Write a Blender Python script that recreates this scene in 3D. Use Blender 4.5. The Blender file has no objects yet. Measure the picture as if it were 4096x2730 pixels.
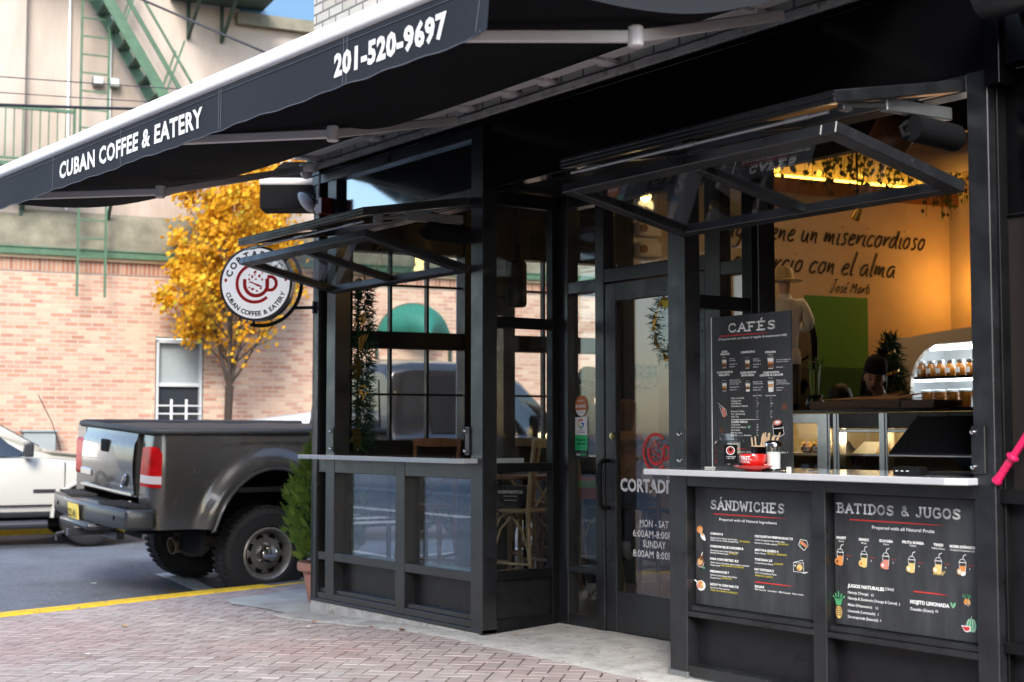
import bpy, bmesh, math, random
from mathutils import Vector, Matrix, noise
random.seed(7)
SC = bpy.context.scene
COL = SC.collection
R = math.radians
# ------------------------------------------------------------------ camera, sky, sun, exposure
cd = bpy.data.cameras.new('camera'); cam = bpy.data.objects.new('camera', cd); COL.objects.link(cam)
cam.location = (0, 0, 1.4); cam.rotation_euler = (R(90 + 3.6745), 0, R(54.14))
cd.sensor_width = 36; cd.lens = 50.03; cd.clip_end = 2000
cd.dof.use_dof = True; cd.dof.focus_distance = 8.5; cd.dof.aperture_fstop = 2.5
SC.camera = cam
SUN_EL, SUN_AZ = 38, 128            # azimuth measured from +Y clockwise
w = bpy.data.worlds.new('World'); SC.world = w; w.use_nodes = True
nt = w.node_tree; nt.nodes.clear()
sk = nt.nodes.new('ShaderNodeTexSky'); sk.sky_type = 'NISHITA'; sk.sun_disc = False
sk.sun_elevation = R(SUN_EL); sk.sun_rotation = R(SUN_AZ); sk.air_density = 1.0; sk.dust_density = 1.2; sk.ozone_density = 1.0
bg = nt.nodes.new('ShaderNodeBackground'); bg.inputs[1].default_value = 0.15
wo = nt.nodes.new('ShaderNodeOutputWorld')
nt.links.new(sk.outputs[0], bg.inputs[0]); nt.links.new(bg.outputs[0], wo.inputs[0])
sd = bpy.data.lights.new('sun', 'SUN'); sd.energy = 1.5; sd.angle = R(22); sd.color = (1, .95, .88)
so = bpy.data.objects.new('sun', sd); COL.objects.link(so)
_d = Vector((math.sin(R(SUN_AZ)) * math.cos(R(SUN_EL)), math.cos(R(SUN_AZ)) * math.cos(R(SUN_EL)), math.sin(R(SUN_EL))))
so.rotation_euler = _d.to_track_quat('Z', 'Y').to_euler()
SC.view_settings.view_transform = 'Standard'; SC.view_settings.look = 'None'
SC.view_settings.exposure = 1.65; SC.view_settings.gamma = 1.0
SC.render.engine = 'CYCLES'
cy = SC.cycles; cy.use_denoising = True
try: cy.denoiser = 'OPENIMAGEDENOISE'
except Exception: pass
cy.max_bounces = 10; cy.diffuse_bounces = 3; cy.glossy_bounces = 5; cy.transmission_bounces = 6; cy.transparent_max_bounces = 24
cy.caustics_reflective = False; cy.caustics_refractive = False; cy.sample_clamp_indirect = 6; cy.use_adaptive_sampling = True; cy.adaptive_threshold = 0.012

# ------------------------------------------------------------------ helpers
XF = {}                              # world matrices of things
class MB:
    def __init__(s, T=None): s.v = []; s.f = []; s.m = []; s.mi = 0; s.T = T; s.r = []; s.rv = 0.0
    def add(s, vs, fs):
        o = len(s.v)
        s.v += [(s.T @ Vector(p) if s.T is not None else Vector(p)) for p in vs]
        for f in fs: s.f.append([o + i for i in f]); s.m.append(s.mi); s.r.append(s.rv)
        return s
    def box(s, x0, x1, y0, y1, z0, z1):
        return s.add([(x, y, z) for z in (z0, z1) for y in (y0, y1) for x in (x0, x1)],
                     [(0, 2, 3, 1), (4, 5, 7, 6), (0, 1, 5, 4), (2, 6, 7, 3), (0, 4, 6, 2), (1, 3, 7, 5)])
    def beam(s, p, q, a, b, up=(0, 0, 1)):
        p, q = Vector(p), Vector(q); d = (q - p).normalized(); up = Vector(up)
        if abs(d.dot(up)) > .97: up = Vector((1, 0, 0))
        x = d.cross(up).normalized(); z = x.cross(d)
        x *= a / 2; z *= b / 2
        return s.add([c + i * x + j * z for c in (p, q) for j in (-1, 1) for i in (-1, 1)],
                     [(0, 2, 3, 1), (4, 5, 7, 6), (0, 1, 5, 4), (2, 6, 7, 3), (0, 4, 6, 2), (1, 3, 7, 5)])
    def poly(s, pts): return s.add(pts, [tuple(range(len(pts)))])
    def prism(s, pts, d):
        n = len(pts); d = Vector(d); a = [Vector(p) for p in pts]
        return s.add(a + [p + d for p in a], [tuple(range(n))[::-1], tuple(range(n, 2 * n))] + [(i, (i + 1) % n, n + (i + 1) % n, n + i) for i in range(n)])
    def tube(s, pts, r, n=8, cap=True, closed=False):
        P = [Vector(p) for p in pts]; k = len(P); rr = r if isinstance(r, (list, tuple)) else [r] * k
        vs = []; prev = None
        for i in range(k):
            if closed: d = P[(i + 1) % k] - P[i - 1]
            else: d = P[min(i + 1, k - 1)] - P[max(i - 1, 0)]
            d = d.normalized() if d.length > 1e-9 else Vector((0, 0, 1))
            if prev is None:
                u = Vector((0, 0, 1)) if abs(d.z) < .9 else Vector((1, 0, 0))
                x = d.cross(u).normalized()
            else:
                x = prev - d * prev.dot(d); x = x.normalized() if x.length > 1e-6 else d.orthogonal().normalized()
            prev = x; y = d.cross(x)
            for j in range(n):
                a = 2 * math.pi * j / n; vs.append(P[i] + (x * math.cos(a) + y * math.sin(a)) * rr[i])
        fs = []
        for i in range(k if closed else k - 1):
            for j in range(n):
                a = i * n; b = ((i + 1) % k) * n
                fs.append((a + j, a + (j + 1) % n, b + (j + 1) % n, b + j))
        if cap and not closed: fs += [tuple(range(n))[::-1], tuple(range((k - 1) * n, k * n))]
        return s.add(vs, fs)
    def lathe(s, prof, c=(0, 0, 0), n=20, axis=(0, 0, 1), sx=1, sy=1, cap=True):
        az = Vector(axis).normalized(); ax = az.orthogonal().normalized(); ay = az.cross(ax); c = Vector(c)
        if az.z > .99: ax, ay = Vector((1, 0, 0)), Vector((0, 1, 0))
        vs = []; k = len(prof)
        for (r, z) in prof:
            for j in range(n):
                a = 2 * math.pi * j / n; vs.append(c + az * z + ax * (r * sx * math.cos(a)) + ay * (r * sy * math.sin(a)))
        fs = [(i * n + j, i * n + (j + 1) % n, (i + 1) * n + (j + 1) % n, (i + 1) * n + j) for i in range(k - 1) for j in range(n)]
        if cap: fs += [tuple(range(n))[::-1], tuple(range((k - 1) * n, k * n))]
        return s.add(vs, fs)
    def ball(s, c, r, n=8, sc=(1, 1, 1)):
        prof = [(max(1e-4, math.sin(math.pi * i / n)) * r, -math.cos(math.pi * i / n) * r) for i in range(n + 1)]
        o = len(s.v); T = s.T; s.T = None
        s.lathe(prof, (0, 0, 0), max(6, n + 2)); s.T = T
        for i in range(o, len(s.v)):
            p = s.v[i]; p = Vector((p.x * sc[0] + c[0], p.y * sc[1] + c[1], p.z * sc[2] + c[2])); s.v[i] = T @ p if T is not None else p
        return s
    def disc(s, c, r, ex, ez, n=20, a0=0, a1=360, r0=0):
        c, ex, ez = Vector(c), Vector(ex), Vector(ez); full = abs(a1 - a0) >= 360
        A = [R(a0 + (a1 - a0) * i / n) for i in range(n if full else n + 1)]
        o = [c + (ex * math.cos(a) + ez * math.sin(a)) * r for a in A]
        if r0 <= 0: return s.poly(o if full else [c] + o)
        q = [c + (ex * math.cos(a) + ez * math.sin(a)) * r0 for a in A]; k = len(A)
        return s.add(o + q, [(i, (i + 1) % k, k + (i + 1) % k, k + i) for i in range(k if full else k - 1)])
    def ribbon(s, pts, w, o=(0, 0, 0), ex=(1, 0, 0), ez=(0, 0, 1), dots=True):
        o, ex, ez = Vector(o), Vector(ex), Vector(ez)
        for a, b in zip(pts, pts[1:]):
            a, b = Vector(a), Vector(b); d = b - a
            if d.length < 1e-6: continue
            d.normalize(); nn = Vector((-d.y, d.x)) * w / 2
            s.poly([o + ex * p.x + ez * p.y for p in (a - nn, b - nn, b + nn, a + nn)])
        if dots:
            for p in pts[1:-1]: s.disc(o + ex * p[0] + ez * p[1], w / 2, ex, ez, 8)
        return s
    def text(s, t, o, ex, ez, size, width=None, bold=0.0, align='LEFT', shear=0.0, sx=1.0, spacing=1.0):
        o, ex, ez = Vector(o), Vector(ex).normalized(), Vector(ez).normalized()
        vs, fs, wd = glyphs(t, bold, spacing)
        k = size / 0.70                    # cap height of the built-in font is about 0.70
        kx = (width / wd if width and wd > 1e-6 else k * sx)
        off = {'LEFT': 0, 'CENTER': -wd / 2, 'RIGHT': -wd}[align]
        return s.add([o + ex * ((x + off) * kx + shear * y * k) + ez * (y * k) for x, y in vs], fs)
    def build(s, name, mats, parent=None, smooth=None, bevel=0, seg=1, rnd=False, world=True):
        me = bpy.data.meshes.new(name)
        M = XF.get(parent.name) if parent is not None else None
        vs = s.v
        if M is not None and world: I = M.inverted(); vs = [I @ p for p in vs]
        me.from_pydata([tuple(p) for p in vs], [], s.f)
        if not isinstance(mats, (list, tuple)): mats = [mats]
        for m in mats: me.materials.append(m)
        me.polygons.foreach_set('material_index', s.m)
        if rnd:
            at = me.attributes.new('rnd', 'FLOAT', 'FACE'); at.data.foreach_set('value', s.r)
        if bevel:
            bm = bmesh.new(); bm.from_mesh(me)
            es = [e for e in bm.edges if len(e.link_faces) == 2 and e.calc_face_angle(0) > .6]
            bmesh.ops.bevel(bm, geom=es, offset=bevel, segments=seg, affect='EDGES', profile=.5, clamp_overlap=True)
            bm.to_mesh(me); bm.free()
        if smooth:
            me.polygons.foreach_set('use_smooth', [True] * len(me.polygons))
            try: me.set_sharp_from_angle(angle=R(smooth))
            except Exception: pass
        me.update()
        ob = bpy.data.objects.new(name, me); COL.objects.link(ob)
        if parent is not None:
            ob.parent = parent
            if M is not None: XF[ob.name] = M
        return ob
_gc = {}
def glyphs(t, bold=0.0, spacing=1.0):
    key = (t, bold, spacing)
    if key in _gc: return _gc[key]
    cu = bpy.data.curves.new('t', 'FONT'); cu.body = t; cu.size = 1; cu.resolution_u = 2; cu.offset = bold; cu.space_character = spacing
    ob = bpy.data.objects.new('t', cu); COL.objects.link(ob)
    dg = bpy.context.evaluated_depsgraph_get(); ev = ob.evaluated_get(dg); me = ev.to_mesh()
    vs = [(v.co.x, v.co.y) for v in me.vertices]; fs = [tuple(p.vertices) for p in me.polygons]
    ev.to_mesh_clear(); bpy.data.objects.remove(ob); bpy.data.curves.remove(cu)
    mx = max([p[0] for p in vs] or [1]); mn = min([p[0] for p in vs] or [0])
    vs = [(x - mn, y) for x, y in vs]
    _gc[key] = (vs, fs, mx - mn); return _gc[key]
def thing(name, label, cat, loc=(0, 0, 0), rot=(0, 0, 0), group=None):
    o = bpy.data.objects.new(name, None); COL.objects.link(o); o.location = loc; o.rotation_euler = rot
    o.empty_display_size = .1
    tag(o, label, cat, group)
    from mathutils import Euler
    XF[o.name] = Matrix.Translation(loc) @ Euler(rot).to_matrix().to_4x4()
    return o
def tag(o, label, cat, group=None):
    o['label'] = label; o['category'] = cat
    if group: o['group'] = group
    return o
def struct(o): o['kind'] = 'structure'; return o
def stuff(o): o['kind'] = 'stuff'; return o
def dup(root, loc, rotz=None, label=None):
    r = root.copy(); COL.objects.link(r); r.location = loc
    if rotz is not None: r.rotation_euler = (0, 0, rotz)
    if label: r['label'] = label
    for ch in list(root.children):
        c = ch.copy(); COL.objects.link(c); c.parent = r
        for g in list(ch.children):
            d = g.copy(); COL.objects.link(d); d.parent = c
    return r
def frameM(o, ex, ey):
    ex = Vector(ex).normalized(); ey = Vector(ey).normalized(); ez = ex.cross(ey)
    M = Matrix((ex, ey, ez)).transposed().to_4x4(); M.translation = o; return M

# ------------------------------------------------------------------ materials
def mat(name, c, rough=.6, metal=0, var=0.0, vs=8.0, c2=None, bump=0, bs=60, rvar=0.0, coat=0, spec=.5, emit=None, es=0, trans=0, stretch=None, spots=None):
    m = bpy.data.materials.new(name); m.use_nodes = True; t = m.node_tree; N = t.nodes; L = t.links
    b = N['Principled BSDF']; b.inputs['Base Color'].default_value = (*c, 1); b.inputs['Roughness'].default_value = rough
    b.inputs['Metallic'].default_value = metal; b.inputs['Specular IOR Level'].default_value = spec
    if coat: b.inputs['Coat Weight'].default_value = coat; b.inputs['Coat Roughness'].default_value = .05
    if trans: b.inputs['Transmission Weight'].default_value = trans
    if emit: b.inputs['Emission Color'].default_value = (*emit, 1); b.inputs['Emission Strength'].default_value = es
    if var or bump or rvar or c2 or spots:
        tc = N.new('ShaderNodeTexCoord'); src = tc.outputs['Object']
        if stretch:
            mp = N.new('ShaderNodeMapping'); mp.inputs['Scale'].default_value = stretch; L.new(src, mp.inputs[0]); src = mp.outputs[0]
        nz = N.new('ShaderNodeTexNoise'); nz.inputs['Scale'].default_value = vs; nz.inputs['Detail'].default_value = 7; nz.inputs['Roughness'].default_value = .65; L.new(src, nz.inputs['Vector'])
        if var or c2:
            mr = N.new('ShaderNodeMapRange'); mr.inputs[1].default_value = .3; mr.inputs[2].default_value = .7; L.new(nz.outputs[0], mr.inputs[0])
            mx = N.new('ShaderNodeMix'); mx.data_type = 'RGBA'; L.new(mr.outputs[0], mx.inputs[0])
            mx.inputs[6].default_value = (*[v * (1 - var) for v in c], 1); mx.inputs[7].default_value = (*(c2 or [min(1, v * (1 + var)) for v in c]), 1)
            outc = mx.outputs[2]
            if spots:
                vn = N.new('ShaderNodeTexNoise'); vn.inputs['Scale'].default_value = spots[0]; vn.inputs['Detail'].default_value = 4; L.new(tc.outputs['Object'], vn.inputs['Vector'])
                r2 = N.new('ShaderNodeMapRange'); r2.inputs[1].default_value = spots[1]; r2.inputs[2].default_value = spots[1] + .06; L.new(vn.outputs[0], r2.inputs[0])
                m2 = N.new('ShaderNodeMix'); m2.data_type = 'RGBA'; L.new(r2.outputs[0], m2.inputs[0]); L.new(outc, m2.inputs[6]); m2.inputs[7].default_value = (*spots[2], 1); outc = m2.outputs[2]
            L.new(outc, b.inputs['Base Color'])
        if rvar:
            m3 = N.new('ShaderNodeMapRange'); m3.inputs[1].default_value = .3; m3.inputs[2].default_value = .7
            m3.inputs[3].default_value = max(0, rough - rvar); m3.inputs[4].default_value = min(1, rough + rvar); L.new(nz.outputs[0], m3.inputs[0]); L.new(m3.outputs[0], b.inputs['Roughness'])
        if bump:
            n2 = N.new('ShaderNodeTexNoise'); n2.inputs['Scale'].default_value = bs; n2.inputs['Detail'].default_value = 5; L.new(src, n2.inputs['Vector'])
            bp = N.new('ShaderNodeBump'); bp.inputs['Strength'].default_value = bump; bp.inputs['Distance'].default_value = .01; L.new(n2.outputs[0], bp.inputs['Height']); L.new(bp.outputs[0], b.inputs['Normal'])
    return m
def glass(name, tint=(.9, .93, .92), base=.05, rough=0.0, top=.9):
    m = bpy.data.materials.new(name); m.use_nodes = True; t = m.node_tree; N = t.nodes; L = t.links; N.clear()
    o = N.new('ShaderNodeOutputMaterial'); mx = N.new('ShaderNodeMixShader'); tr = N.new('ShaderNodeBsdfTransparent'); gl = N.new('ShaderNodeBsdfGlossy')
    tr.inputs[0].default_value = (*tint, 1); gl.inputs['Roughness'].default_value = rough; gl.inputs[0].default_value = (.95, .97, 1, 1)
    lw = N.new('ShaderNodeLayerWeight'); lw.inputs[0].default_value = .5
    pw = N.new('ShaderNodeMath'); pw.operation = 'POWER'; pw.inputs[1].default_value = 4.5; L.new(lw.outputs['Facing'], pw.inputs[0])
    mr = N.new('ShaderNodeMapRange'); mr.inputs[3].default_value = base; mr.inputs[4].default_value = top; L.new(pw.outputs[0], mr.inputs[0])
    L.new(mr.outputs[0], mx.inputs[0]); L.new(tr.outputs[0], mx.inputs[1]); L.new(gl.outputs[0], mx.inputs[2]); L.new(mx.outputs[0], o.inputs[0])
    return m
def rndmat(name, cols, rough=.8, bump=.3, bs=120, noise_mix=.25, spec=.3, trans=0, ns=5, dirt=None):
    m = bpy.data.materials.new(name); m.use_nodes = True; t = m.node_tree; N = t.nodes; L = t.links; b = N['Principled BSDF']
    b.inputs['Roughness'].default_value = rough; b.inputs['Specular IOR Level'].default_value = spec
    at = N.new('ShaderNodeAttribute'); at.attribute_name = 'rnd'
    cr = N.new('ShaderNodeValToRGB'); el = cr.color_ramp.elements
    for i, c in enumerate(cols):
        p = i / max(1, len(cols) - 1)
        e = el[i] if i < 2 else el.new(p)
        e.position = p; e.color = (*c, 1)
    L.new(at.outputs['Fac'], cr.inputs[0])
    tc = N.new('ShaderNodeTexCoord'); nz = N.new('ShaderNodeTexNoise'); nz.inputs['Scale'].default_value = ns; nz.inputs['Detail'].default_value = 8; L.new(tc.outputs['Object'], nz.inputs['Vector'])
    mr = N.new('ShaderNodeMapRange'); mr.inputs[1].default_value = .3; mr.inputs[2].default_value = .7; mr.inputs[3].default_value = 1 - noise_mix; mr.inputs[4].default_value = 1 + noise_mix; L.new(nz.outputs[0], mr.inputs[0])
    vm = N.new('ShaderNodeVectorMath'); vm.operation = 'SCALE'; L.new(cr.outputs[0], vm.inputs[0]); L.new(mr.outputs[0], vm.inputs['Scale'])
    oc = vm.outputs[0]
    if dirt:
        n3 = N.new('ShaderNodeTexNoise'); n3.inputs['Scale'].default_value = dirt[1]; n3.inputs['Detail'].default_value = 5; L.new(tc.outputs['Object'], n3.inputs['Vector'])
        r3 = N.new('ShaderNodeMapRange'); r3.inputs[1].default_value = .42; r3.inputs[2].default_value = .62; r3.inputs[4].default_value = dirt[2]; L.new(n3.outputs[0], r3.inputs[0])
        mm = N.new('ShaderNodeMix'); mm.data_type = 'RGBA'; L.new(r3.outputs[0], mm.inputs[0]); L.new(oc, mm.inputs[6]); mm.inputs[7].default_value = (*dirt[0], 1); oc = mm.outputs[2]
    L.new(oc, b.inputs['Base Color'])
    if bump:
        n2 = N.new('ShaderNodeTexNoise'); n2.inputs['Scale'].default_value = bs; n2.inputs['Detail'].default_value = 4; L.new(tc.outputs['Object'], n2.inputs['Vector'])
        bp = N.new('ShaderNodeBump'); bp.inputs['Strength'].default_value = bump; bp.inputs['Distance'].default_value = .004; L.new(n2.outputs[0], bp.inputs['Height']); L.new(bp.outputs[0], b.inputs['Normal'])
    if trans:
        o = N['Material Output']; tl = N.new('ShaderNodeBsdfTranslucent'); L.new(oc, tl.inputs[0]); ms = N.new('ShaderNodeMixShader'); ms.inputs[0].default_value = trans
        L.new(b.outputs[0], ms.inputs[1]); L.new(tl.outputs[0], ms.inputs[2]); L.new(ms.outputs[0], o.inputs[0])
    return m
def brickmat(name, c1, c2, c3, mortar, bw=.2, bh=.067, ms=.01, rot=None, bump=.5, rough=.85, grime=None):
    # courses run along local X, rise along local Z
    m = bpy.data.materials.new(name); m.use_nodes = True; t = m.node_tree; N = t.nodes; L = t.links; b = N['Principled BSDF']; b.inputs['Roughness'].default_value = rough
    b.inputs['Specular IOR Level'].default_value = .25
    tc = N.new('ShaderNodeTexCoord'); sp = N.new('ShaderNodeSeparateXYZ'); cb = N.new('ShaderNodeCombineXYZ'); L.new(tc.outputs['Object'], sp.inputs[0])
    L.new(sp.outputs[0], cb.inputs[0]); L.new(sp.outputs[2], cb.inputs[1])
    br = N.new('ShaderNodeTexBrick'); br.inputs['Scale'].default_value = 1; br.inputs['Brick Width'].default_value = bw; br.inputs['Row Height'].default_value = bh; br.inputs['Mortar Size'].default_value = ms
    br.inputs['Color1'].default_value = (0, 0, 0, 1); br.inputs['Color2'].default_value = (1, 1, 1, 1); br.inputs['Mortar'].default_value = (.5, .5, .5, 1); br.inputs['Bias'].default_value = 0
    L.new(cb.outputs[0], br.inputs['Vector'])
    cr = N.new('ShaderNodeValToRGB'); e = cr.color_ramp.elements; e[0].color = (*c1, 1); e[1].color = (*c3, 1); k = e.new(.5); k.color = (*c2, 1)
    L.new(br.outputs['Color'], cr.inputs[0])
    nz = N.new('ShaderNodeTexNoise'); nz.inputs['Scale'].default_value = 1.3; nz.inputs['Detail'].default_value = 8; L.new(tc.outputs['Object'], nz.inputs['Vector'])
    mr = N.new('ShaderNodeMapRange'); mr.inputs[1].default_value = .3; mr.inputs[2].default_value = .7; mr.inputs[3].default_value = .8; mr.inputs[4].default_value = 1.15; L.new(nz.outputs[0], mr.inputs[0])
    vm = N.new('ShaderNodeVectorMath'); vm.operation = 'SCALE'; L.new(cr.outputs[0], vm.inputs[0]); L.new(mr.outputs[0], vm.inputs['Scale'])
    mx = N.new('ShaderNodeMix'); mx.data_type = 'RGBA'; L.new(br.outputs['Fac'], mx.inputs[0]); L.new(vm.outputs[0], mx.inputs[6]); mx.inputs[7].default_value = (*mortar, 1)
    L.new(mx.outputs[2], b.inputs['Base Color'])
    n2 = N.new('ShaderNodeTexNoise'); n2.inputs['Scale'].default_value = 70; L.new(tc.outputs['Object'], n2.inputs['Vector'])
    iv = N.new('ShaderNodeMath'); iv.operation = 'MULTIPLY_ADD'; iv.inputs[1].default_value = -1; L.new(br.outputs['Fac'], iv.inputs[0]); L.new(n2.outputs[0], iv.inputs[2])
    bp = N.new('ShaderNodeBump'); bp.inputs['Strength'].default_value = bump; bp.inputs['Distance'].default_value = .008; L.new(iv.outputs[0], bp.inputs['Height']); L.new(bp.outputs[0], b.inputs['Normal'])
    return m
def emis(name, c, s):
    m = bpy.data.materials.new(name); m.use_nodes = True; N = m.node_tree.nodes; b = N['Principled BSDF']
    b.inputs['Base Color'].default_value = (*c, 1); b.inputs['Emission Color'].default_value = (*c, 1); b.inputs['Emission Strength'].default_value = s
    return m
K = {}
K['frame'] = mat('painted aluminium', (.011, .012, .0138), .36, var=.45, vs=5, rvar=.12, bump=.05, bs=40, spec=.65, spots=(34, .69, (.04, .04, .042)))
K['frame_dk'] = mat('black painted trim', (.006, .006, .0065), .45, var=.3, vs=6, rvar=.12, spec=.2)
K['kick'] = mat('dark kick panel', (.010, .010, .0115), .35, var=.2, vs=9, rvar=.12, spec=.3, spots=(220, .70, (.05, .05, .05)))
K['gloss'] = mat('black gloss panel', (.003, .003, .0035), .15, rvar=.03, vs=3, spec=.3)
K['mirror'] = mat('black mirror panel', (.42, .46, .48), .10, 1.0, rvar=.04, vs=2)
K['black'] = mat('matte black', (.006, .006, .007), .8, spec=.12)
K['steel'] = mat('brushed steel', (.72, .71, .70), .25, 1, var=.1, vs=30)
K['chrome'] = mat('chrome', (.7, .7, .7), .08, 1)
K['alu'] = mat('grey aluminium', (.30, .31, .31), .4, .8, var=.08)
K['white'] = mat('white paint', (.78, .78, .76), .5, var=.05)
K['letter'] = mat('white lettering', (.80, .80, .80), .6)
K['chalk'] = mat('chalk white print', (.82, .82, .80), .8, var=.1, vs=90)
K['yellowp'] = mat('yellow print', (.70, .58, .06), .8)
K['redp'] = mat('red print', (.55, .035, .03), .7, var=.2, vs=60)
K['board'] = mat('chalkboard', (.032, .034, .036), .55, var=.45, vs=3.5, stretch=(3.5, 1, .8), rvar=.1, spots=(40, .74, (.11, .11, .11)))
K['logo'] = mat('red logo', (.80, .028, .022), .5)
K['glass'] = glass('window glass', (.965, .975, .97), base=.045)
K['glass_low'] = glass('reflective window glass', (.9, .93, .93), base=.15)
K['glass_dk'] = glass('door glass', (.93, .95, .94), base=.06)
K['glass_sash'] = glass('sash glass', (.95, .97, .97), base=.13)
K['glass_jar'] = glass('jar glass', (.955, .97, .968), base=.05, top=.7)
K['quartz'] = mat('white stone counter', (.52, .53, .545), .10, var=.06, vs=12, coat=.8)
K['conc'] = mat('concrete', (.36, .36, .34), .9, var=.22, vs=3, bump=.5, bs=70, spots=(9, .66, (.18, .17, .15)))
K['conc2'] = mat('rough concrete', (.36, .35, .325), .95, var=.3, vs=7, bump=.9, bs=40, spots=(14, .6, (.25, .23, .2)))
K['paver'] = rndmat('brick pavers', [(.29, .235, .222), (.325, .275, .26), (.35, .305, .288), (.365, .325, .308), (.39, .352, .335)], .85, .6, 150, .18, dirt=((.33, .215, .205), .5, .42))
K['joint'] = mat('paver joint', (.10, .075, .07), .95, var=.3, vs=3, c2=(.20, .10, .10))
K['asphalt'] = mat('asphalt', (.105, .122, .152), .75, var=.38, vs=.9, bump=.8, bs=130, spots=(42, .56, (.19, .205, .235)))
K['kerby'] = mat('yellow kerb paint', (.72, .45, .015), .6, var=.2, vs=9, spots=(24, .61, (.30, .23, .11)))
K['kerbg'] = mat('kerb stone', (.11, .11, .12), .8, var=.3, vs=6)
K['roadwhite'] = mat('worn road paint', (.55, .56, .57), .8, var=.2, vs=14, spots=(22, .6, (.18, .18, .19)))
K['roadyel'] = mat('worn yellow mark', (.20, .14, .05), .85, var=.3, vs=10, spots=(12, .5, (.08, .08, .08)))
K['canvas'] = mat('black canvas', (.017, .019, .024), .75, var=.15, vs=200, bump=.15, bs=400, spec=.3)
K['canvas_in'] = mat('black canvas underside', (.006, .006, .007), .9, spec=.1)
K['awn_white'] = mat('white awning rail', (.86, .86, .84), .45)
K['awn_arm'] = mat('powder coated arm', (.66, .63, .60), .45, var=.05)
K['stitch'] = mat('pale stitching', (.11, .12, .145), .9)
K['wood'] = mat('oak wood', (.20, .078, .022), .5, var=.35, vs=6, stretch=(8, 8, 1), bump=.1, bs=30)
K['wood_dk'] = mat('brown wood', (.20, .085, .035), .5, var=.3, vs=6, stretch=(8, 8, 1))
K['wood_lt'] = mat('birch wood', (.66, .48, .30), .6, var=.12, vs=20)
K['rubber'] = mat('tyre rubber', (.014, .014, .015), .8, var=.3, vs=20, bump=.2, bs=80)
K['terra'] = mat('terracotta', (.42, .20, .14), .8, var=.12, vs=8, bump=.2, bs=60)
K['soil'] = mat('soil', (.03, .02, .015), .95)
K['bark'] = mat('bark', (.045, .03, .022), .9, var=.4, vs=12, bump=.8, bs=40)
K['green'] = mat('green steel paint', (.065, .135, .075), .6, var=.25, vs=7)
K['green_dk'] = mat('dark green steel', (.02, .05, .035), .6, var=.2)
K['stucco'] = mat('painted stucco', (.45, .355, .28), .9, var=.15, vs=1.1, c2=(.55, .465, .395), bump=.4, bs=60, stretch=(1.6, 1, .3))
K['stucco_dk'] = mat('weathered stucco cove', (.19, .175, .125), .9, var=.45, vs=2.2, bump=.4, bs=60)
# ================================================================== GROUND
def road_z(x):
    P = [(-900, -.10), (-30, -.10), (-20.5, -.09), (-17, -.13), (-14.8, -.20), (-13.2, -.285), (-11.5, -.285), (-8, -.2), (900, -.2)]
    for (a, za), (b, zb) in zip(P, P[1:]):
        if a <= x <= b: return za + (zb - za) * (x - a) / (b - a)
def GZ(x):
    t = max(0, min(1, (-8.1 - x) / 2.6)); return -.075 * t * t * (3 - 2 * t)
mb = MB(); xs = [-900, -60, -30, -20.5, -17, -14.8, -13.2, -11.5, -8, 20, 900]; ys = [-900, -40, -10, 0, 10, 30, 900]
mb.add([(x, y, road_z(x)) for y in ys for x in xs], [(j * 11 + i, j * 11 + i + 1, (j + 1) * 11 + i + 1, (j + 1) * 11 + i) for j in range(6) for i in range(10)])
struct(mb.build('road', K['asphalt']))
KERB = [(-8.1, 31.5), (-11.9, 12.3), (-12.7, 9), (-12.98, 7.7), (-12.9, 6.95), (-12.66, 6.15), (-12.47, 5.40), (-12.28, 4.71), (-12.09, 4.07), (-11.93, 3.47), (-11.6, 2.6), (-10.9, 1.8), (-9.8, 1.25), (-8, .95), (-5, .9), (0, .9), (40, .9)]
def ribbon3(mb, P, w, z0, z1, side=1):
    # kerb stone: a strip w wide to the left of the walking direction
    n = len(P); off = []
    for i in range(n):
        a, b = Vector(P[max(i - 1, 0)]), Vector(P[min(i + 1, n - 1)]); d = (b - a).normalized(); off.append(Vector((-d.y, d.x)) * w * side)
    for i in range(n - 1):
        a, b = Vector(P[i]), Vector(P[i + 1]); c, d = a + off[i], b + off[i + 1]
        ga, gb = GZ(a.x), GZ(b.x)
        mb.add([(*a, z1 + ga), (*b, z1 + gb), (*d, z1 + gb), (*c, z1 + ga), (*a, z0), (*b, z0), (*d, z0), (*c, z0)], [(0, 1, 2, 3), (0, 4, 5, 1), (2, 6, 7, 3)])
def smoothline(P, k=6):
    out = []
    for i in range(len(P) - 1):
        p0, p1, p2, p3 = [Vector(P[max(0, min(len(P) - 1, j))]) for j in (i - 1, i, i + 1, i + 2)]
        for t in range(k):
            t /= k
            out.append(.5 * ((2 * p1) + (p2 - p0) * t + (2 * p0 - 5 * p1 + 4 * p2 - p3) * t * t + (3 * p1 - p0 - 3 * p2 + p3) * t ** 3))
    out.append(Vector(P[-1])); return [(p.x, p.y) for p in out]
KS = smoothline(KERB)
iy = min(range(len(KS)), key=lambda i: (KS[i][0] + 12.66) ** 2 + (KS[i][1] - 6.15) ** 2)
iz = min(range(len(KS)), key=lambda i: (KS[i][0] + 11.6) ** 2 + (KS[i][1] - 2.6) ** 2)
mb = MB(); mb.mi = 1; ribbon3(mb, KS[:iy + 1], .16, -.4, .012); ribbon3(mb, KS[iz:], .18, -.4, .012); mb.mi = 0; ribbon3(mb, KS[iy:iz + 1], .2, -.4, .014)
struct(mb.build('kerb', [K['kerby'], K['kerbg']], bevel=.012))
mb = MB(); rows = [[(x + (40 - x) * u, y + (0 if j < len(KS) - 60 else 0)) for u in [0, .004, .008, .012, .018, .024, .03, .036, .042, .048, .054, .06, .066, .072, .08, .088, .096, .11, .2, 1]] for j, (x, y) in enumerate(KS)]
pl_ = [(x, y, GZ(x) - .014) for r_ in rows for x, y in r_]
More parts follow.
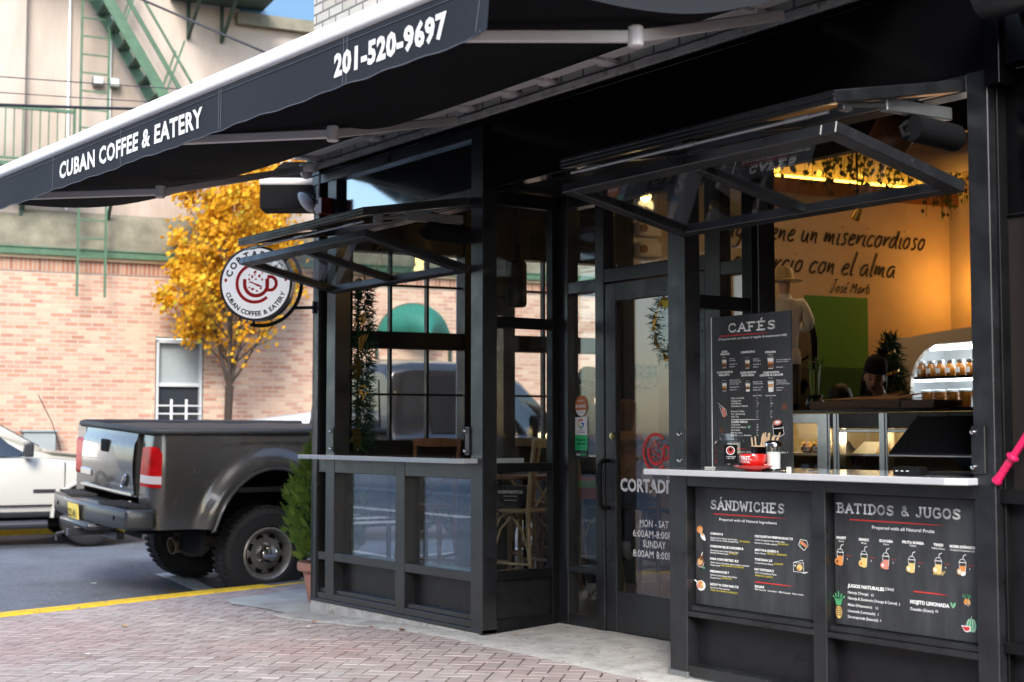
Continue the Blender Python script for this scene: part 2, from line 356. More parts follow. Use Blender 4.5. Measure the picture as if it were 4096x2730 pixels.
mb.add(pl_, [(i * 20 + k, i * 20 + k + 1, i * 20 + 21 + k, i * 20 + 20 + k) for i in range(len(KS) - 1) for k in range(19)])
struct(mb.build('ground', K['joint']))
# herringbone pavers, laid at 45 degrees to the cafe front
def inside(p, poly):
    c = False; n = len(poly)
    for i in range(n):
        (x1, y1), (x2, y2) = poly[i], poly[i - 1]
        if (y1 > p[1]) != (y2 > p[1]) and p[0] < (x2 - x1) * (p[1] - y1) / (y2 - y1) + x1: c = not c
    return c
PR = [(x, y) for x, y in KS if y < 7.6 and x < -2] + [(-1.5, .9), (-1.5, 5.52), (-6, 5.52), (-10.35, 5.45), (-11.0, 5.45), (-11.9, 7.0), (-12.1, 7.6)]
mb = MB(); PW = .106; g = .0035; ch = .0035
ca, sa = math.cos(R(45)), math.sin(R(45))
for i in range(-90, 75):
    for j in range(-60, 115):
        k = (i - j) % 4
        if k == 0: a = (i, j, i + 2, j + 1)
        elif k == 3: a = (i, j, i + 1, j + 2)
        else: continue
        cx, cy_ = (a[0] + a[2]) / 2 * PW, (a[1] + a[3]) / 2 * PW
        X, Y = cx * ca - cy_ * sa - 7.0, cx * sa + cy_ * ca + 3.0
        if not inside((X, Y), PR): continue
        x0, y0, x1, y1 = a[0] * PW + g, a[1] * PW + g, a[2] * PW - g, a[3] * PW - g
        z = random.gauss(0, .0009) - .0005
        lo = [(x0, y0), (x1, y0), (x1, y1), (x0, y1)]; hi = [(x0 + ch, y0 + ch), (x1 - ch, y0 + ch), (x1 - ch, y1 - ch), (x0 + ch, y1 - ch)]
        mb.rv = min(1, max(0, random.gauss(.5, .2) + .12 * noise.noise((X * .6, Y * .6, 0))))
        vs = [(p[0] * ca - p[1] * sa - 7.0, p[0] * sa + p[1] * ca + 3.0, zz + GZ(p[0] * ca - p[1] * sa - 7.0)) for q, zz in ((lo, z - .006), (hi, z)) for p in q]
        mb.add(vs, [(4, 5, 6, 7), (0, 1, 5, 4), (1, 2, 6, 5), (2, 3, 7, 6), (3, 0, 4, 7)])
struct(mb.build('sidewalk', K['paver'], rnd=True))
# concrete: side walk flags beside the cafe, apron along the front, ramp in the doorway
mb = MB()
mb.add([(x, y, GZ(x) + .006) for x, y in ((-11.76, 5.35), (-11.4, 5.28), (-11.0, 5.36), (-10.3, 5.36), (-10.3, 5.62), (-10.66, 5.7), (-10.5, 6.6), (-10.1, 9), (-9.7, 12.4), (-11.2, 12.4), (-12.2, 8.5), (-12.25, 7.2), (-12.1, 6.3))], [tuple(range(13))])
struct(mb.build('concrete_path', K['conc']))
mb = MB(); N_ = 60; vs = []; fs = []
for i in range(N_ + 1):
    x = -10.55 + 8.6 * i / N_
    yo = 5.40 - .16 * max(0, min(1, (-8.6 - x) / 1.6)) + .03 * noise.noise((x * 3, 0, 1)) + (-.0) + (.05 if x > -6 else 0)
    g_ = GZ(x); vs += [(x, yo - .01, -.01 + g_), (x, yo, .008 + g_), (x, 5.63, .014 + g_ + .004 * noise.noise((x * 5, 2, 1)))]
for i in range(N_):
    for k in range(2): fs.append((i * 3 + k, i * 3 + 3 + k, i * 3 + 4 + k, i * 3 + 1 + k))
mb.add(vs, fs)
mb.add([(-8.12, 5.62, .012), (-6.15, 5.62, .012), (-6.15, 6.3, .05), (-8.12, 6.3, .05)], [(0, 1, 2, 3)])
struct(mb.build('pavement', K['conc2'], smooth=60))
# road paint
mb = MB()
def roadquad(P, z=.004, n=14):
    a, b, c, d = [Vector(p) for p in P]; L_ = []
    for i in range(n + 1):
        t = i / n; p, q_ = a.lerp(b, t), d.lerp(c, t); L_ += [(p.x, p.y, road_z(p.x) + z), (q_.x, q_.y, road_z(q_.x) + z)]
    mb.add(L_, [(2 * i, 2 * i + 2, 2 * i + 3, 2 * i + 1) for i in range(n)])
roadquad([(-15.34, 6.16), (-13.2, 6.0), (-13.2, 6.2), (-15.42, 6.45)])
roadquad([(-15.47, 6.78), (-15.3, 6.6), (-15.6, 12.0), (-15.8, 12.0)])
for i in range(9): roadquad([(-21 - i * 1.2, 1.6), (-20.5 - i * 1.2, 1.6), (-20.2 - i * 1.2, -1.6), (-20.7 - i * 1.2, -1.6)])
roadquad([(-36, 3.0), (-15.6, 2.3), (-15.6, 2.0), (-36, 2.7)]); roadquad([(-40, -3.0), (-14, -2.4), (-14, -2.7), (-40, -3.3)]); roadquad([(-50, -8.0), (-10, -7.4), (-10, -7.6), (-50, -8.2)])
struct(mb.build('road_markings', K['roadwhite']))
mb = MB()
for P in ([(-13.77, 4.30), (-14.07, 5.0), (-14.11, 5.07), (-13.80, 4.40)], [(-13.64, 3.95), (-13.77, 4.30), (-13.80, 4.40), (-13.68, 4.05)], [(-14.07, 4.98), (-14.65, 5.88), (-14.75, 6.0), (-14.11, 5.07)], [(-14.14, 5.78), (-13.8, 5.84), (-13.85, 6.0), (-14.2, 5.92)]): roadquad(P)
struct(mb.build('road_markings', K['roadyel']))
# far side of the side street
S_ = Vector((.18, .984, 0)).normalized(); N_v = Vector((S_.y, -S_.x, 0))
FB = frameM((-21.93, 8.15, 0), S_, (-N_v.x, -N_v.y, 0))   # local x along the street, local y into the building
mb = MB(FB); mb.box(-4.2, 60, -1.05, 2, -.3, .05); struct(mb.build('far_sidewalk', K['conc']))
mb = MB(FB); mb.box(-4.2, 9, -1.20, -1.04, -.3, .07); struct(mb.build('far_kerb', K['kerby'], bevel=.015))
sk_o = None
# fallen leaves
K['dryleaf'] = rndmat('dry leaf', [(.25, .10, .03), (.40, .20, .05), (.5, .3, .06)], .8, 0)
def leaf(loc, sz, rz, label):
    mb = MB(); mb.rv = random.random(); P = [(0, -.5), (.22, -.25), (.3, .05), (.15, .32), (0, .55), (-.15, .32), (-.3, .05), (-.22, -.25)]
    c, s = math.cos(rz), math.sin(rz)
    loc = (loc[0], loc[1], loc[2] + GZ(loc[0]))
    mb.add([(loc[0] + (x * c - y * s) * sz, loc[1] + (x * s + y * c) * sz, loc[2] + .006 + abs(x) * sz * .45) for x, y in P] + [(loc[0], loc[1], loc[2] + .004)], [(i, (i + 1) % 8, 8) for i in range(8)])
    tag(mb.build('fallen_leaf', K['dryleaf'], rnd=True), label, 'leaf', 'fallen leaves on the pavement')
leaf((-8.75, 5.36, .006), .075, .5, 'curled brown leaf lying just left of the cafe corner post')
leaf((-9.72, 5.17, .012), .09, 1.2, 'brown leaf lying against the concrete base below the left bay')
leaf((-9.05, 5.28, .01), .05, 2.2, 'small pale leaf on the concrete strip under the left bay')
leaf((-7.9, 5.75, .02), .05, .9, 'dry leaf on the doorway concrete beside the corner post')
leaf((-10.55, 4.0, .004), .07, 1.9, 'dry leaf on the brick pavement near the yellow kerb')
# ================================================================== BRICK BUILDING ACROSS THE STREET
K['brick'] = brickmat('pink and buff brick', (.44, .215, .14), (.54, .325, .225), (.62, .435, .295), (.50, .41, .335), .21, .068, .009)
K['soldier'] = brickmat('soldier brick course', (.30, .13, .08), (.38, .17, .10), (.46, .26, .17), (.40, .34, .28), .07, .30, .009)
K['blind'] = mat('pale blind', (.30, .335, .33), .8, var=.05)
K['glass_far'] = mat('dark window glass', (.03, .035, .04), .08, spec=.6)
K['skyglass'] = mat('blue reflecting glass', (.10, .20, .32), .06, spec=.7)
K['teal'] = mat('teal canvas', (.015, .155, .115), .7, var=.2, vs=3)
bb = thing('brick_building', 'pink brick building with pale stucco upper floor across the side street', 'building', FB.translation, (0, 0, math.atan2(S_.y, S_.x)))
def fb(): return MB(FB)
m = fb(); m.box(-3.4, .58, 0, .35, -.1, 3.9); m.box(1.36, 22, 0, .35, -.1, 3.9); m.box(.58, 1.36, 0, .35, 2.93, 3.9); m.box(.58, 1.36, 0, .35, -.1, .88); m.build('brick_wall', K['brick'], bb)
m = fb(); m.box(-3.4, 22, -.012, .3, 3.9, 4.1); m.build('soldier_course', K['soldier'], bb)
m = fb(); m.box(-3.4, 22, -.07, .3, 4.1, 4.15); m.build('ledge', K['wood_lt'], bb)
m = fb(); m.box(-3.4, 22, -.14, .3, 4.15, 4.25); m.box(-3.4, 22, -.16, .3, 4.25, 4.27); m.build('eaves_band', K['green'], bb)
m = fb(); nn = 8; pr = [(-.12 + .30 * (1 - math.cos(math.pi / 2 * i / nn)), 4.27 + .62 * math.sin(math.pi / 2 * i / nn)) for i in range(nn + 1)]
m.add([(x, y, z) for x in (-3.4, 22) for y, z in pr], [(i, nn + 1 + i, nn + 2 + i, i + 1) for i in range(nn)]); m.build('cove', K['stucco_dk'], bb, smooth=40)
m = fb(); m.box(-3.4, 22, .18, .5, 4.86, 11); m.box(-3.4, -1.5, .02, .2, 4.6, 11); m.build('upper_wall', K['stucco'], bb)
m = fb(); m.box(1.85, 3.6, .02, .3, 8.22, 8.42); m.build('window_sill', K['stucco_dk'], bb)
m = fb(); m.box(1.93, 3.5, .1, .2, 8.42, 9.9); wf = m.build('upper_window', K['skyglass'], bb)
m = fb(); m.box(.60, .64, .02, .2, .88, 2.9); m.box(1.30, 1.34, .02, .2, .88, 2.9); m.box(.6, 1.34, .02, .2, 2.84, 2.9); m.box(.6, 1.34, .05, .2, 2.14, 2.2); m.box(.56, 1.38, -.05, .2, .83, .88)
wf = m.build('window', mat('window frame white', (.52, .54, .54), .5), bb)
m = fb(); m.box(.64, 1.30, .13, .15, 2.2, 2.84); m.build('blind', K['blind'], wf)
m = fb(); m.box(.64, 1.30, .11, .12, .88, 2.14); m.build('pane', K['glass_far'], wf)
m = fb()
for x in (.84, 1.08): m.box(x - .016, x + .016, -.03, .0, .9, 1.93)
for z in (1.1, 1.25, 1.4, 1.55, 1.7, 1.83): m.box(.62, 1.32, -.02, -.005, z - .008, z + .008)
m.build('window_bars', K['white'], wf)
ub = fb(); ub.box(-1.44, -.97, -.3, 0, .6, 1.40); ub.box(-1.47, -.94, -.33, 0, 1.40, 1.44); tag(ub.build('utility_box', K['blind'], None, bevel=.01), 'pale grey utility box on the brick wall behind the white car', 'utility box')
# arched awning seen through the cafe windows
ta = thing('arched_awning', 'teal half dome awning on the brick wall beyond the pickup cab', 'awning', FB @ Vector((5.0, 0, 2.4)))
m = fb(); vs = []; nu, nv = 24, 8
for i in range(nu + 1):
    for j in range(nv + 1):
        a = math.pi * i / nu; b_ = math.pi / 2 * j / nv
        vs.append((5.0 - .70 * math.cos(a) * math.cos(b_), -.06 - .75 * math.sin(b_) * math.sin(a), 2.93 + .70 * math.sin(a) * math.cos(b_)))
m.add(vs, [(i * (nv + 1) + j, (i + 1) * (nv + 1) + j, (i + 1) * (nv + 1) + j + 1, i * (nv + 1) + j + 1) for i in range(nu) for j in range(nv)])
m.build('canopy', K['teal'], ta, smooth=20)
m = fb(); m.box(4.3, 4.33, -.1, 0, 2.4, 2.93); m.box(5.67, 5.7, -.1, 0, 2.4, 2.93); m.tube([(5 - .7 * math.cos(math.pi * i / 20), -.04, 2.93 + .7 * math.sin(math.pi * i / 20)) for i in range(21)], .02, 6); m.build('frame', K['green_dk'], ta)
# fire escape
fe = thing('fire_escape', 'green iron fire escape with stairs and drop ladder on the stucco wall', 'fire escape', FB @ Vector((-.4, -.3, 3.5)))
st = fb(); dz = -1.62
def stl(s, off=0): return 8.29 + (s + .51) * dz + off
for y in (-.12, -.78): st.beam((-1.1, y, stl(-1.1)), (.62, y, stl(.62)), .04, .17)
stp = st.build('stair', K['green'], fe)
m = fb()
for i in range(9):
    s = -.86 + .165 * i
    for q in range(4): m.box(s - .09 + q * .048, s - .065 + q * .048, -.78, -.12, stl(s) - .03, stl(s) + .0)
m.build('tread', K['green_dk'], stp)
m = fb()
for y in (-.12, -.78):
    m.beam((-1.1, y, stl(-1.1, .95)), (.95, y, stl(.95, .95)), .035, .035); m.beam((-1.1, y, stl(-1.1, .5)), (.8, y, stl(.8, .5)), .03, .03)
    for s in (-.95, -.15, .5): m.beam((s, y, stl(s)), (s + .3, y, stl(s + .3, 1.42)), .03, .03)
m.build('handrail', K['green'], stp)
m = fb()
for s in (-.71, -.29): m.box(s - .018, s + .018, -.36, -.33, 3.50, 9.2)
for i in range(20): m.box(-.71, -.29, -.355, -.335, 4.12 + i * .29 - .012, 4.12 + i * .29 + .012)
m.build('ladder', K['green'], fe)
m = fb(); m.box(.75, 2.3, -1.15, .15, 8.5, 8.56); m.box(-1.9, -.4, -1.0, .0, 9.2, 9.26); m.build('platform', K['green_dk'], fe)
m = fb()
for s in (1.06, 1.62): m.box(s - .025, s + .025, .12, .18, 7.88, 8.5); m.beam((s, .12, 7.92), (s, -1.0, 8.5), .05, .05)
m.box(-1.55, -1.5, -.02, .04, 4.75, 5.4); m.beam((-1.5, .0, 4.85), (-1.5, -.7, 5.4), .05, .05); m.beam((-.2, .1, 4.7), (-.2, -.6, 5.35), .05, .05)
m.build('bracket', K['green_dk'], fe)
m = fb(); m.box(-3.2, -.84, -.74, -.69, 6.27, 6.32); m.box(-3.2, -.84, -.73, -.70, 5.5, 5.53)
for i in range(19): m.box(-3.1 + .125 * i - .009, -3.1 + .125 * i + .009, -.725, -.705, 5.5, 6.3)
m.box(-.87, -.83, -.74, -.69, 5.4, 6.35); m.box(-3.2, -.83, -.75, .1, 5.4, 5.46); m.build('balcony_rail', K['green'], fe)
for i, (a, b_) in enumerate(((-.47, -.30), (-.21, -.05))):
    o = thing('wall_light', ['square white wall light left of the ladder rail on the stucco', 'square white wall light beside the stairs on the stucco'][i], 'wall light', FB @ Vector(((a + b_) / 2, .1, 6.93)), group='pair of square wall lights')
    m = fb(); m.box(a, b_, .02, .18, 6.93, 7.08); m.build('housing', K['alu'], o, bevel=.02, seg=3)
    m = fb(); m.box(a + .015, b_ - .015, .008, .02, 6.945, 7.065); m.build('lens', K['white'], o)
for i, s in enumerate((-.83, -.19)):
    m = fb(); m.tube([(s, .13, 4.9), (s, .13, 10)], .022, 8); tag(m.build('conduit_pipe', K['white']), ['white conduit running up the stucco left of the ladder', 'pale conduit running up the stucco behind the fire stairs'][i], 'pipe')
# cables over the street
K['cable'] = mat('black cable', (.02, .022, .03), .7)
def cable(p, q, r, sag, lab):
    p, q = Vector(p), Vector(q); P = []
    for i in range(21):
        t = i / 20; v = p.lerp(q, t); v.z -= sag * 4 * t * (1 - t); P.append(v)
    m = MB(); m.tube(P, r, 6); tag(m.build('overhead_cable', K['cable'], smooth=60), lab, 'cable', 'cables over the street')
cable((-22.5, -.8, 6.1), (-13.5, 11.7, 5.55), .02, .3, 'thick dark overhead cable crossing in front of the balcony rail')
cable((-22.3, -.9, 6.6), (-13.6, 11.5, 5.5), .007, .2, 'thin overhead wire above the thick cable, passing the wall lights')
cable((-22.3, -.9, 6.35), (-13.6, 11.5, 5.35), .006, .2, 'lower thin overhead wire just under the other thin wire')
cable((-18.2, 4.9, 7.75), (-14.2, 10.8, 4.75), .016, .05, 'steep dark wire slanting down from the fire stairs behind the awning')
# ================================================================== STREET TREE
K['leafy'] = rndmat('yellow autumn leaves', [(.26, .09, .01), (.58, .26, .012), (.80, .42, .015), (.88, .55, .04), (.55, .50, .05)], .6, 0, noise_mix=.12, trans=.35)
tr = thing('street_tree', 'slender street tree with golden yellow autumn leaves before the brick wall', 'tree', (-20.77, 9.52, .05))
rt = random.Random(11)
tips = []; m = MB()
def branch(p, d, L, r, lvl):
    n = 6; P = [p.copy()]; rr = [r]; q = p.copy(); dd = d.copy()
    for i in range(n):
        dd = (dd + Vector((rt.gauss(0, .09), rt.gauss(0, .09), .09 * (lvl > 0)))).normalized(); q = q + dd * L / n; P.append(q.copy()); rr.append(r * (1 - .75 * (i + 1) / n))
        if lvl < 3 and i >= (1 if lvl else 0) and rt.random() < (.95 if lvl < 2 else .75):
            a = rt.uniform(0, 6.28); side = dd.cross(Vector((math.cos(a), math.sin(a), .2))).normalized()
            nd = (dd * .75 + side * rt.uniform(.45, .8)).normalized()
            branch(q, nd, L * rt.uniform(.30, .46), rr[-1] * .65, lvl + 1)
        if lvl >= 1 or i > 0: tips.append((q.copy(), max(1, lvl)))
    m.tube(P, rr, 5 if lvl else 9)
m.tube([(-18.55, 8.5, 0), (-18.54, 8.5, .8), (-18.56, 8.49, 1.5), (-18.54, 8.5, 2.05)], [.075, .06, .055, .06], 10)
base = Vector((-18.54, 8.5, 2.0))
for a, t, L in ((0, .04, 2.6), (.9, .15, 2.3), (2.0, .17, 2.3), (3.0, .18, 2.2), (4.1, .17, 2.3), (5.2, .18, 2.1)):
    branch(base, Vector((math.sin(t) * math.cos(a), math.sin(t) * math.sin(a), math.cos(t))), L, .03, 0)
# two long, nearly bare limbs reaching to the right
rv = Vector((.586, .81, 0))
branch(base + Vector((0, 0, .05)), (rv * .62 + Vector((0, 0, .8))).normalized(), 1.5, .022, 1)
TS = lambda p: Vector((0, 0, 1.4)) + (p - Vector((0, 0, 1.4))) * 1.12
m.v = [TS(p) for p in m.v]; m.build('trunk', K['bark'], tr, smooth=50)
m = MB()
for q, lvl in tips:
    h = q - Vector((-18.5, 8.5, 3.9)); sideways = h.dot(rv)
    k = 8 if lvl >= 2 else 5
    if sideways > .35 and q.z < 3.5: k = 2
    if q.z < 2.6: k = 3
    if noise.noise(q * 1.7) > .10 or noise.noise(q * 3.3) > .18: k = 1
    if abs(sideways) > .95 and q.z > 3.2: continue
    for _ in range(k):
        p = q + Vector((rt.gauss(0, .07), rt.gauss(0, .07), rt.gauss(0, .07))); sz = rt.uniform(.028, .052)
        a = Vector((rt.gauss(0, 1), rt.gauss(0, 1), rt.gauss(0, .7))).normalized(); b_ = a.orthogonal().normalized(); c = a.cross(b_)
        m.rv = min(1, max(0, rt.gauss(.52, .2))); m.rv = 1.0 if rt.random() < .02 else m.rv
        m.add([p - b_ * sz, p + c * sz * .7 + a * .006, p + b_ * sz, p - c * sz * .7 + a * .006], [(0, 1, 2, 3)])
m.v = [TS(p) for p in m.v]; m.build('crown', K['leafy'], tr, rnd=True)

# ================================================================== ROW HOUSES ACROSS THE MAIN STREET (unseen, added to block low sky and darken the cafe front)
mb = MB(); mb.box(-9, 40, -30, -10.8, -.3, .0); struct(mb.build('opposite_sidewalk', K['conc']))
K['redbrick'] = brickmat('dark red brick', (.12, .05, .035), (.17, .07, .05), (.21, .10, .07), (.2, .17, .15), .21, .07, .009)
def added_row_house(x0, x1, h, label):
    o = thing('added_row_house', label, 'building', (x0, -13.5, 0)); m = MB(); m.box(x0, x1, -20, -13.5, 0, h); m.build('brick_wall', K['redbrick'], o)
    m = MB(); m.box(x0 - .1, x1 + .1, -13.5, -13.1, h - .6, h + .1); m.build('cornice', K['green_dk'], o, bevel=.04)
    n = int((x1 - x0) / 2.2)
    for f_ in range(3):
        for i in range(n):
            cx = x0 + (x1 - x0) * (i + .5) / n; z = .9 + f_ * 3.1
            m = MB(); m.box(cx - .6, cx + .6, -13.5, -13.42, z, z + 1.9); w_ = m.build('window', K['white'], o)
            m = MB(); m.box(cx - .5, cx + .5, -13.43, -13.40, z + .1, z + .9); m.box(cx - .5, cx + .5, -13.43, -13.40, z + 1.0, z + 1.8); m.build('pane', K['glass_far'], w_)
added_row_house(-26, -8.5, 9.5, 'long dark brick row house added unseen on the corner opposite to darken the cafe front')
added_row_house(-8, 4.5, 10.5, 'dark red brick row house added unseen across the main street to darken the cafe front')
added_row_house(5, 20, 11.5, 'taller red brick row house added unseen across the main street beyond the first one, shading the cafe')
# ================================================================== VEHICLES
K['truckpaint'] = mat('charcoal metallic paint', (.070, .066, .063), .25, .4, rvar=.04, vs=4, coat=.8)
K['truckdark'] = mat('dark bumper paint', (.05, .052, .056), .35, .5, coat=.3)
K['vinyl'] = mat('black vinyl cover', (.022, .024, .028), .6, var=.2, vs=20, bump=.1, bs=200)
K['carglass'] = mat('tinted car glass', (.012, .016, .02), .04, spec=.9, coat=.5)
K['red_lens'] = mat('red tail lens', (.34, .004, .005), .2, spec=.2, var=.4, vs=9)
K['white_lens'] = mat('clear lens', (.50, .45, .45), .2, coat=.3)
K['rim'] = mat('machined alloy', (.24, .225, .205), .3, .45, var=.25, vs=14)
K['ruststeel'] = mat('dull exhaust steel', (.16, .12, .09), .5, .8, var=.4, vs=14)
K['cream'] = mat('cream car paint', (.50, .485, .435), .22, .0, coat=.7)
K['whitecar'] = mat('white car paint', (.74, .76, .78), .2, coat=.7)
K['plate'] = mat('yellow number plate', (.78, .62, .14), .5)
def wheel(par, x, y, z, r, w, out, rimr, mats=None, detail=True):
    """tyre with its rim; out = +1 when the outer face looks to +x"""
    M0 = XF[par.name]
    m = MB(M0); h = w / 2
    pr = [(rimr, -h * .8), (rimr + .03, -h), (r - .06, -h), (r - .012, -h * .78), (r, -h * .55), (r, h * .55), (r - .012, h * .78), (r - .06, h), (rimr + .03, h), (rimr, h * .8)]
    m.lathe(pr, (x, y, z), 48, (1, 0, 0), cap=False)
    if detail:
        for i in range(44):
            a = 2 * math.pi * i / 44; 
            for q in (-1, 1):
                c = Vector((x + q * h * .55, y + (r + .001) * math.cos(a + q * .04), z + (r + .001) * math.sin(a + q * .04))); t = Vector((0, -math.sin(a), math.cos(a)))
                m.beam(c - t * .018, c + t * .018, h * .62, .022, (0, math.cos(a), math.sin(a)))
    t = m.build('tyre', K['rubber'], par, smooth=35)
    m = MB(M0); s = out
    m.lathe([(rimr - .012, -h * .85 * s), (rimr + .012, h * .92 * s), (rimr - .006, h * .97 * s), (rimr - .035, h * .8 * s), (rimr - .05, h * .35 * s), (rimr * .62, h * .52 * s), (rimr * .36, h * .5 * s), (.001, h * .5 * s)], (x, y, z), 40, (1, 0, 0))
    rim = m.build('rim', K['rim'], t, smooth=40)
    if detail:
        m = MB(M0)
        for i in range(8):
            a = 2 * math.pi * (i + .5) / 8; m.lathe([(.001, 0), (rimr * .155, 0), (rimr * .155, .006), (.001, .006)], (x + s * h * .47, y + rimr * .64 * math.cos(a), z + rimr * .64 * math.sin(a)), 14, (1, 0, 0))
        m.build('rim_hole', K['black'], t)
        m = MB(M0); m.lathe([(.001, h * .5), (rimr * .36, h * .5), (rimr * .35, h * .95), (rimr * .31, h * 1.18), (rimr * .18, h * 1.28), (.001, h * 1.3)] if s > 0 else [(.001, -h * .5), (rimr * .3, -h * .5), (rimr * .29, -h * .9), (.001, -h * 1.1)], (x, y, z), 24, (1, 0, 0))
        m.build('hub_cap', K['chrome'], t, smooth=30)
        m = MB(M0)
        for i in range(8):
            a = 2 * math.pi * i / 8; m.lathe([(.012, h * .5 * s), (.010, h * .72 * s), (.001, h * .74 * s)], (x, y + rimr * .38 * math.cos(a), z + rimr * .38 * math.sin(a)), 8, (1, 0, 0))
        m.build('wheel_nut', K['chrome'], t)
    return t
def car_sec(st, n=None):
    y, zb, zs, zr, hw, hr = st
    return [(0, zb), (hw * .8, zb), (hw - .03, zb + .08), (hw, zb + .2), (hw + .012, (zb + zs) / 2 + .06), (hw - .004, zs - .06), (hw - .03, zs), (hw - .05 if zr - zs > .2 else hr, zs + .015), (hw * .35 + hr * .65 - .02 if zr - zs > .2 else hr * .9, zs + (zr - zs) * .62), (hr + .02, zr - .10 if zr - zs > .2 else zr - .01), (hr - .03, zr - .03 if zr - zs > .2 else zr), (hr - .12, zr), (0, zr + .02)]
def loft(m, sts, cx, cap=True):
    rows = [[(cx + x, st[0], z) for x, z in car_sec(st)] + [(cx - x, st[0], z) for x, z in car_sec(st)[-2:0:-1]] for st in sts]; k = len(rows[0])
    m.add([p for r in rows for p in r], [(i * k + j, i * k + (j + 1) % k, (i + 1) * k + (j + 1) % k, (i + 1) * k + j) for i in range(len(rows) - 1) for j in range(k)] + ([tuple(range(k)), tuple(range((len(rows) - 1) * k, len(rows) * k))[::-1]] if cap else []))
def sec_at(sts, y):
    for a, b in zip(sts, sts[1:]):
        if a[0] <= y <= b[0]:
            t = (y - a[0]) / (b[0] - a[0]); return tuple(p + (q - p) * t for p, q in zip(a, b))
    return sts[-1]
def side_glass(m, sts, cx, y0, y1, side, lo=.03, hi=.92, n=8, slant0=0, slant1=0):
    vs = []
    for i in range(n + 1):
        for t in (lo, .5 * (lo + hi), hi):
            y = (y0 + slant0 * t) + ((y1 + slant1 * t) - (y0 + slant0 * t)) * i / n
            sc = car_sec(sec_at(sts, y)); a, b, c = sc[7], sc[8], sc[9]
            if t < .62: u = t / .62; p = (a[0] + (b[0] - a[0]) * u, a[1] + (b[1] - a[1]) * u)
            else: u = (t - .62) / .38; p = (b[0] + (c[0] - b[0]) * u, b[1] + (c[1] - b[1]) * u)
            vs.append((cx + side * (p[0] + .008), y, p[1]))
    m.add(vs, [(i * 3 + j, (i + 1) * 3 + j, (i + 1) * 3 + j + 1, i * 3 + j + 1) for i in range(n) for j in range(2)])
# ---------------- pickup
KT = 1.0
tk = thing('pickup_truck', 'charcoal grey pickup truck with a black bed cover parked at the kerb', 'pickup truck', (-13.055, 6.377, -.15), (0, R(2.9), 0))
MT = XF[tk.name] @ Matrix.Scale(KT, 4)
XFT = XF[tk.name]; XF[tk.name] = MT      # build in measured units, then restore
def T(): return MB(MT)
def tb(m, name, mats, par=tk, **k):
    XF[tk.name] = XFT; XF[par.name] = XFT; o = m.build(name, mats, par, **k); XF[tk.name] = MT; XF[o.name] = MT; XF[par.name] = MT; return o
Y0 = -1.185
def bedpath():
    P = [(-.36, Y0, 0, -1), (-.22, Y0, 0, -1), (-.14, Y0, 0, -1)]
    for i in range(1, 8):
        a = math.pi / 2 * i / 8; P.append((-.14 + .14 * math.sin(a), Y0 + .14 - .14 * math.cos(a), math.sin(a), -math.cos(a)))
    y = Y0 + .14
    while y < 1.45: P.append((0, y, 1, 0)); y += .05
    P.append((0, 1.46, 1, 0)); return P
def arch(y):
    t = (y - .05) / .66
    return .34 + .86 * math.sqrt(max(0, 1 - t * t)) if abs(t) < 1 else 0
BP = bedpath(); NZ = 16
def bedrows(P, zt=1.545, off=0.0, zlo=None, zhi=None, nz=NZ):
    vs = []
    for (x, y, nx, ny) in P:
        zl = max(.615, arch(y)) if zlo is None else zlo
        for j in range(nz + 1):
            zt_ = zt if zhi is None else (zhi(x, y) if callable(zhi) else zhi); z = zl + (zt_ - zl) * j / nz
            o = off - .05 * max(0, (z - 1.05) / .5) ** 2 * .8 - .03 * max(0, (1.0 - z) / .4) ** 2
            e = math.sqrt(((y - .05) / .66) ** 2 + ((z - .34) / .86) ** 2)
            if nx > .9 and z < 1.45: u = max(0, min(1, (1.30 - e) / .24)); o += .085 * u * u * (3 - 2 * u)
            o += .014 * math.exp(-((z - 1.462) / .018) ** 2) * (nx > .3)
            vs.append((x + nx * o, y + ny * o, z))
    return vs
m = T(); vs = bedrows(BP); k = NZ + 1
m.add(vs, [(i * k + j, (i + 1) * k + j, (i + 1) * k + j + 1, i * k + j + 1) for i in range(len(BP) - 1) for j in range(NZ)])
# arch lip
lip = [(.035 + .06, .05 + .66 * math.cos(math.pi * i / 24), max(.60, .34 + .86 * math.sin(math.pi * i / 24))) for i in range(25)]
m.tube(lip, .018, 6)
m.box(-2.17, -2.05, Y0 + .05, 1.46, .7, 1.545); m.box(-2.15, -1.9, Y0, Y0 + .1, .62, 1.545)
m.box(-2.05, -.1, 1.38, 1.46, .7, 1.5); m.box(-2.05, -.1, -1.1, 1.1, .95, 1.0)
bed = tb(m, 'bed', K['truckpaint'], smooth=40)
m = T()
for (x0, x1) in ((-.62, -.02), (-2.1, -1.6)):
    n = 14; A = [(.05 + .70 * math.cos(math.pi * i / n), .34 + .89 * math.sin(math.pi * i / n)) for i in range(n + 1)]
    m.add([(x, y, z) for x in (x0, x1) for y, z in A], [(i, i + 1, n + 2 + i, n + 1 + i) for i in range(n)])
m.box(-1.65, -.55, -1.05, 5, .52, .66); m.box(-2.0, -.1, 1.0, 5.0, .55, .75); m.tube([(-1.9, .05, .36), (-.2, .05, .36)], .06, 8); m.ball((-1.08, .05, .36), .17, 8); m.box(-.66, -.63, -.62, .74, .74, 1.3)
tb(m, 'underbody', K['black'])
m = T(); m.add([(x, y, 1.545 + .03 * math.sin(math.pi * (x + 2.10) / 2.08) ** .5 * (1 if x not in (-2.1, -.02) else 0) + .004 * math.sin(y * 9)) for y in [Y0 + .03 + i * .124 for i in range(22)] for x in [-2.1 + .104 * i for i in range(21)]], [(j * 21 + i, j * 21 + i + 1, (j + 1) * 21 + i + 1, (j + 1) * 21 + i) for j in range(21) for i in range(20)])
tb(m, 'bed_cover', K['vinyl'], smooth=60)
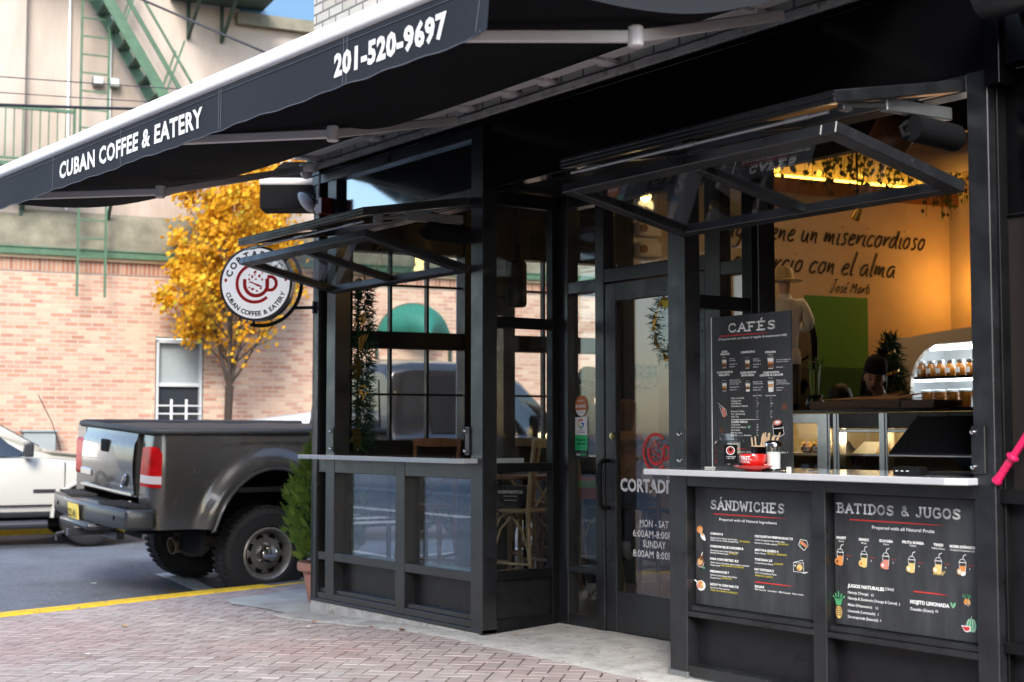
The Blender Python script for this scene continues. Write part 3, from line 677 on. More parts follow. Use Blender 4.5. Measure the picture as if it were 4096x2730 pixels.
m = T(); P = [(-2.08, 1.44, 1.555), (-2.08, Y0 + .06, 1.555), (-2.0, Y0 - .01, 1.55), (-1.0, Y0 - .02, 1.555), (-.14, Y0 - .01, 1.55), (-.045, Y0 + .08, 1.555), (-.035, 1.44, 1.56)]
m.tube(P, .034, 8); tb(m, 'bed_rail', K['vinyl'], smooth=60)
m = T(); n = 12; vs = []
for j in range(n + 1):
    z = .90 + .62 * j / n; o = -.03 * math.sin(math.pi * j / n) + (.02 if j in (n - 1, n) else 0)
    for i in range(13): x = -1.86 + 1.44 * i / 12; vs.append((x, Y0 - .02 + o - .025 * math.sin(math.pi * i / 12), z))
m.add(vs, [(j * 13 + i, j * 13 + i + 1, (j + 1) * 13 + i + 1, (j + 1) * 13 + i) for j in range(n) for i in range(12)]); m.box(-1.86, -.42, Y0, Y0 + .06, .9, 1.53)
tg = tb(m, 'tailgate', K['truckpaint'], smooth=40)
m = T(); m.box(-1.23, -1.03, Y0 - .085, Y0 - .05, 1.30, 1.43); tb(m, 'handle', K['black'], tg, bevel=.02, seg=2)
m = T(); m.box(-1.86, -.42, Y0 - .055, Y0 - .03, .915, .935); tb(m, 'chrome_strip', K['chrome'], tg)
m = T(); m.lathe([(.07, 0), (.085, .012), (.075, .02), (.06, .014), (.001, .014)], (-.60, Y0 - .055, 1.045), 28, (0, -1, 0), 1.05, .55); tb(m, 'oval_badge', K['chrome'], tg, smooth=40)
m = T(); m.lathe([(.001, .016), (.062, .016), (.001, .022)], (-.60, Y0 - .055, 1.045), 24, (0, -1, 0), 1.05, .55); tb(m, 'badge_field', K['truckdark'], tg)
m = T(); m.box(-1.84, -1.52, Y0 - .07, Y0 - .04, 1.03, 1.10); tb(m, 'name_bar', K['chrome'], tg, bevel=.008)
# tail lights
seg = [p for p in BP if p[0] > -.16 and p[1] < -1.08]; seg = [(-.30, Y0, 0, -1)] + seg
for nm, zl, zh in (('upper', 1.13, 1.405), ('lower', 1.055, 1.13), ('base', 1.02, 1.055)):
    m = T(); vs = bedrows(seg, off=.014, zlo=zl, zhi=((lambda x, y: 1.41 - .13 * max(0, min(1, (y + 1.15) / .07)) ** 2 - .02 * max(0, (-.24 - x) / .06)) if nm == 'upper' else zh), nz=6); k = 7
    m.add(vs, [(i * k + j, (i + 1) * k + j, (i + 1) * k + j + 1, i * k + j + 1) for i in range(len(seg) - 1) for j in range(6)])
    if nm == 'upper': tl = tb(m, 'tail_light', K['red_lens'], smooth=60)
    else: tb(m, 'lens', K['white_lens'] if nm == 'lower' else K['red_lens'], tl, smooth=60)
m = T(); m.box(-2.13, -1.88, Y0 - .03, Y0 + .08, 1.02, 1.40); tb(m, 'tail_light', K['red_lens'], bevel=.03, seg=2)
# bumper
m = T(); P = [(-2.18, -1.16), (-2.16, -1.42), (-1.50, -1.50), (-.70, -1.50), (-.06, -1.42), (.0, -1.16)]
m.prism([(x, y, .62) for x, y in P], (0, 0, .2)); m.prism([(x, y, .56) for x, y in ((-1.6, -1.2), (-1.55, -1.56), (-.72, -1.56), (-.66, -1.2))], (0, 0, .07))
bp_ = tb(m, 'bumper', K['truckdark'], bevel=.03, seg=2, smooth=50)
m = T(); m.prism([(x, y + (.02 if y < -1.3 else 0), .825) for x, y in ((-2.1, -1.2), (-2.1, -1.40), (-1.52, -1.47), (-1.46, -1.2))], (0, 0, .02)); m.prism([(x, y + .02, .825) for x, y in ((-.76, -1.22), (-.70, -1.48), (-.1, -1.40), (-.06, -1.22))], (0, 0, .02))
for i in range(9): m.box(-.66 + i * .066, -.63 + i * .066, -1.42, -1.24, .84, .853)
tb(m, 'step_pad', K['rubber'], bp_)
m = T()
for x in (-1.93, -1.62, -.62, -.3): m.lathe([(.03, 0), (.022, .012), (.001, .014)], (x, -1.47 if -1.7 < x < -.4 else -1.44, .72), 14, (0, -1, 0))
tb(m, 'sensor', K['black'], bp_)
m = T(); m.prism([(-1.36, -1.525, .60), (-1.06, -1.525, .60), (-1.06, -1.54, .78), (-1.36, -1.54, .78)], (0, .008, 0)); pl = tb(m, 'number_plate', K['plate'])
m = T(); m.text('BZZ·U43', (-1.34, -1.547, .655), (1, 0, 0), (0, -.08, 1), .07, .25, .02); m.text('GARDEN STATE', (-1.32, -1.545, .615), (1, 0, 0), (0, -.08, 1), .02, .2); tb(m, 'plate_lettering', K['black'], pl)
m = T(); m.box(-1.15, -1.07, -1.62, -1.2, .47, .54); m.box(-1.5, -.66, -1.28, -1.2, .46, .54); m.tube([(-1.18, -1.62, .5), (-1.3, -1.66, .47), (-1.3, -1.66, .40)], .018, 6); tb(m, 'tow_hitch', K['truckdark'], bevel=.01)
m = T(); m.lathe([(.075, 0), (.085, 0), (.085, .55), (.075, .55)], (-.68, -.70, .375), 20, (-.12, 1, .12), cap=False); m.lathe([(.001, .12), (.078, .12), (.001, .13)], (-.68, -.70, .375), 16, (-.12, 1, .12)); tb(m, 'exhaust_pipe', K['ruststeel'], smooth=40)
# cab, bonnet
CS = [(1.50, .62, 1.48, 2.18, 1.0, .80), (1.56, .62, 1.5, 2.27, 1.02, .84), (1.8, .6, 1.5, 2.31, 1.03, .86), (2.5, .6, 1.5, 2.32, 1.03, .86), (2.95, .6, 1.5, 2.28, 1.03, .85), (3.3, .6, 1.5, 2.14, 1.03, .80), (3.85, .6, 1.5, 1.64, 1.03, .80), (3.95, .6, 1.48, 1.58, 1.03, .85), (5.0, .62, 1.42, 1.50, 1.02, .88), (5.15, .66, 1.35, 1.38, 1.0, .86)]
m = T(); loft(m, CS, -1.055); cab = tb(m, 'cab', K['truckpaint'], smooth=45)
m = T()
side_glass(m, CS, -1.055, 2.0, 2.72, 1, slant0=-.10, hi=.9); tb(m, 'side_window', K['carglass'], cab, smooth=30)
m = T(); side_glass(m, CS, -1.055, 2.84, 3.5, 1, slant1=-.46, hi=.9); tb(m, 'side_window', K['carglass'], cab, smooth=30)
m = T(); m.add([(-1.75, 1.485, 1.56), (-.36, 1.485, 1.56), (-.42, 1.490, 2.1), (-1.69, 1.490, 2.1)], [(0, 1, 2, 3)]); tb(m, 'rear_window', K['carglass'], cab)
m = T(); m.add([(-1.85, 3.88, 1.60), (-.27, 3.88, 1.60), (-.36, 3.31, 2.13), (-1.75, 3.31, 2.13)], [(0, 1, 2, 3)]); tb(m, 'windscreen', K['carglass'], cab)
m = T()
for y in (2.78, 1.86, 3.5): m.box(-.035, -.012, y - .006, y + .006, .75, 1.5)
tb(m, 'door_gap', K['black'], cab)
m = T(); m.box(-.02, .02, 2.55, 2.72, 1.30, 1.345); tb(m, 'door_handle', K['black'], cab, bevel=.01)
m = T(); m.box(.02, .26, 3.2, 3.32, 1.5, 1.75); tb(m, 'side_mirror', K['black'], cab, bevel=.03)
for x, o in ((-.16, 1), (-1.95, -1)):
    for y in (.05, 4.0):
        w = wheel(tk, x, y, .335, .47, .31, o, .258, detail=(y < 1))
        # wheel() used the scaled frame for its points; store children frames
XF[tk.name] = XFT
# wheels were built against the scaled matrix: bring them to the truck's own frame
for o in list(tk.children):
    if o.name.startswith('tyre'):
        for q in [o] + list(o.children):
            q.data.transform(Matrix.Scale(KT, 4))
# ---------------- cream SUV
sv = thing('parked_suv', 'cream white SUV parked across the street behind the pickup tailgate', 'car', (-18.61, 6.56, -.09), (0, 0, math.atan2(S_.y, S_.x) - math.pi / 2))
MS = XF[sv.name]
def V(): return MB(MS)
ss = [(-4.1, .45, 1.15, 1.72, .9, .66), (-3.95, .40, 1.16, 1.86, .95, .70), (-3.0, .38, 1.16, 1.90, .97, .72), (-1.9, .38, 1.15, 1.88, .97, .72), (-1.45, .38, 1.15, 1.80, .97, .70), (-.62, .38, 1.15, 1.30, .97, .72), (-.5, .38, 1.14, 1.25, .97, .80), (.5, .42, 1.05, 1.14, .96, .80), (.85, .45, .96, 1.04, .93, .78), (.95, .5, .85, .9, .88, .75)]
m = V(); loft(m, ss, -.97); bd = m.build('body', K['cream'], sv, smooth=45)
m = V(); side_glass(m, ss, -.97, -1.9, -.72, 1, slant1=-.62, lo=.04); m.build('side_window', K['carglass'], sv, smooth=30)
m = V(); side_glass(m, ss, -.97, -3.0, -2.0, 1); m.build('side_window', K['carglass'], sv, smooth=30)
m = V(); m.add([(-1.66, -.6, 1.30), (-.28, -.6, 1.30), (-.32, -1.44, 1.78), (-1.62, -1.44, 1.78)], [(0, 1, 2, 3)]); m.build('windscreen', K['carglass'], sv)
m = V(); m.box(.0, .2, -.86, -.74, 1.17, 1.36); m.box(-.05, .02, -.86, -.78, 1.17, 1.22); m.build('side_mirror', K['truckdark'], sv, bevel=.03, seg=2)
m = V(); m.box(-.0, .017, -.72, -.44, .70, .75); m.build('name_badge', K['truckdark'], sv, bevel=.006)
m = V(); m.box(-.02, .014, -.33, -.322, .45, 1.1); m.box(-.02, .018, -1.95, -.34, .535, .55); m.build('door_seam', K['black'], sv)
m = V(); m.tube([(.1, -3.2, .30), (.1, -.55, .30)], .055, 8); m.build('running_board', K['truckdark'], sv, smooth=50)
m = V(); m.add([(.012 * 0 + .016, .0 + .46 * math.cos(math.pi * i / 16), .38 + .46 * math.sin(math.pi * i / 16)) for i in range(17)] + [(.016, 0, .38)], [(i, i + 1, 17) for i in range(16)]); m.build('wheel_arch', K['black'], sv)
m = V(); m.tube([(.02, .0 + .48 * math.cos(math.pi * i / 16), .38 + .48 * math.sin(math.pi * i / 16)) for i in range(17)], .03, 6); m.build('arch_trim', K['cream'], sv, smooth=60)
m = V(); m.tube([(-.55, -.3, 1.22), (-.6, -.42, 1.62), (-.66, -.6, 2.0)], .006, 5); m.build('aerial', K['black'], sv)
for x, o in ((-.1, 1), (-1.84, -1)):
    for y in (0, -3.0): wheel(sv, x, y, .38, .38, .24, o, .22, detail=False)
m = V(); m.box(-1.6, -.3, -3.9, .7, .25, .42); m.build('underbody', K['black'], sv)
# ---------------- white car, just its roof shows above the bed cover
def plain_car(name, label, loc, rot, paint, grp=None, hs=1.0):
    c = thing(name, label, 'car', loc, (0, 0, rot), grp); M = XF[c.name]
    cs = [(-2.2, .3, .85, .92, .8, .6), (-2.05, .25, .9, 1.0, .86, .62), (-1.5, .22, .92, 1.38, .88, .6), (-.7, .22, .92, 1.47, .88, .62), (.2, .22, .92, 1.44, .88, .6), (1.0, .22, .92, 1.0, .88, .66), (1.9, .25, .82, .88, .86, .66), (2.2, .3, .65, .7, .76, .6)]
    cs = [(a, b * hs, c_ * hs, e * hs, f, g_) for a, b, c_, e, f, g_ in cs]
    m = MB(M); loft(m, cs, 0); m.build('body', paint, c, smooth=45)
    for sd_ in (1, -1):
        m = MB(M); side_glass(m, cs, 0, -1.5, .75, sd_, slant0=.25, slant1=-.6); m.build('side_window', K['carglass'], c, smooth=30)
    m = MB(M); m.add([(-.62, .98, 1.02 * hs), (.62, .98, 1.02 * hs), (.55, .26, 1.43 * hs), (-.55, .26, 1.43 * hs)], [(0, 1, 2, 3)]); m.build('windscreen', K['carglass'], c)
    m = MB(M); m.add([(-.62, -2.06, 1.0 * hs), (.62, -2.06, 1.0 * hs), (.55, -1.52, 1.37 * hs), (-.55, -1.52, 1.37 * hs)], [(0, 1, 2, 3)]); m.build('rear_window', K['carglass'], c)
    for x, o in ((.8, 1), (-.8, -1)):
        for y in (-1.35, 1.35): wheel(c, x, y, .31, .31, .2, o, .2, detail=False)
    return c
plain_car('parked_car', 'white car parked across the street, only its roof showing above the pickup bed', (-18.0, 10.2, -.09), math.atan2(S_.y, S_.x) - math.pi / 2, K['whitecar'], hs=1.2)
# ================================================================== CAFE BUILDING
K['beige'] = mat('warm interior wall', (.43, .345, .25), .85, var=.1, vs=2, bump=.1, bs=90)
K['wallwhite'] = mat('off white wall', (.66, .62, .57), .85, var=.05)
K['wgreen'] = mat('green wall paint', (.05, .19, .035), .8)
K['wgreen2'] = mat('dark green wall paint', (.008, .07, .02), .8)
K['ceil'] = mat('plank ceiling', (.55, .40, .25), .8, var=.1, vs=2, stretch=(1, 12, 1))
K['floor'] = mat('dark tile floor', (.09, .08, .075), .4, var=.3, vs=3)
K['ink'] = mat('black wall lettering', (.015, .012, .01), .8)
K['cbrick'] = brickmat('cream glazed brick', (.50, .45, .37), (.58, .54, .46), (.66, .62, .55), (.20, .18, .16), .225, .085, .010, bump=.6, rough=.55)
K['headbrick'] = mat('head', (.3, .3, .3))
cb = thing('cafe_building', 'black framed corner cafe with cream brick above and fold up windows', 'cafe', (-8.1, 5.6, 0))
YF = 5.6
def q(m, x0, x1, z0, z1, y0=YF, y1=YF + .14): m.box(x0, x1, y0, y1, z0, z1)
# --- left bay
m = MB()
for x0, x1 in ((-10.55, -10.475), (-10.346, -10.2)): q(m, x0, x1, .05, 3.47)
q(m, -8.237, -8.09, .0, 3.55, YF - .003, YF + .12)
q(m, -9.25, -9.115, .05, 1.183)
for x0, x1 in ((-10.475, -10.346), (-10.2, -9.25), (-9.115, -8.237)):
    q(m, x0, x1, .05, .10, YF, YF + .12); q(m, x0, x1, .10, .135, YF + .02, YF + .12); q(m, x0, x1, .364, .431, YF + .002, YF + .12); q(m, x0, x1, 1.075, 1.183, YF + .002, YF + .12)
q(m, -10.2, -8.237, 3.0, 3.12, YF + .002, YF + .12); q(m, -10.62, -8.237, 3.47, 3.55, YF - .002, YF + .14)
q(m, -10.58, -8.09, .02, .05, YF - .012, YF + .12)
m.build('window_frame', K['frame'], cb, bevel=.004)
m = MB(); q(m, -10.475, -10.346, .135, .364, 5.69, 5.70); q(m, -10.2, -9.25, .135, .364, 5.69, 5.70); q(m, -9.115, -8.237, .135, .364, 5.69, 5.70); q(m, -10.475, -10.346, .431, 1.075, 5.70, 5.71); q(m, -10.475, -10.346, 1.183, 3.47, 5.70, 5.71)
m.build('kick_panel', K['kick'], cb)
for x0, x1 in ((-10.2, -9.25), (-9.115, -8.237)):
    m = MB(); q(m, x0, x1, .431, 1.075, 5.69, 5.697); m.build('window_pane', K['glass_low'], cb)
m = MB(); q(m, -10.2, -8.237, 3.12, 3.47, 5.65, 5.70); m.build('gloss_panel', K['mirror'], cb)
m = MB(); vs = []
for i in range(41):
    x = -10.56 + 2.44 * i / 40; vs += [(x, 5.58 + .02 * noise.noise((x * 4, 1, 0)), -.14), (x, 5.586 + .012 * noise.noise((x * 6, 5, 0)), -.02), (x, 5.59, .022)]
m.add(vs, [(i * 3 + k, i * 3 + 3 + k, i * 3 + 4 + k, i * 3 + 1 + k) for i in range(40) for k in range(2)]); m.box(-10.56, -8.12, 5.6, 5.75, -.14, .0)
m.box(-10.57, -10.555, 5.6, 5.75, -.12, .02)
m.build('base_plinth', K['conc2'], cb, smooth=50)
m = MB(); P = [(-10.53, 5.44), (-8.24, 5.44), (-8.15, 5.48), (-8.15, 6.0), (-10.40, 6.0)]
m.prism([(x, y, 1.185) for x, y in P], (0, 0, .035)); m.build('window_counter', K['quartz'], cb, bevel=.004)
# hinge plates with dome nuts
def hinge(x0, x1, y, z0=1.24, z1=1.44, nx=None):
    m = MB(); m.box(x0, x1, y - .012, y, z0, z1); h = m.build('hinge_plate', K['frame'], cb, bevel=.003)
    m = MB()
    for z in (z0 + .03, z1 - .03): m.lathe([(.013, 0), (.013, .012), (.009, .022), (.001, .026)], (nx if nx else (x0 + x1) / 2, y - .012, z), 10, (0, -1, 0))
    m.build('dome_nut', K['chrome'], h, smooth=40)
hinge(-10.255, -10.195, YF - .002, nx=-10.225); hinge(-8.29, -8.235, YF - .004, nx=-8.27)
hinge(-6.09, -6.045, YF - .002, 1.21, 1.42, nx=-6.075); hinge(-4.105, -4.03, YF - .002, 1.21, 1.43, nx=-4.085)
# --- fascia, lintel, upper wall
m = MB(); q(m, -10.62, 3, 3.553, 3.59, YF - .012, YF + .2); q(m, -8.09, -3.98, 3.085, 3.55, YF - .001, YF + .1); q(m, -3.90, 3, 3.085, 3.55, YF - .001, YF + .1); q(m, -3.98, -3.90, 3.0, 3.552, YF - .03, YF + .1)
m.build('fascia', K['gloss'], cb, bevel=.002)
m = MB(); vs = []; n = 120
for i in range(n + 1):
    x = -10.66 + 13.6 * i / n; e = .012 * noise.noise((x * 5, 0, 3)); vs += [(x, 5.58, 3.591), (x, 5.555, 3.595), (x, 5.555 + e * .3, 3.632 + e), (x, 5.62, 3.64)]
m.add(vs, [(i * 4 + k, i * 4 + 4 + k, i * 4 + 5 + k, i * 4 + 1 + k) for i in range(n) for k in range(3)]); m.build('lintel', K['conc2'], cb, smooth=50)
m = MB(); m.box(-10.62, 3, 5.6, 5.95, 3.592, 6.2); m.build('upper_wall', K['cbrick'], cb)
m = MB(); m.box(-10.68, 3, 5.42, 5.6, 3.93, 3.97); m.build('flashing', K['frame_dk'], cb)
# --- doorway: left and right returns, door wall
def ret(x0, x1, xp):
    m = MB()
    for z0, z1 in ((.0, .11), (.38, .44), (1.122, 1.185), (2.134, 2.211), (3.0, 3.085)): m.box(x0, x1, 5.722, 6.205, z0, z1)
    m.box(x0 - .003, x1 + .003, 6.205, 6.262, .0, 3.085); m.build('return_frame', K['frame_dk'], cb, bevel=.003)
    m = MB(); m.box(xp - .005, xp + .005, 5.722, 6.205, .11, .38); m.build('kick_panel', K['kick'], cb)
    for z0, z1 in ((.44, 1.122), (1.185, 2.134), (2.211, 3.0)):
        m = MB(); m.box(xp - .003, xp + .003, 5.722, 6.205, z0, z1); m.build('window_pane', K['glass'], cb)
ret(-8.16, -8.093, -8.13); ret(-6.187, -6.11, -6.15)
YD = 6.265
m = MB()
def d(x0, x1, z0, z1, y0=YD, y1=YD + .1): m.box(x0, x1, y0, y1, z0, z1)
d(-8.16, -7.99, 0, 3.1); d(-7.682, -7.585, .02, 3.1); d(-6.58, -6.44, .02, 3.1)
d(-7.99, -7.682, .03, .125, YD + .004); d(-7.99, -7.682, .416, .462, YD + .004); d(-7.99, -7.682, 2.385, 2.47, YD + .004); d(-7.99, -7.682, 3.0, 3.1, YD + .004)
d(-7.585, -6.58, 2.435, 2.53, YD + .004); d(-7.585, -6.58, 3.0, 3.1, YD + .004); d(-6.19, -6.11, 0, 3.1, YD + .003, YD + .15)
for z0, z1 in ((.03, .125), (.416, .462), (2.385, 2.47), (3.0, 3.1)): d(-6.44, -6.19, z0, z1, YD + .004)
m.build('door_frame', K['frame'], cb, bevel=.004)
for z0, z1 in ((.125, .416), (.462, 2.385), (2.47, 3.0)):
    m = MB(); d(-7.99, -7.682, z0, z1, YD + .06, YD + .066); m.build('window_pane', K['glass_dk'], cb)
for z0, z1 in ((.125, .416), (.462, 2.385), (2.47, 3.0)):
    m = MB(); d(-6.44, -6.19, z0, z1, YD + .06, YD + .066); m.build('window_pane', K['glass_dk'], cb)
m = MB(); d(-7.585, -6.58, 2.53, 3.0, YD + .06, YD + .066); m.build('window_pane', K['glass_dk'], cb)
m = MB(); DY0, DY1 = YD + .006, YD + .055
d(-7.578, -7.47, .06, 2.425, DY0, DY1); d(-6.69, -6.585, .06, 2.425, DY0, DY1); d(-7.47, -6.69, 2.30, 2.425, DY0 + .001, DY1); d(-7.47, -6.69, .06, .325, DY0 + .001, DY1)
door = m.build('door', K['frame'], cb, bevel=.003)
m = MB(); d(-7.47, -6.69, .325, 2.30, YD + .028, YD + .034); m.build('door_pane', K['glass_dk'], door)
m = MB(); hx = -7.545; m.tube([(hx, DY0, .885), (hx, DY0 - .05, .885), (hx, DY0 - .075, .91), (hx, DY0 - .08, .96), (hx, DY0 - .08, 1.13), (hx, DY0 - .075, 1.18), (hx, DY0 - .05, 1.205), (hx, DY0, 1.205)], .015, 10); m.build('handle', K['frame_dk'], door, smooth=60)
m = MB(); m.lathe([(.022, 0), (.022, .012), (.012, .014), (.001, .014)], (-7.50, DY0, 1.375), 16, (0, -1, 0)); m.build('lock', mat('brass', (.5, .36, .16), .3, 1), door, smooth=40)
# ceiling of the doorway
m = MB(); m.box(-8.09, -6.19, 5.70, 6.5, 3.10, 3.14); m.build('soffit', K['frame_dk'], cb)
# logo: the cup inside the letter C
def logo(m, c, r, ex, ez, mi=0, beans=True):
    m.mi = mi; c, ex, ez = Vector(c), Vector(ex).normalized(), Vector(ez).normalized()
    P = lambda x, y: c + ex * x * r + ez * y * r
    m.disc(c, r, ex, ez, 40, 48, 312, r * .84)
    m.disc(P(.06, -.02), r * .68, ex, ez, 30, 180, 345, r * .50)
    m.poly([P(-.62, -.03), P(-.44, -.03), P(-.44, .22), P(-.62, .22)]); m.poly([P(.52, -.25), P(.72, -.2), P(.72, .22), P(.52, .22)])
    m.disc(P(.74, -.02), r * .42, ex, ez, 20, -75, 75, r * .26); m.poly([P(.62, .22), P(.62, .40), P(.86, .385), P(.86, .23)]); m.poly([P(.5, -.42), P(.86, -.42), P(.86, -.27), P(.6, -.25)])
    if beans:
        rr = random.Random(3)
        for x, y, s in ((0, .55, .09), (-.15, .33, .08), (.22, .36, .09), (-.3, .2, .07), (.36, .18, .07), (.04, .2, .06), (-.12, -.28, .09), (.1, -.38, .07), (.3, -.25, .07), (-.28, -.2, .06), (-.02, .42, .05), (.14, -.1, .05), (-.3, .42, .05), (.36, .5, .05)):
            a = rr.uniform(0, 3); e1 = ex * math.cos(a) + ez * math.sin(a); e2 = (ez * math.cos(a) - ex * math.sin(a)) * .7
            m.disc(P(x, y), r * s, e1, e2, 10)
        m.poly([P(-.36, .06), P(-.2, .1), P(0, .0), P(.2, -.06), P(.38, -.16), P(.3, -.19), P(.1, -.14), P(-.1, -.02), P(-.25, .03)])
m = MB(); yl = YD + .024; logo(m, (-7.085, yl, 1.27), .128, (1, 0, 0), (0, 0, 1)); m.build('emblem', K['logo'], door)
m = MB(); m.text('CORTADITOS', (-7.445, yl, 1.005), (1, 0, 0), (0, 0, 1), .083, .70, .035)
m.mi = 1; ap = Vector((-7.445 + .70 * .455, yl - .002, 1.03)); m.poly([ap + Vector((math.sin(i * math.pi / 5) * (.014 if i % 2 else .032) * .6, 0, math.cos(i * math.pi / 5) * (.007 if i % 2 else .017))) for i in range(10)]); m.build('name_lettering', [K['letter'], K['black']], door)
m = MB()
for t, z, x0, wd in (('MON - SAT', .775, -7.245, .285), ('6:00AM-8:00PM', .705, -7.315, .43), ('SUNDAY', .64, -7.215, .225), ('8:00AM 8:00PM', .572, -7.315, .43)): m.text(t, (x0, yl, z), (1, 0, 0), (0, 0, 1), .047, wd, .012, spacing=1.05)
m.build('opening_hours', K['letter'], door)
# --- right bay
m = MB()
q(m, -6.19, -6.044, .03, 3.085, YF - .002, YF + .12); q(m, -5.10, -5.008, .08, 1.155); q(m, -4.10, -3.985, .03, 3.085, YF - .002, YF + .12)
for x0, x1 in ((-6.044, -5.10), (-5.008, -4.10)):
    q(m, x0, x1, .0, .085, YF, YF + .12); q(m, x0, x1, .355, .388, YF + .002, YF + .12); q(m, x0, x1, .388, .418, YF + .016, YF + .12); q(m, x0, x1, 1.092, 1.155, YF + .002, YF + .12)
q(m, -6.044, -4.10, 3.0, 3.083, YF + .002, YF + .12)
m.build('window_frame', K['frame'], cb, bevel=.004)
m = MB(); q(m, -6.044, -5.10, .085, .355, 5.68, 5.69); q(m, -5.008, -4.10, .085, .355, 5.68, 5.69); q(m, -6.044, -5.10, .418, 1.092, 5.665, 5.68); q(m, -5.008, -4.10, .418, 1.092, 5.665, 5.68); m.build('kick_panel', K['kick'], cb)
m = MB(); q(m, -6.20, -6.03, -.0, .045, YF - .014, YF + .1); q(m, -6.03, 2, -.0, .02, YF - .004, YF + .1); m.build('post_foot', K['alu'], cb, bevel=.003)
m = MB(); m.prism([(x, y, 1.156) for x, y in ((-6.27, 5.47), (-4.17, 5.47), (-4.08, 5.52), (-4.08, 5.74), (-4.13, 6.3), (-6.27, 6.3), (-6.27, 5.61))], (0, 0, .034)); m.build('window_counter', K['quartz'], cb, bevel=.004)
# --- bay beyond the right post
m = MB(); q(m, -3.985, 1, 1.075, 1.14, YF + .03, YF + .12); q(m, -3.985, 1, .40, .45, YF + .03, YF + .12); q(m, -3.985, -3.97, .0, 3.085, YF + .05, YF + .14); q(m, -3.985, 1, .0, .09, YF + .03, YF + .12); q(m, -3.82, -3.79, 1.14, 3.085, YF + .06, YF + .12); q(m, -3.97, -3.82, 2.40, 2.41, YF + .1, YF + .13)
m.build('window_frame', K['frame_dk'], cb, bevel=.003)
m = MB(); q(m, -3.97, 1, .45, 1.075, 5.69, 5.7); q(m, -3.97, 1, .09, .4, 5.69, 5.7); m.build('kick_panel', K['kick'], cb)
K['greypanel'] = mat('satin grey panel', (.024, .020, .018), .45, var=.1, vs=2, spec=.15)
m = MB(); q(m, -3.97, -3.82, 1.14, 2.40, 5.715, 5.72); q(m, -3.79, 1, 1.14, 3.085, 5.715, 5.72); m.build('grey_panel', K['greypanel'], cb)
m = MB(); q(m, -3.97, -3.82, 2.41, 3.085, 5.715, 5.72); m.build('gloss_panel', K['gloss'], cb)
# --- fold up windows
def sash(par, x0, x1, a, b, th, split, name, wd=.085):
    a, b = Vector((0, *a)), Vector((0, *b)); d_ = (b - a); L_ = d_.length; M = frameM((x0, a.y, a.z), (1, 0, 0), d_); W = x1 - x0
    h = th / 2; m = MB(M)
    m.box(0, wd, 0, L_, -h, h); m.box(W - wd, W, 0, L_, -h, h); m.box(wd, W - wd, 0, wd * .8, -h + .002, h - .002); m.box(wd, W - wd, L_ - wd, L_, -h + .002, h - .002)
    if split: m.box(W / 2 - .03, W / 2 + .03, wd * .8, L_ - wd, -h + .002, h - .002)
    f = m.build(name, K['frame'], par, bevel=.004)
    xs_ = [(wd, W / 2 - .03), (W / 2 + .03, W - wd)] if split else [(wd, W - wd)]
    return f, [(MB(M).box(xa, xb, wd * .8, L_ - wd, -.003, .003)) for xa, xb in xs_], M, L_
def foldup(x0, x1, yo, zu, zl, zb):
    f, pn, M, L_ = sash(cb, x0, x1, (5.59, 3.03), (yo, zu), .055, True, 'fold_up_window')
    for p in pn: p.build('pane', K['glass_sash'], f)
    g_, pn2, M2, L2 = sash(f, x0, x1, (5.59, zb), (yo + .01, zl), .055, True, 'lower_sash')
    for p in pn2: p.build('pane', K['glass_sash'], f)
    m = MB()
    for t in (.08, .46, .84):
        x = x0 + (x1 - x0) * t; m.tube([(x, yo + .03, (zu + zl) / 2 + .012), (x + .14, yo + .03, (zu + zl) / 2 + .012)], .014, 8)
    m.tube([(x0 + .06, yo + .03, (zu + zl) / 2 + .012), (x1 - .06, yo + .03, (zu + zl) / 2 + .012)], .009, 6); m.build('fold_hinge', K['alu'], f, smooth=50)
    m = MB()
    for i in range(3): m.box(x0, x1, yo - .006, yo + .004, zu - .025 + i * .02, zu - .013 + i * .02)
    m.build('weather_strip', K['frame_dk'], f)
    for xe in (x1 - .07, ):
        m = MB(); m.beam((xe, 5.10, 2.885), (xe, 5.57, 2.90), .045, .06); m.tube([(xe, yo + .16, 2.85), (xe, 5.11, 2.885)], .013, 8); m.box(xe - .02, xe + .02, yo + .12, yo + .18, 2.82, 2.88)
        m.build('actuator_arm', K['alu'], f, bevel=.004)
        m = MB(); m.tube([(xe + .01, 5.28, 2.80), (xe + .01, 5.60, 2.79)], .065, 14); m.tube([(xe - .01, 5.28, 2.83), (xe - .02, 5.24, 2.80), (xe - .01, 5.25, 2.76), (xe, 5.28, 2.77)], .012, 6); m.beam((xe, 5.33, 2.80), (xe, 5.34, 2.93), .05, .04)
        m.build('actuator_motor', K['black'], f, smooth=40)
    m = MB(); m.box(x1 - .14, x1 + .005, 5.58, 5.598, 2.98, 3.12)
foldup(-10.195, -8.243, 4.735, 2.88, 2.735, 2.545); foldup(-6.04, -4.11, 4.69, 2.852, 2.722, 2.548)
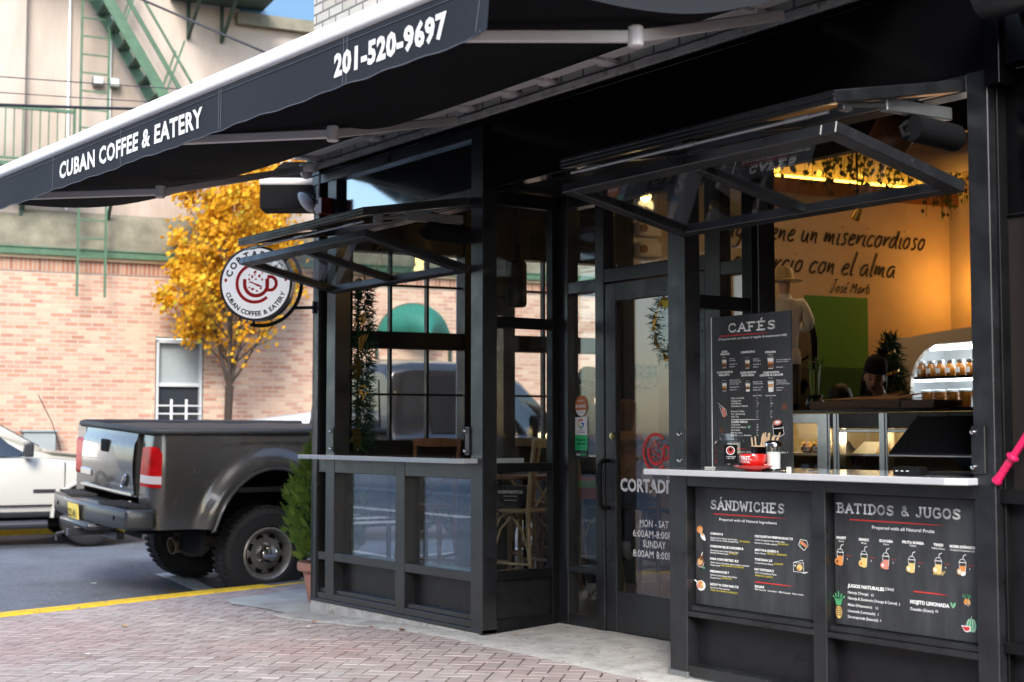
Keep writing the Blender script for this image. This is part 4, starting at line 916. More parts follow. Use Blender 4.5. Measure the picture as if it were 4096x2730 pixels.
# --- interior shell
WF = frameM((-10.45, 5.75, 0), S_, (-N_v.x, -N_v.y, 0))
def wm(): return MB(WF)
m = MB(); m.box(-10.6, 3, 6.33, 12.5, -.02, .035); m.box(-10.5, -8.165, 5.76, 6.33, -.02, .035); m.box(-6.1, 3, 5.76, 6.33, -.02, .035); m.build('floor', K['floor'], cb)
m = MB(); m.box(-10.8, 3, 5.9, 8.6, 4.26, 4.5); m.box(-10.8, 3, 8.6, 8.7, 3.6, 4.5); m.build('dark_ceiling', K['black'], cb)
m = MB(); m.box(-10.8, 3, 8.7, 12.5, 4.3, 4.5)
for i in range(26): m.box(-10.8 + i * .5, -10.78 + i * .5, 8.7, 12.4, 4.285, 4.3)
m.build('ceiling', K['ceil'], cb)
m = MB(); m.box(-10.4, -8.16, 5.78, 5.9, 3.13, 4.3); m.box(-8.16, 3, 5.78, 5.9, 3.14, 4.3); m.build('inner_front_wall', K['frame_dk'], cb)
m = MB(); m.box(-10.2, 3, 12.3, 12.5, 0, 4.3); m.box(-8.6, -7.9, 11.95, 12.31, 2.3, 4.3); m.box(-1.0, -.8, 5.9, 12.4, 0, 4.3); m.build('back_wall', K['beige'], cb)
m = wm(); m.box(2.83, 3.12, 0, .15, 0, 4.3); m.build('white_wall', K['wallwhite'], cb)
m = wm(); m.box(3.12, 6.75, .0, .15, 0, 4.3); ww_ = m.build('feature_wall', K['beige'], cb)
m = wm(); m.box(4.80, 5.57, -.008, .0, 2.04, 2.745); m.build('green_panel', K['wgreen'], cb)
m = wm(); m.box(4.95, 5.62, -.010, .0, 1.2, 2.04); m.build('green_panel', K['wgreen2'], cb)
m = wm(); m.box(1.155, 1.64, .151, .17, 0, 4.3); m.box(2.6, 6.8, .151, .17, 0, 4.3); m.build('bounce_cladding', mat('pale bounce render', (.5, .49, .47), .8, var=.1), cb)  # unseen skin added to the wall, pale to bounce light onto the pickup
m = wm(); m.box(2.60, 2.83, -.06, .15, 0, 4.3); m.box(1.155, 1.64, -.02, .15, 0, 4.3); m.box(-.16, .14, 0, .15, 0, 3.55)
for s0, s1 in ((.14, 1.155), (1.64, 2.60)):
    for z0, z1 in ((.0, .2), (1.08, 1.335), (2.113, 2.255), (2.93, 4.3)): m.box(s0, s1, .002, .14, z0, z1)
for s in (.497, .835, 1.96, 2.28):
    for z0, z1 in ((1.335, 2.113), (2.255, 2.93)): m.box(s - .011, s + .011, .04, .10, z0, z1)
    m.box(s - .011, s + .011, .04, .10, .2, 1.08)
for s0, s1 in ((.14, 1.155), (1.64, 2.60)):
    for z in (1.722, 2.655): m.box(s0, s1, .045, .095, z - .009, z + .009)
m.build('side_window_frame', K['frame_dk'], cb)
for s0, s1 in ((.14, 1.155), (1.64, 2.60)):
    for z0, z1 in ((1.335, 2.113), (2.255, 2.93), (.2, 1.08)):
        m = wm(); m.box(s0, s1, .066, .072, z0, z1); m.build('window_pane', K['glass'], cb)
# handwriting on the feature wall
HW = {'a': ([[(.8, .85), (.5, 1), (.15, .75), (.05, .3), (.25, 0), (.55, .15), (.8, .85), (.75, .25), (.95, .0)]], 1.0), 'c': ([[(.75, .8), (.5, 1), (.15, .7), (.05, .3), (.3, 0), (.75, .2)]], .85), 'd': ([[(.75, .85), (.45, 1), (.1, .65), (.05, .25), (.25, 0), (.6, .2), (.85, 1.9), (.78, .25), (1, 0)]], 1.05),
      'e': ([[(.1, .45), (.6, .6), (.7, .85), (.45, 1), (.12, .65), (.08, .25), (.35, 0), (.8, .2)]], .85), 'g': ([[(.8, .85), (.5, 1), (.15, .75), (.05, .35), (.3, .1), (.6, .25), (.8, .9), (.65, -.4), (.35, -.8), (.0, -.6)]], .95), 'i': ([[(.15, .95), (.1, .2), (.25, 0), (.4, .1)], [(.22, 1.45), (.25, 1.5)]], .45), 'l': ([[(.25, 1.95), (.1, .3), (.2, 0), (.4, .1)]], .45),
      'm': ([[(.08, .95), (.05, 0), (.3, .75), (.5, .95), (.52, 0), (.78, .75), (1, .95), (1.0, .15), (1.2, 0)]], 1.3), 'n': ([[(.08, .95), (.05, 0), (.3, .75), (.58, .95), (.6, .15), (.8, 0)]], .9), 'o': ([[(.45, 1), (.12, .75), (.06, .3), (.3, 0), (.65, .2), (.75, .7), (.45, 1), (.75, .85)]], .9), 'r': ([[(.1, .95), (.08, 0), (.3, .7), (.65, .95)]], .7),
      's': ([[(.65, .9), (.35, 1), (.2, .75), (.55, .4), (.5, .08), (.1, .05)]], .75), 't': ([[(.3, 1.6), (.18, .2), (.35, 0), (.55, .1)], [(.0, 1.0), (.6, 1.05)]], .6), 'u': ([[(.1, .95), (.08, .3), (.3, 0), (.6, .3), (.7, .95), (.68, .2), (.88, 0)]], .95), ' ': ([], .55), 'J': ([[(.8, 2), (.6, .3), (.3, -.1), (.0, .1)], [(.4, 2), (1.1, 2)]], 1.1), 'M': ([[(.1, 0), (.3, 1.9), (.7, .4), (1.2, 1.95), (1.2, 0)]], 1.5), 'é': ([[(.1, .45), (.6, .6), (.7, .85), (.45, 1), (.12, .65), (.08, .25), (.35, 0), (.8, .2)], [(.4, 1.3), (.7, 1.65)]], .85)}
def chaikin(P):
    for _ in range(2):
        if len(P) < 3: return P
        Q = [P[0]]
        for a, b in zip(P, P[1:]): Q += [(a[0] * .75 + b[0] * .25, a[1] * .75 + b[1] * .25), (a[0] * .25 + b[0] * .75, a[1] * .25 + b[1] * .75)]
        P = Q + [P[-1]]
    return P
def hand(m, t, o, ex, ez, xh, width, w=.18):
    tot = sum(HW[c][1] * 1.12 for c in t); k = width / tot; x = 0
    for c in t:
        for st_ in HW[c][0]: m.ribbon([(x + p * k + .36 * r_ * xh, r_ * xh) for p, r_ in chaikin(st_)], w * xh, o, ex, ez, dots=False)
        x += HW[c][1] * 1.12 * k
EX, EZ = WF.to_3x3() @ Vector((1, 0, 0)), Vector((0, 0, 1))
m = MB()
for t, s, z, xh, wd in (('age tiene un misericordioso', 3.86, 3.262, .125, 2.46), ('comercio con el alma', 3.93, 2.962, .125, 2.0), ('José Marti', 5.10, 2.785, .065, .50)): hand(m, t, WF @ Vector((s, -.006, z)), EX, EZ, xh, wd)
m.build('quotation', K['ink'], cb)
# ledge with hidden light strip, trailing ivy
m = wm(); m.box(3.2, 6.7, -.10, .0, 3.76, 3.86); m.box(3.2, 6.7, -.12, -.10, 3.72, 3.87); m.build('cove_shelf', K['wood_dk'], cb)
led = thing('led_strip', 'glowing yellow light strip along the shelf on the quotation wall', 'light strip', WF @ Vector((5, -.3, 3.9)))
m = wm(); m.box(3.4, 6.5, -.115, -.09, 3.872, 3.892); m.build('tube', emis('led glow', (1, .55, .05), 9), led)
K['ivy'] = rndmat('ivy leaf', [(.012, .02, .008), (.03, .05, .012), (.05, .07, .02)], .6, 0)
m = wm(); ri = random.Random(5)
def ivyl(p, s):
    a = ri.uniform(-.5, .5); c, sn = math.cos(a), math.sin(a); P = [(0, -1), (.5, -.4), (.75, .3), (.3, .25), (0, .6), (-.3, .25), (-.75, .3), (-.5, -.4)]
    m.rv = ri.random(); m.add([(p[0] + (x * c - y * sn) * s, p[1] + ri.uniform(-.3, .3) * s, p[2] + (x * sn + y * c) * s) for x, y in P], [tuple(range(8))])
for i in range(80):
    s = ri.uniform(3.9, 6.75); L_ = ri.uniform(.22, .58) + (.15 if s > 6.1 else 0); y = -.18 - ri.random() * .08
    m.rv = 0; m.tube([(s + .01 * math.sin(k), y, 4.27 - L_ * k / 5) for k in range(6)], .0035, 4)
    for k in range(5): ivyl((s + ri.gauss(0, .03), y - .01, 4.27 - L_ * (k + .6) / 5), ri.uniform(.025, .045))
tag(m.build('hanging_ivy', K['ivy'], rnd=True), 'trailing dark ivy hanging from the lit shelf above the quotation', 'ivy')
# ================================================================== AWNING
aw = thing('awning', 'black canvas awning with white front rail and white lettering on its valance', 'awning', (-7.5, 4.2, 3.2))
AX = Vector((1, .0442, 0)).normalized(); AF = frameM((-4.47, 3.14, 0), AX, (-AX.y, AX.x, 0)); XL = -6.75
def am(): return MB(AF)
def vy(x, z):
    t = max(0, min(1, (3.18 - z) / .23)); return -.012 - .006 * t * math.sin(x * 5.3) - .003 * t * math.sin(x * 17 + 1) * max(0, min(1, (x + 1.6) / .5)) - .05 * t * max(0, (x + .35) / .35) ** 2
m = am(); nx, nz = 220, 10; vs = []
for i in range(nx + 1):
    x = XL + (0 - XL) * i / nx; zb = 2.952 + .003 * math.sin(x * 9) + .003 * math.sin(x * 23)
    for j in range(nz + 1):
        z = zb + (3.178 - zb) * j / nz; vs.append((x + .045 * max(0, (x + .3) / .3) * (1 - j / nz), vy(x, z), z))
m.add(vs, [(i * (nz + 1) + j, (i + 1) * (nz + 1) + j, (i + 1) * (nz + 1) + j + 1, i * (nz + 1) + j + 1) for i in range(nx) for j in range(nz)])
va = m.build('valance', K['canvas'], aw, smooth=60)
m = am()
def stitch(P):
    for a, b in zip(P, P[1:]): m.beam(a, b, .0018, .0018)
for z in (3.150,): stitch([(x, vy(x, z) - .003, z) for x in [XL + .05 * i for i in range(135)]])
m.tube([(XL + .05 * i, vy(XL + .05 * i, 2.955) - .002, 2.952 + .003 * math.sin((XL + .05 * i) * 9) + .003 * math.sin((XL + .05 * i) * 23)) for i in range(136)], .0028, 5)
for x in (-4.62, -3.55, -2.30, -2.275, -1.08, -1.05, -.05): stitch([(x, vy(x, z) - .003, z) for z in [2.96 + .03 * k for k in range(8)]])
m.build('stitching', K['stitch'], va)
def vtext(t, x0, wd, z, h, bold):
    vs_, fs_, w_ = glyphs(t, bold, 1.08); k = wd / w_; o = len(m.v); kz = h / .70
    P = []
    for x, y in vs_: X = x0 + x * k; Z = z + y * kz; P.append((X, vy(X, Z) - .004, Z))
    m.add(P, fs_)
m = am(); vtext('CUBAN COFFEE & EATERY', -4.50, 2.01, 3.012, .10, .035); m.build('lettering', K['letter'], va)
m = am(); vtext('201-520-9697', -1.16, .87, 3.008, .098, .045); m.build('phone_number', K['letter'], va)
m = am(); m.box(XL, .0, -.03, .10, 3.18, 3.262); m.build('front_rail', K['awn_white'], aw, bevel=.025, seg=3, smooth=50)
PF = [(2.95, 3.19), (3.34, 3.165), (3.67, 3.155), (4.01, 3.18), (4.37, 3.27), (4.89, 3.465), (5.45, 3.70), (5.52, 3.73)]
m = MB(); nu = 40; rows = []
prof = chaikin(PF)
for (y, z) in prof:
    t = (y - 2.95) / 2.57
    xl = -11.22 + .62 * t; xr = -4.47 + .16 * t
    for i in range(nu + 1): u = i / nu; rows.append((xl + (xr - xl) * u, y + (1 - t) * (-.1 + .29 * u), z + .02 * math.sin(u * 9.4) * math.sin(math.pi * t)))
n = nu + 1; fs = [(j * n + i, j * n + i + 1, (j + 1) * n + i + 1, (j + 1) * n + i) for j in range(len(prof) - 1) for i in range(nu)]
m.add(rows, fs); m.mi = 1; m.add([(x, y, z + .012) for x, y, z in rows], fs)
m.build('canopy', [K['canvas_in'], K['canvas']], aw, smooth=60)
ed = rows[nu::n]; m = MB(); m.add([(x + .012, y, z - .004) for x, y, z in ed] + [(x + .006, y, z + .15) for x, y, z in ed], [(i, i + 1, len(ed) + i + 1, len(ed) + i) for i in range(len(ed) - 1)]); m.build('side_flap', K['canvas'], aw, smooth=60)
m = MB(); m.box(-10.68, -3.6, 5.44, 5.55, 3.69, 3.75); m.box(-10.66, -3.6, 5.47, 5.598, 3.75, 3.90); m.build('wall_rail', K['awn_arm'], aw, bevel=.004)
for x in (-10.5, -9.49, -8.22, -7.69, -7.28, -6.66, -5.4): m = MB(); m.box(x - .05, x + .05, 5.50, 5.60, 3.66, 3.69); m.box(x - .03, x + .03, 5.42, 5.501, 3.67, 3.688); m.build('bracket', K['awn_arm'], aw, bevel=.003)
for a, e_, w_ in (((-10.75, 3.0, 3.14), (-9.52, 3.82, 3.095), (-10.5, 5.44, 3.58)), ((-8.25, 3.06, 3.14), (-7.08, 3.86, 3.095), (-8.2, 5.44, 3.58)), ((-5.35, 3.12, 3.14), (-4.56, 3.95, 3.095), (-5.11, 5.44, 3.58))):
    m = MB(); m.beam(a, e_, .032, .052); m.beam(e_, w_, .032, .055); m.tube([Vector(e_) - Vector((0, 0, .045)), Vector(e_) + Vector((0, 0, .045))], .035, 12); m.build('folding_arm', K['awn_arm'], aw, bevel=.006)
# ================================================================== FIXTURES AT THE CORNER
bs = thing('blade_sign', 'round white hanging sign with red cup emblem and circular lettering', 'sign', (-10.94, 5.26, 2.65))
c0 = Vector((-10.94, 5.26, 2.65)); ne = Vector((.7071, -.7071, 0)); ee = Vector((.7071, .7071, 0)); up = Vector((0, 0, 1)); RS = .318
m = MB(); m.lathe([(RS - .012, -.05), (RS, -.045), (RS, .045), (RS - .012, .05), (RS - .02, .05), (RS - .02, -.05)], c0, 56, ne); m.build('rim', K['frame'], bs, smooth=40)
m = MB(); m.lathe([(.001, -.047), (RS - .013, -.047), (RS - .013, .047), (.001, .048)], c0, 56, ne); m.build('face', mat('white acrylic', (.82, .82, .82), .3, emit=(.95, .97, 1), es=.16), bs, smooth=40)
m = MB(); of = c0 + ne * .0505; logo(m, of + ee * -.005, .172, ee, up); m.mi = 1
def arctext(m, t, r, a0, a1, h, outward=True, bold=.02):
    n = len(t)
    ws = [max(.28, glyphs(ch, bold)[2]) + .16 if ch != ' ' else .45 for ch in t]; tot = sum(ws); x = 0
    for ch, w_ in zip(t, ws):
        a = R(a0 + (a1 - a0) * (x + w_ / 2) / tot); x += w_
        if ch == ' ': continue
        rd = ee * math.cos(a) + up * math.sin(a); tg_ = (ee * math.sin(a) - up * math.cos(a)) if outward else (up * math.cos(a) - ee * math.sin(a))
        uz = rd if outward else -rd; gw = glyphs(ch, bold)[2] * h / .7
        m.text(ch, of + ne * .001 + rd * (r if outward else r + h) - tg_ * gw / 2, tg_, uz, h, None, bold)
arctext(m, 'CORTADITOS', .220, 168, 12, .054, True, .035); arctext(m, 'CUBAN COFFEE & EATERY', .236, 197, 343, .038, False, .03)
m.mi = 0
for s in (-1, 1):
    m.disc(of + ee * s * .262 + up * .03, .017, ee * .7, up, 14)
m.build('lettering', [K['logo'], K['black']], bs)
m = MB(); cr_ = c0 + ee * .03; m.tube([cr_ + (ee * math.cos(R(a)) + up * math.sin(R(a))) * .355 for a in range(40, -105, -6)], .016, 10)
j = cr_ + (ee * math.cos(R(-36)) + up * math.sin(R(-36))) * .355; j2 = Vector((-10.56, 5.61, j.z)); m.tube([j, j2], .014, 10); m.beam(j2 - Vector((.0, 0, .05)), j2 + Vector((0, 0, .05)), .05, .03); b_ = cr_ + (ee * math.cos(R(-100)) + up * math.sin(R(-100))) * .355; m.tube([b_, b_ + up * .06], .012, 8); t_ = cr_ + (ee * math.cos(R(40)) + up * math.sin(R(40))) * .355; m.tube([t_, t_ - ee * .06 - up * .03], .012, 8)
m.build('bracket', K['frame_dk'], bs, smooth=50)
rw = Vector((.586, .81, 0)); vw = Vector((-.81, .586, 0))
o = thing('box_fixture', 'black box fixture with a pale rounded bar under the awning end', 'light fixture', (-11.0, 5.55, 3.5))
FX = frameM((-11.02, 5.55, 3.5), rw, vw); m = MB(FX); m.box(-.22, .25, 0, .3, -.17, .035); m.prism([(-.21, 0, .12), (.25, 0, .20), (.25, .3, .20), (-.05, .3, .20)], (0, 0, .02)); m.prism([(-.2, .02, .09), (.25, .02, .09), (.25, .02, .24), (-.02, .02, .24)], (0, .25, 0)); m.build('housing', K['black'], o)
m = MB(FX); m.tube([(-.225, .04, .065), (.25, .04, .065)], .04, 14); m.build('bar', K['awn_arm'], o, smooth=50)
m = MB(FX); m.beam((.25, .15, .0), (.42, .22, .0), .04, .04); m.build('bracket', K['frame'], o)
o = thing('wall_speaker', 'oval black wall speaker with a pale front near the corner post', 'speaker', (-10.68, 5.56, 3.3))
FX = frameM((-10.66, 5.58, 3.335), rw, vw); m = MB(FX)
m.lathe([(.03, -.02), (.085, 0), (.09, .06), (.06, .12), (.001, .13)], (0, 0, 0), 20, (.45, 1, 0), .62, 1.5); m.build('housing', K['black'], o, smooth=50)
m = MB(FX); m.lathe([(.001, -.045), (.05, -.04), (.08, -.018), (.083, 0), (.001, .01)], (-.005, 0, 0), 20, (.45, 1, 0), .6, 1.45); m.build('grille', K['awn_arm'], o, smooth=60)
o = thing('alarm_strobe', 'small dark red fire alarm box with a clear strobe on the corner post', 'fire alarm', (-10.3, 5.58, 3.2))
m = MB(); m.box(-10.375, -10.27, 5.50, 5.60, 3.19, 3.325); m.box(-10.33, -10.29, 5.49, 5.5, 3.325, 3.34); m.build('housing', mat('dark red plastic', (.16, .012, .015), .35), o, bevel=.008, seg=2)
m = MB(); m.ball((-10.385, 5.53, 3.24), .032, 8); m.build('strobe', K['white_lens'], o, smooth=60)
m = MB()
for i in range(6): m.box(-10.37, -10.335, 5.496, 5.499, 3.275 + i * .007, 3.279 + i * .007)
m.build('grille', K['black'], o)
o = thing('dome_camera', 'small white dome camera above the corner post', 'security camera', (-10.5, 5.5, 3.6))
m = MB(); m.lathe([(.06, .0), (.075, .02), (.075, .06), (.05, .08), (.001, .08)], (-10.5, 5.50, 3.56), 18); m.build('housing', K['white'], o, smooth=40)
m = MB(); m.ball((-10.52, 5.49, 3.555), .05, 8); m.build('dome', K['white_lens'], o, smooth=60)
m = MB(); m.tube([(-3.86, 5.42, 3.36), (-3.55, 5.42, 3.36)], .11, 18); m.tube([(-3.60, 5.42, 3.36), (-3.60, 5.6, 3.36)], .03, 8); o = m.build('barrel_lamp', K['frame'], None, smooth=50); tag(o, 'dark barrel shaped lamp on the fascia at the top right corner', 'lamp')
# ================================================================== MENU BOARDS
SANDWICH = [
    ('SÁNDWICHES', -5.9068, 0.9646, 0.0569, 0.5748, 'w', 'slab'),
    ('-', -5.881, 0.9413, -5.3157, 0.006, 'r', 'line'),
    ('Prepared with all Natural Ingredients', -5.8365, 0.9065, 0.0141, 0.4394, 'w', 's'),
    ('CUBANO 8', -5.9109, 0.8246, 0.0118, 0.1009, 'w', 'b'),
    ('(Mustard, Swiss Cheese, Smoked Ham,', -5.9089, 0.8027, 0.0087, 0.2147, 'w', 's'),
    ('Salami, Chorizo, Pickle, Roasted Pork,', -5.9091, 0.7901, 0.0087, 0.2245, 'w', 's'),
    ('"EL MEJOR")', -5.6803, 0.7961, 0.0085, 0.0782, 'y', 's'),
    ('CORDON BLUE CHICKEN 8', -5.9118, 0.7536, 0.0118, 0.2605, 'w', 'b'),
    ('(Blue cheese sauce, Swiss Cheese, Ham,', -5.9098, 0.7325, 0.0087, 0.2222, 'w', 's'),
    ('Breaded Chicken breast,', -5.91, 0.7191, 0.0087, 0.1434, 'w', 's'),
    ('AY MAMÁ!)', -5.7623, 0.724, 0.0085, 0.0651, 'y', 's'),
    ('PAN CON BISTEC 8.5', -5.9127, 0.6835, 0.0118, 0.224, 'w', 'b'),
    ('(Steak, Onions, Provolone cheese, Lettuce, tomatoes', -5.9107, 0.6648, 0.0087, 0.304, 'w', 's'),
    ('Potato sticks,', -5.9108, 0.6498, 0.0087, 0.0789, 'w', 's'),
    ('PARA CHUPARTE LOS DEDOS")', -5.8275, 0.6532, 0.0086, 0.1809, 'y', 's'),
    ('MEDIANOCHE 7', -5.9136, 0.6134, 0.0118, 0.1504, 'w', 'b'),
    ('(Mustard, Swiss cheese, Ham, Pickle,', -5.9116, 0.5947, 0.0087, 0.2112, 'w', 's'),
    ('Roasted Pork,', -5.9118, 0.579, 0.0087, 0.0856, 'w', 's'),
    ('QUÉ RICO!")', -5.8218, 0.5832, 0.0086, 0.0803, 'y', 's'),
    ('LECHÓN CON PAN 7.5', -5.9145, 0.541, 0.0118, 0.2238, 'w', 'b'),
    ('(Just Pork, Mojo optional,', -5.9125, 0.5239, 0.0086, 0.1542, 'w', 's'),
    ('COMO TE LO MANDÓ EL MÉDICO!")', -5.9104, 0.5091, 0.0086, 0.2125, 'y', 's'),
    ('CROQUETAS PREPARADAS 7.5', -5.5631, 0.8302, 0.0114, 0.2791, 'w', 'b'),
    ('(2 Ham Croquettes, Swiss cheese, Ham,', -5.5612, 0.812, 0.0084, 0.2204, 'w', 's'),
    ('Mustard or Pickles optional,', -5.5615, 0.7953, 0.0084, 0.1696, 'w', 's'),
    ('MUCHACHO!")', -5.3879, 0.7999, 0.0082, 0.0736, 'y', 's'),
    ('JAMÓN & QUESO 6', -5.5642, 0.7563, 0.0114, 0.1763, 'w', 'b'),
    ('(Ham, Cheese,', -5.5623, 0.7405, 0.0084, 0.0808, 'w', 's'),
    ('"SENCILLO Y SABROSO!")', -5.4773, 0.7433, 0.0083, 0.1487, 'y', 's'),
    ('TOSTADA 2.5', -5.565, 0.7046, 0.0114, 0.1299, 'w', 'b'),
    ('(Toasted Bread, Butter,', -5.5631, 0.6873, 0.0084, 0.1367, 'w', 's'),
    ('CLÁSICA!")', -5.4224, 0.6926, 0.0082, 0.0673, 'y', 's'),
    ('NO TOSTADA 2', -5.5658, 0.6506, 0.0114, 0.1415, 'w', 'b'),
    ('(NOT Toasted Bread, Butter,', -5.5639, 0.6341, 0.0084, 0.1633, 'w', 's'),
    ('RÁPIDO PA\' LLEVAR")', -5.562, 0.619, 0.0084, 0.1308, 'y', 's'),
    ('SALSAS', -5.5672, 0.5587, 0.0114, 0.0712, 'w', 'b'),
    ('Mild Chipotle   Mojo Mayo   BBQ Guayaba   Mojo Criollo', -5.5653, 0.5445, 0.0083, 0.3526, 'w', 's'),
    ('-', -5.5636, 0.5871, -5.2717, 0.006, 'r', 'line'),
    ('bread', -5.9853, 0.8267, 0.0939, 0, '', 'draw'),
    ('chicken', -5.9906, 0.6731, 0.0953, 0, '', 'draw'),
    ('pork', -5.9923, 0.5351, 0.0729, 0, '', 'draw'),
    ('croquette', -5.2086, 0.8086, 0.0624, 0, '', 'draw'),
    ('cheese', -5.243, 0.6977, 0.0794, 0, '', 'draw'),
]
BATIDOS = [
    ('BATIDOS & JUGOS', -4.9763, 0.9878, 0.0536, 0.7637, 'w', 'slab'),
    ('-', -4.893, 0.9579, -4.3038, 0.006, 'r', 'line'),
    ('Prepared with all Natural Fruits', -4.7506, 0.919, 0.0158, 0.3778, 'w', 's'),
    ('MAMEY', -4.982, 0.8562, 0.013, 0.0652, 'w', 'b'),
    ('Mamey', -4.9675, 0.8417, 0.0081, 0.0358, 'w', 's'),
    ('smoothie_o', -4.9572, 0.7729, 0.1131, 0, '', 'draw'),
    ('16 oz', -4.9174, 0.7725, 0.0064, 0.0291, 'r', 's'),
    ('4', -4.9157, 0.7533, 0.0096, None, 'w', 's'),
    ('MANGO', -4.8352, 0.8554, 0.0128, 0.0631, 'w', 'b'),
    ('Mango', -4.8211, 0.8412, 0.008, 0.0346, 'w', 's'),
    ('smoothie_m', -4.8021, 0.7734, 0.1112, 0, '', 'draw'),
    ('16 oz', -4.7637, 0.7729, 0.0063, 0.0281, 'r', 's'),
    ('4', -4.7621, 0.7541, 0.0095, None, 'w', 's'),
    ('GUAYABA', -4.7069, 0.857, 0.0126, 0.0856, 'w', 'b'),
    ('Guava', -4.681, 0.8437, 0.0078, 0.0335, 'w', 's'),
    ('smoothie_g', -4.6651, 0.7737, 0.1094, 0, '', 'draw'),
    ('16 oz', -4.6279, 0.7732, 0.0062, 0.0273, 'r', 's'),
    ('4', -4.6263, 0.7547, 0.0093, None, 'w', 's'),
    ('FRUTA BOMBA', -4.5649, 0.8596, 0.0124, 0.1296, 'w', 'b'),
    ('Papaya', -4.5194, 0.8478, 0.0077, 0.0388, 'w', 's'),
    ('smoothie_p', -4.5076, 0.7681, 0.1074, 0, '', 'draw'),
    ('16 oz', -4.4717, 0.7677, 0.0061, 0.0263, 'r', 's'),
    ('4', -4.4702, 0.7495, 0.0092, None, 'w', 's'),
    ('TRIGO', -4.3793, 0.8583, 0.0121, 0.0569, 'w', 'b'),
    ('Puffed Wheat', -4.3887, 0.8433, 0.0076, 0.0748, 'w', 's'),
    ('smoothie_t', -4.3509, 0.7736, 0.1055, 0, '', 'draw'),
    ('16 oz', -4.3163, 0.7732, 0.006, 0.0254, 'r', 's'),
    ('4', -4.3149, 0.7553, 0.009, None, 'w', 's'),
    ('MORIR SOÑANDO', -4.2863, 0.8568, 0.012, 0.1431, 'w', 'b'),
    ('Orange & Condensed milk', -4.2845, 0.8427, 0.0075, 0.1388, 'w', 's'),
    ('smoothie_n', -4.2141, 0.7764, 0.1038, 0, '', 'draw'),
    ('16 oz', -4.1806, 0.7759, 0.0059, 0.0246, 'r', 's'),
    ('4', -4.1793, 0.7584, 0.0089, None, 'w', 's'),
    ('JUGOS NATURALES', -4.9132, 0.6165, 0.016, 0.2333, 'w', 'b'),
    ('(16oz)', -4.6732, 0.6226, 0.014, 0.052, 'w', 's'),
    ('Naranja (Orange)', -4.9117, 0.5846, 0.0136, 0.1313, 'w', 's'),
    ('4.5', -4.7636, 0.5832, 0.0126, None, 'w', 's'),
    ('Naranja & Zanahoria (Orange & Carrot)', -4.9123, 0.5558, 0.0136, 0.3095, 'w', 's'),
    ('5', -4.5908, 0.5538, 0.0124, None, 'w', 's'),
    ('Melón (Watermelon)', -4.9129, 0.5222, 0.0136, 0.1544, 'w', 's'),
    ('3.5', -4.7368, 0.5217, 0.0126, None, 'w', 's'),
    ('Limonada (Lemonade)', -4.9135, 0.4917, 0.0136, 0.1745, 'w', 's'),
    ('3', -4.7234, 0.4919, 0.0125, None, 'w', 's'),
    ('De temporada (Seasonal)', -4.9141, 0.4621, 0.0136, 0.1934, 'w', 's'),
    ('4', -4.7101, 0.463, 0.0125, None, 'w', 's'),
    ('-', -4.5012, 0.631, -4.2979, 0.006, 'r', 'line'),
    ('MOJITO LIMONADA', -4.5234, 0.5724, 0.0169, 0.229, 'w', 'b'),
    ('Guayaba (Guava)', -4.5241, 0.5402, 0.0138, 0.1378, 'w', 's'),
    ('4.5', -4.3764, 0.5429, 0.012, None, 'w', 's'),
    ('leaf', -4.2739, 0.586, 0.0313, 0, '', 'draw'),
    ('pineapple', -4.9724, 0.526, 0.1411, 0, '', 'draw'),
    ('carrot', -4.1941, 0.6195, 0.0627, 0, '', 'draw'),
    ('melon', -4.1855, 0.5028, 0.0846, 0, '', 'draw'),
]
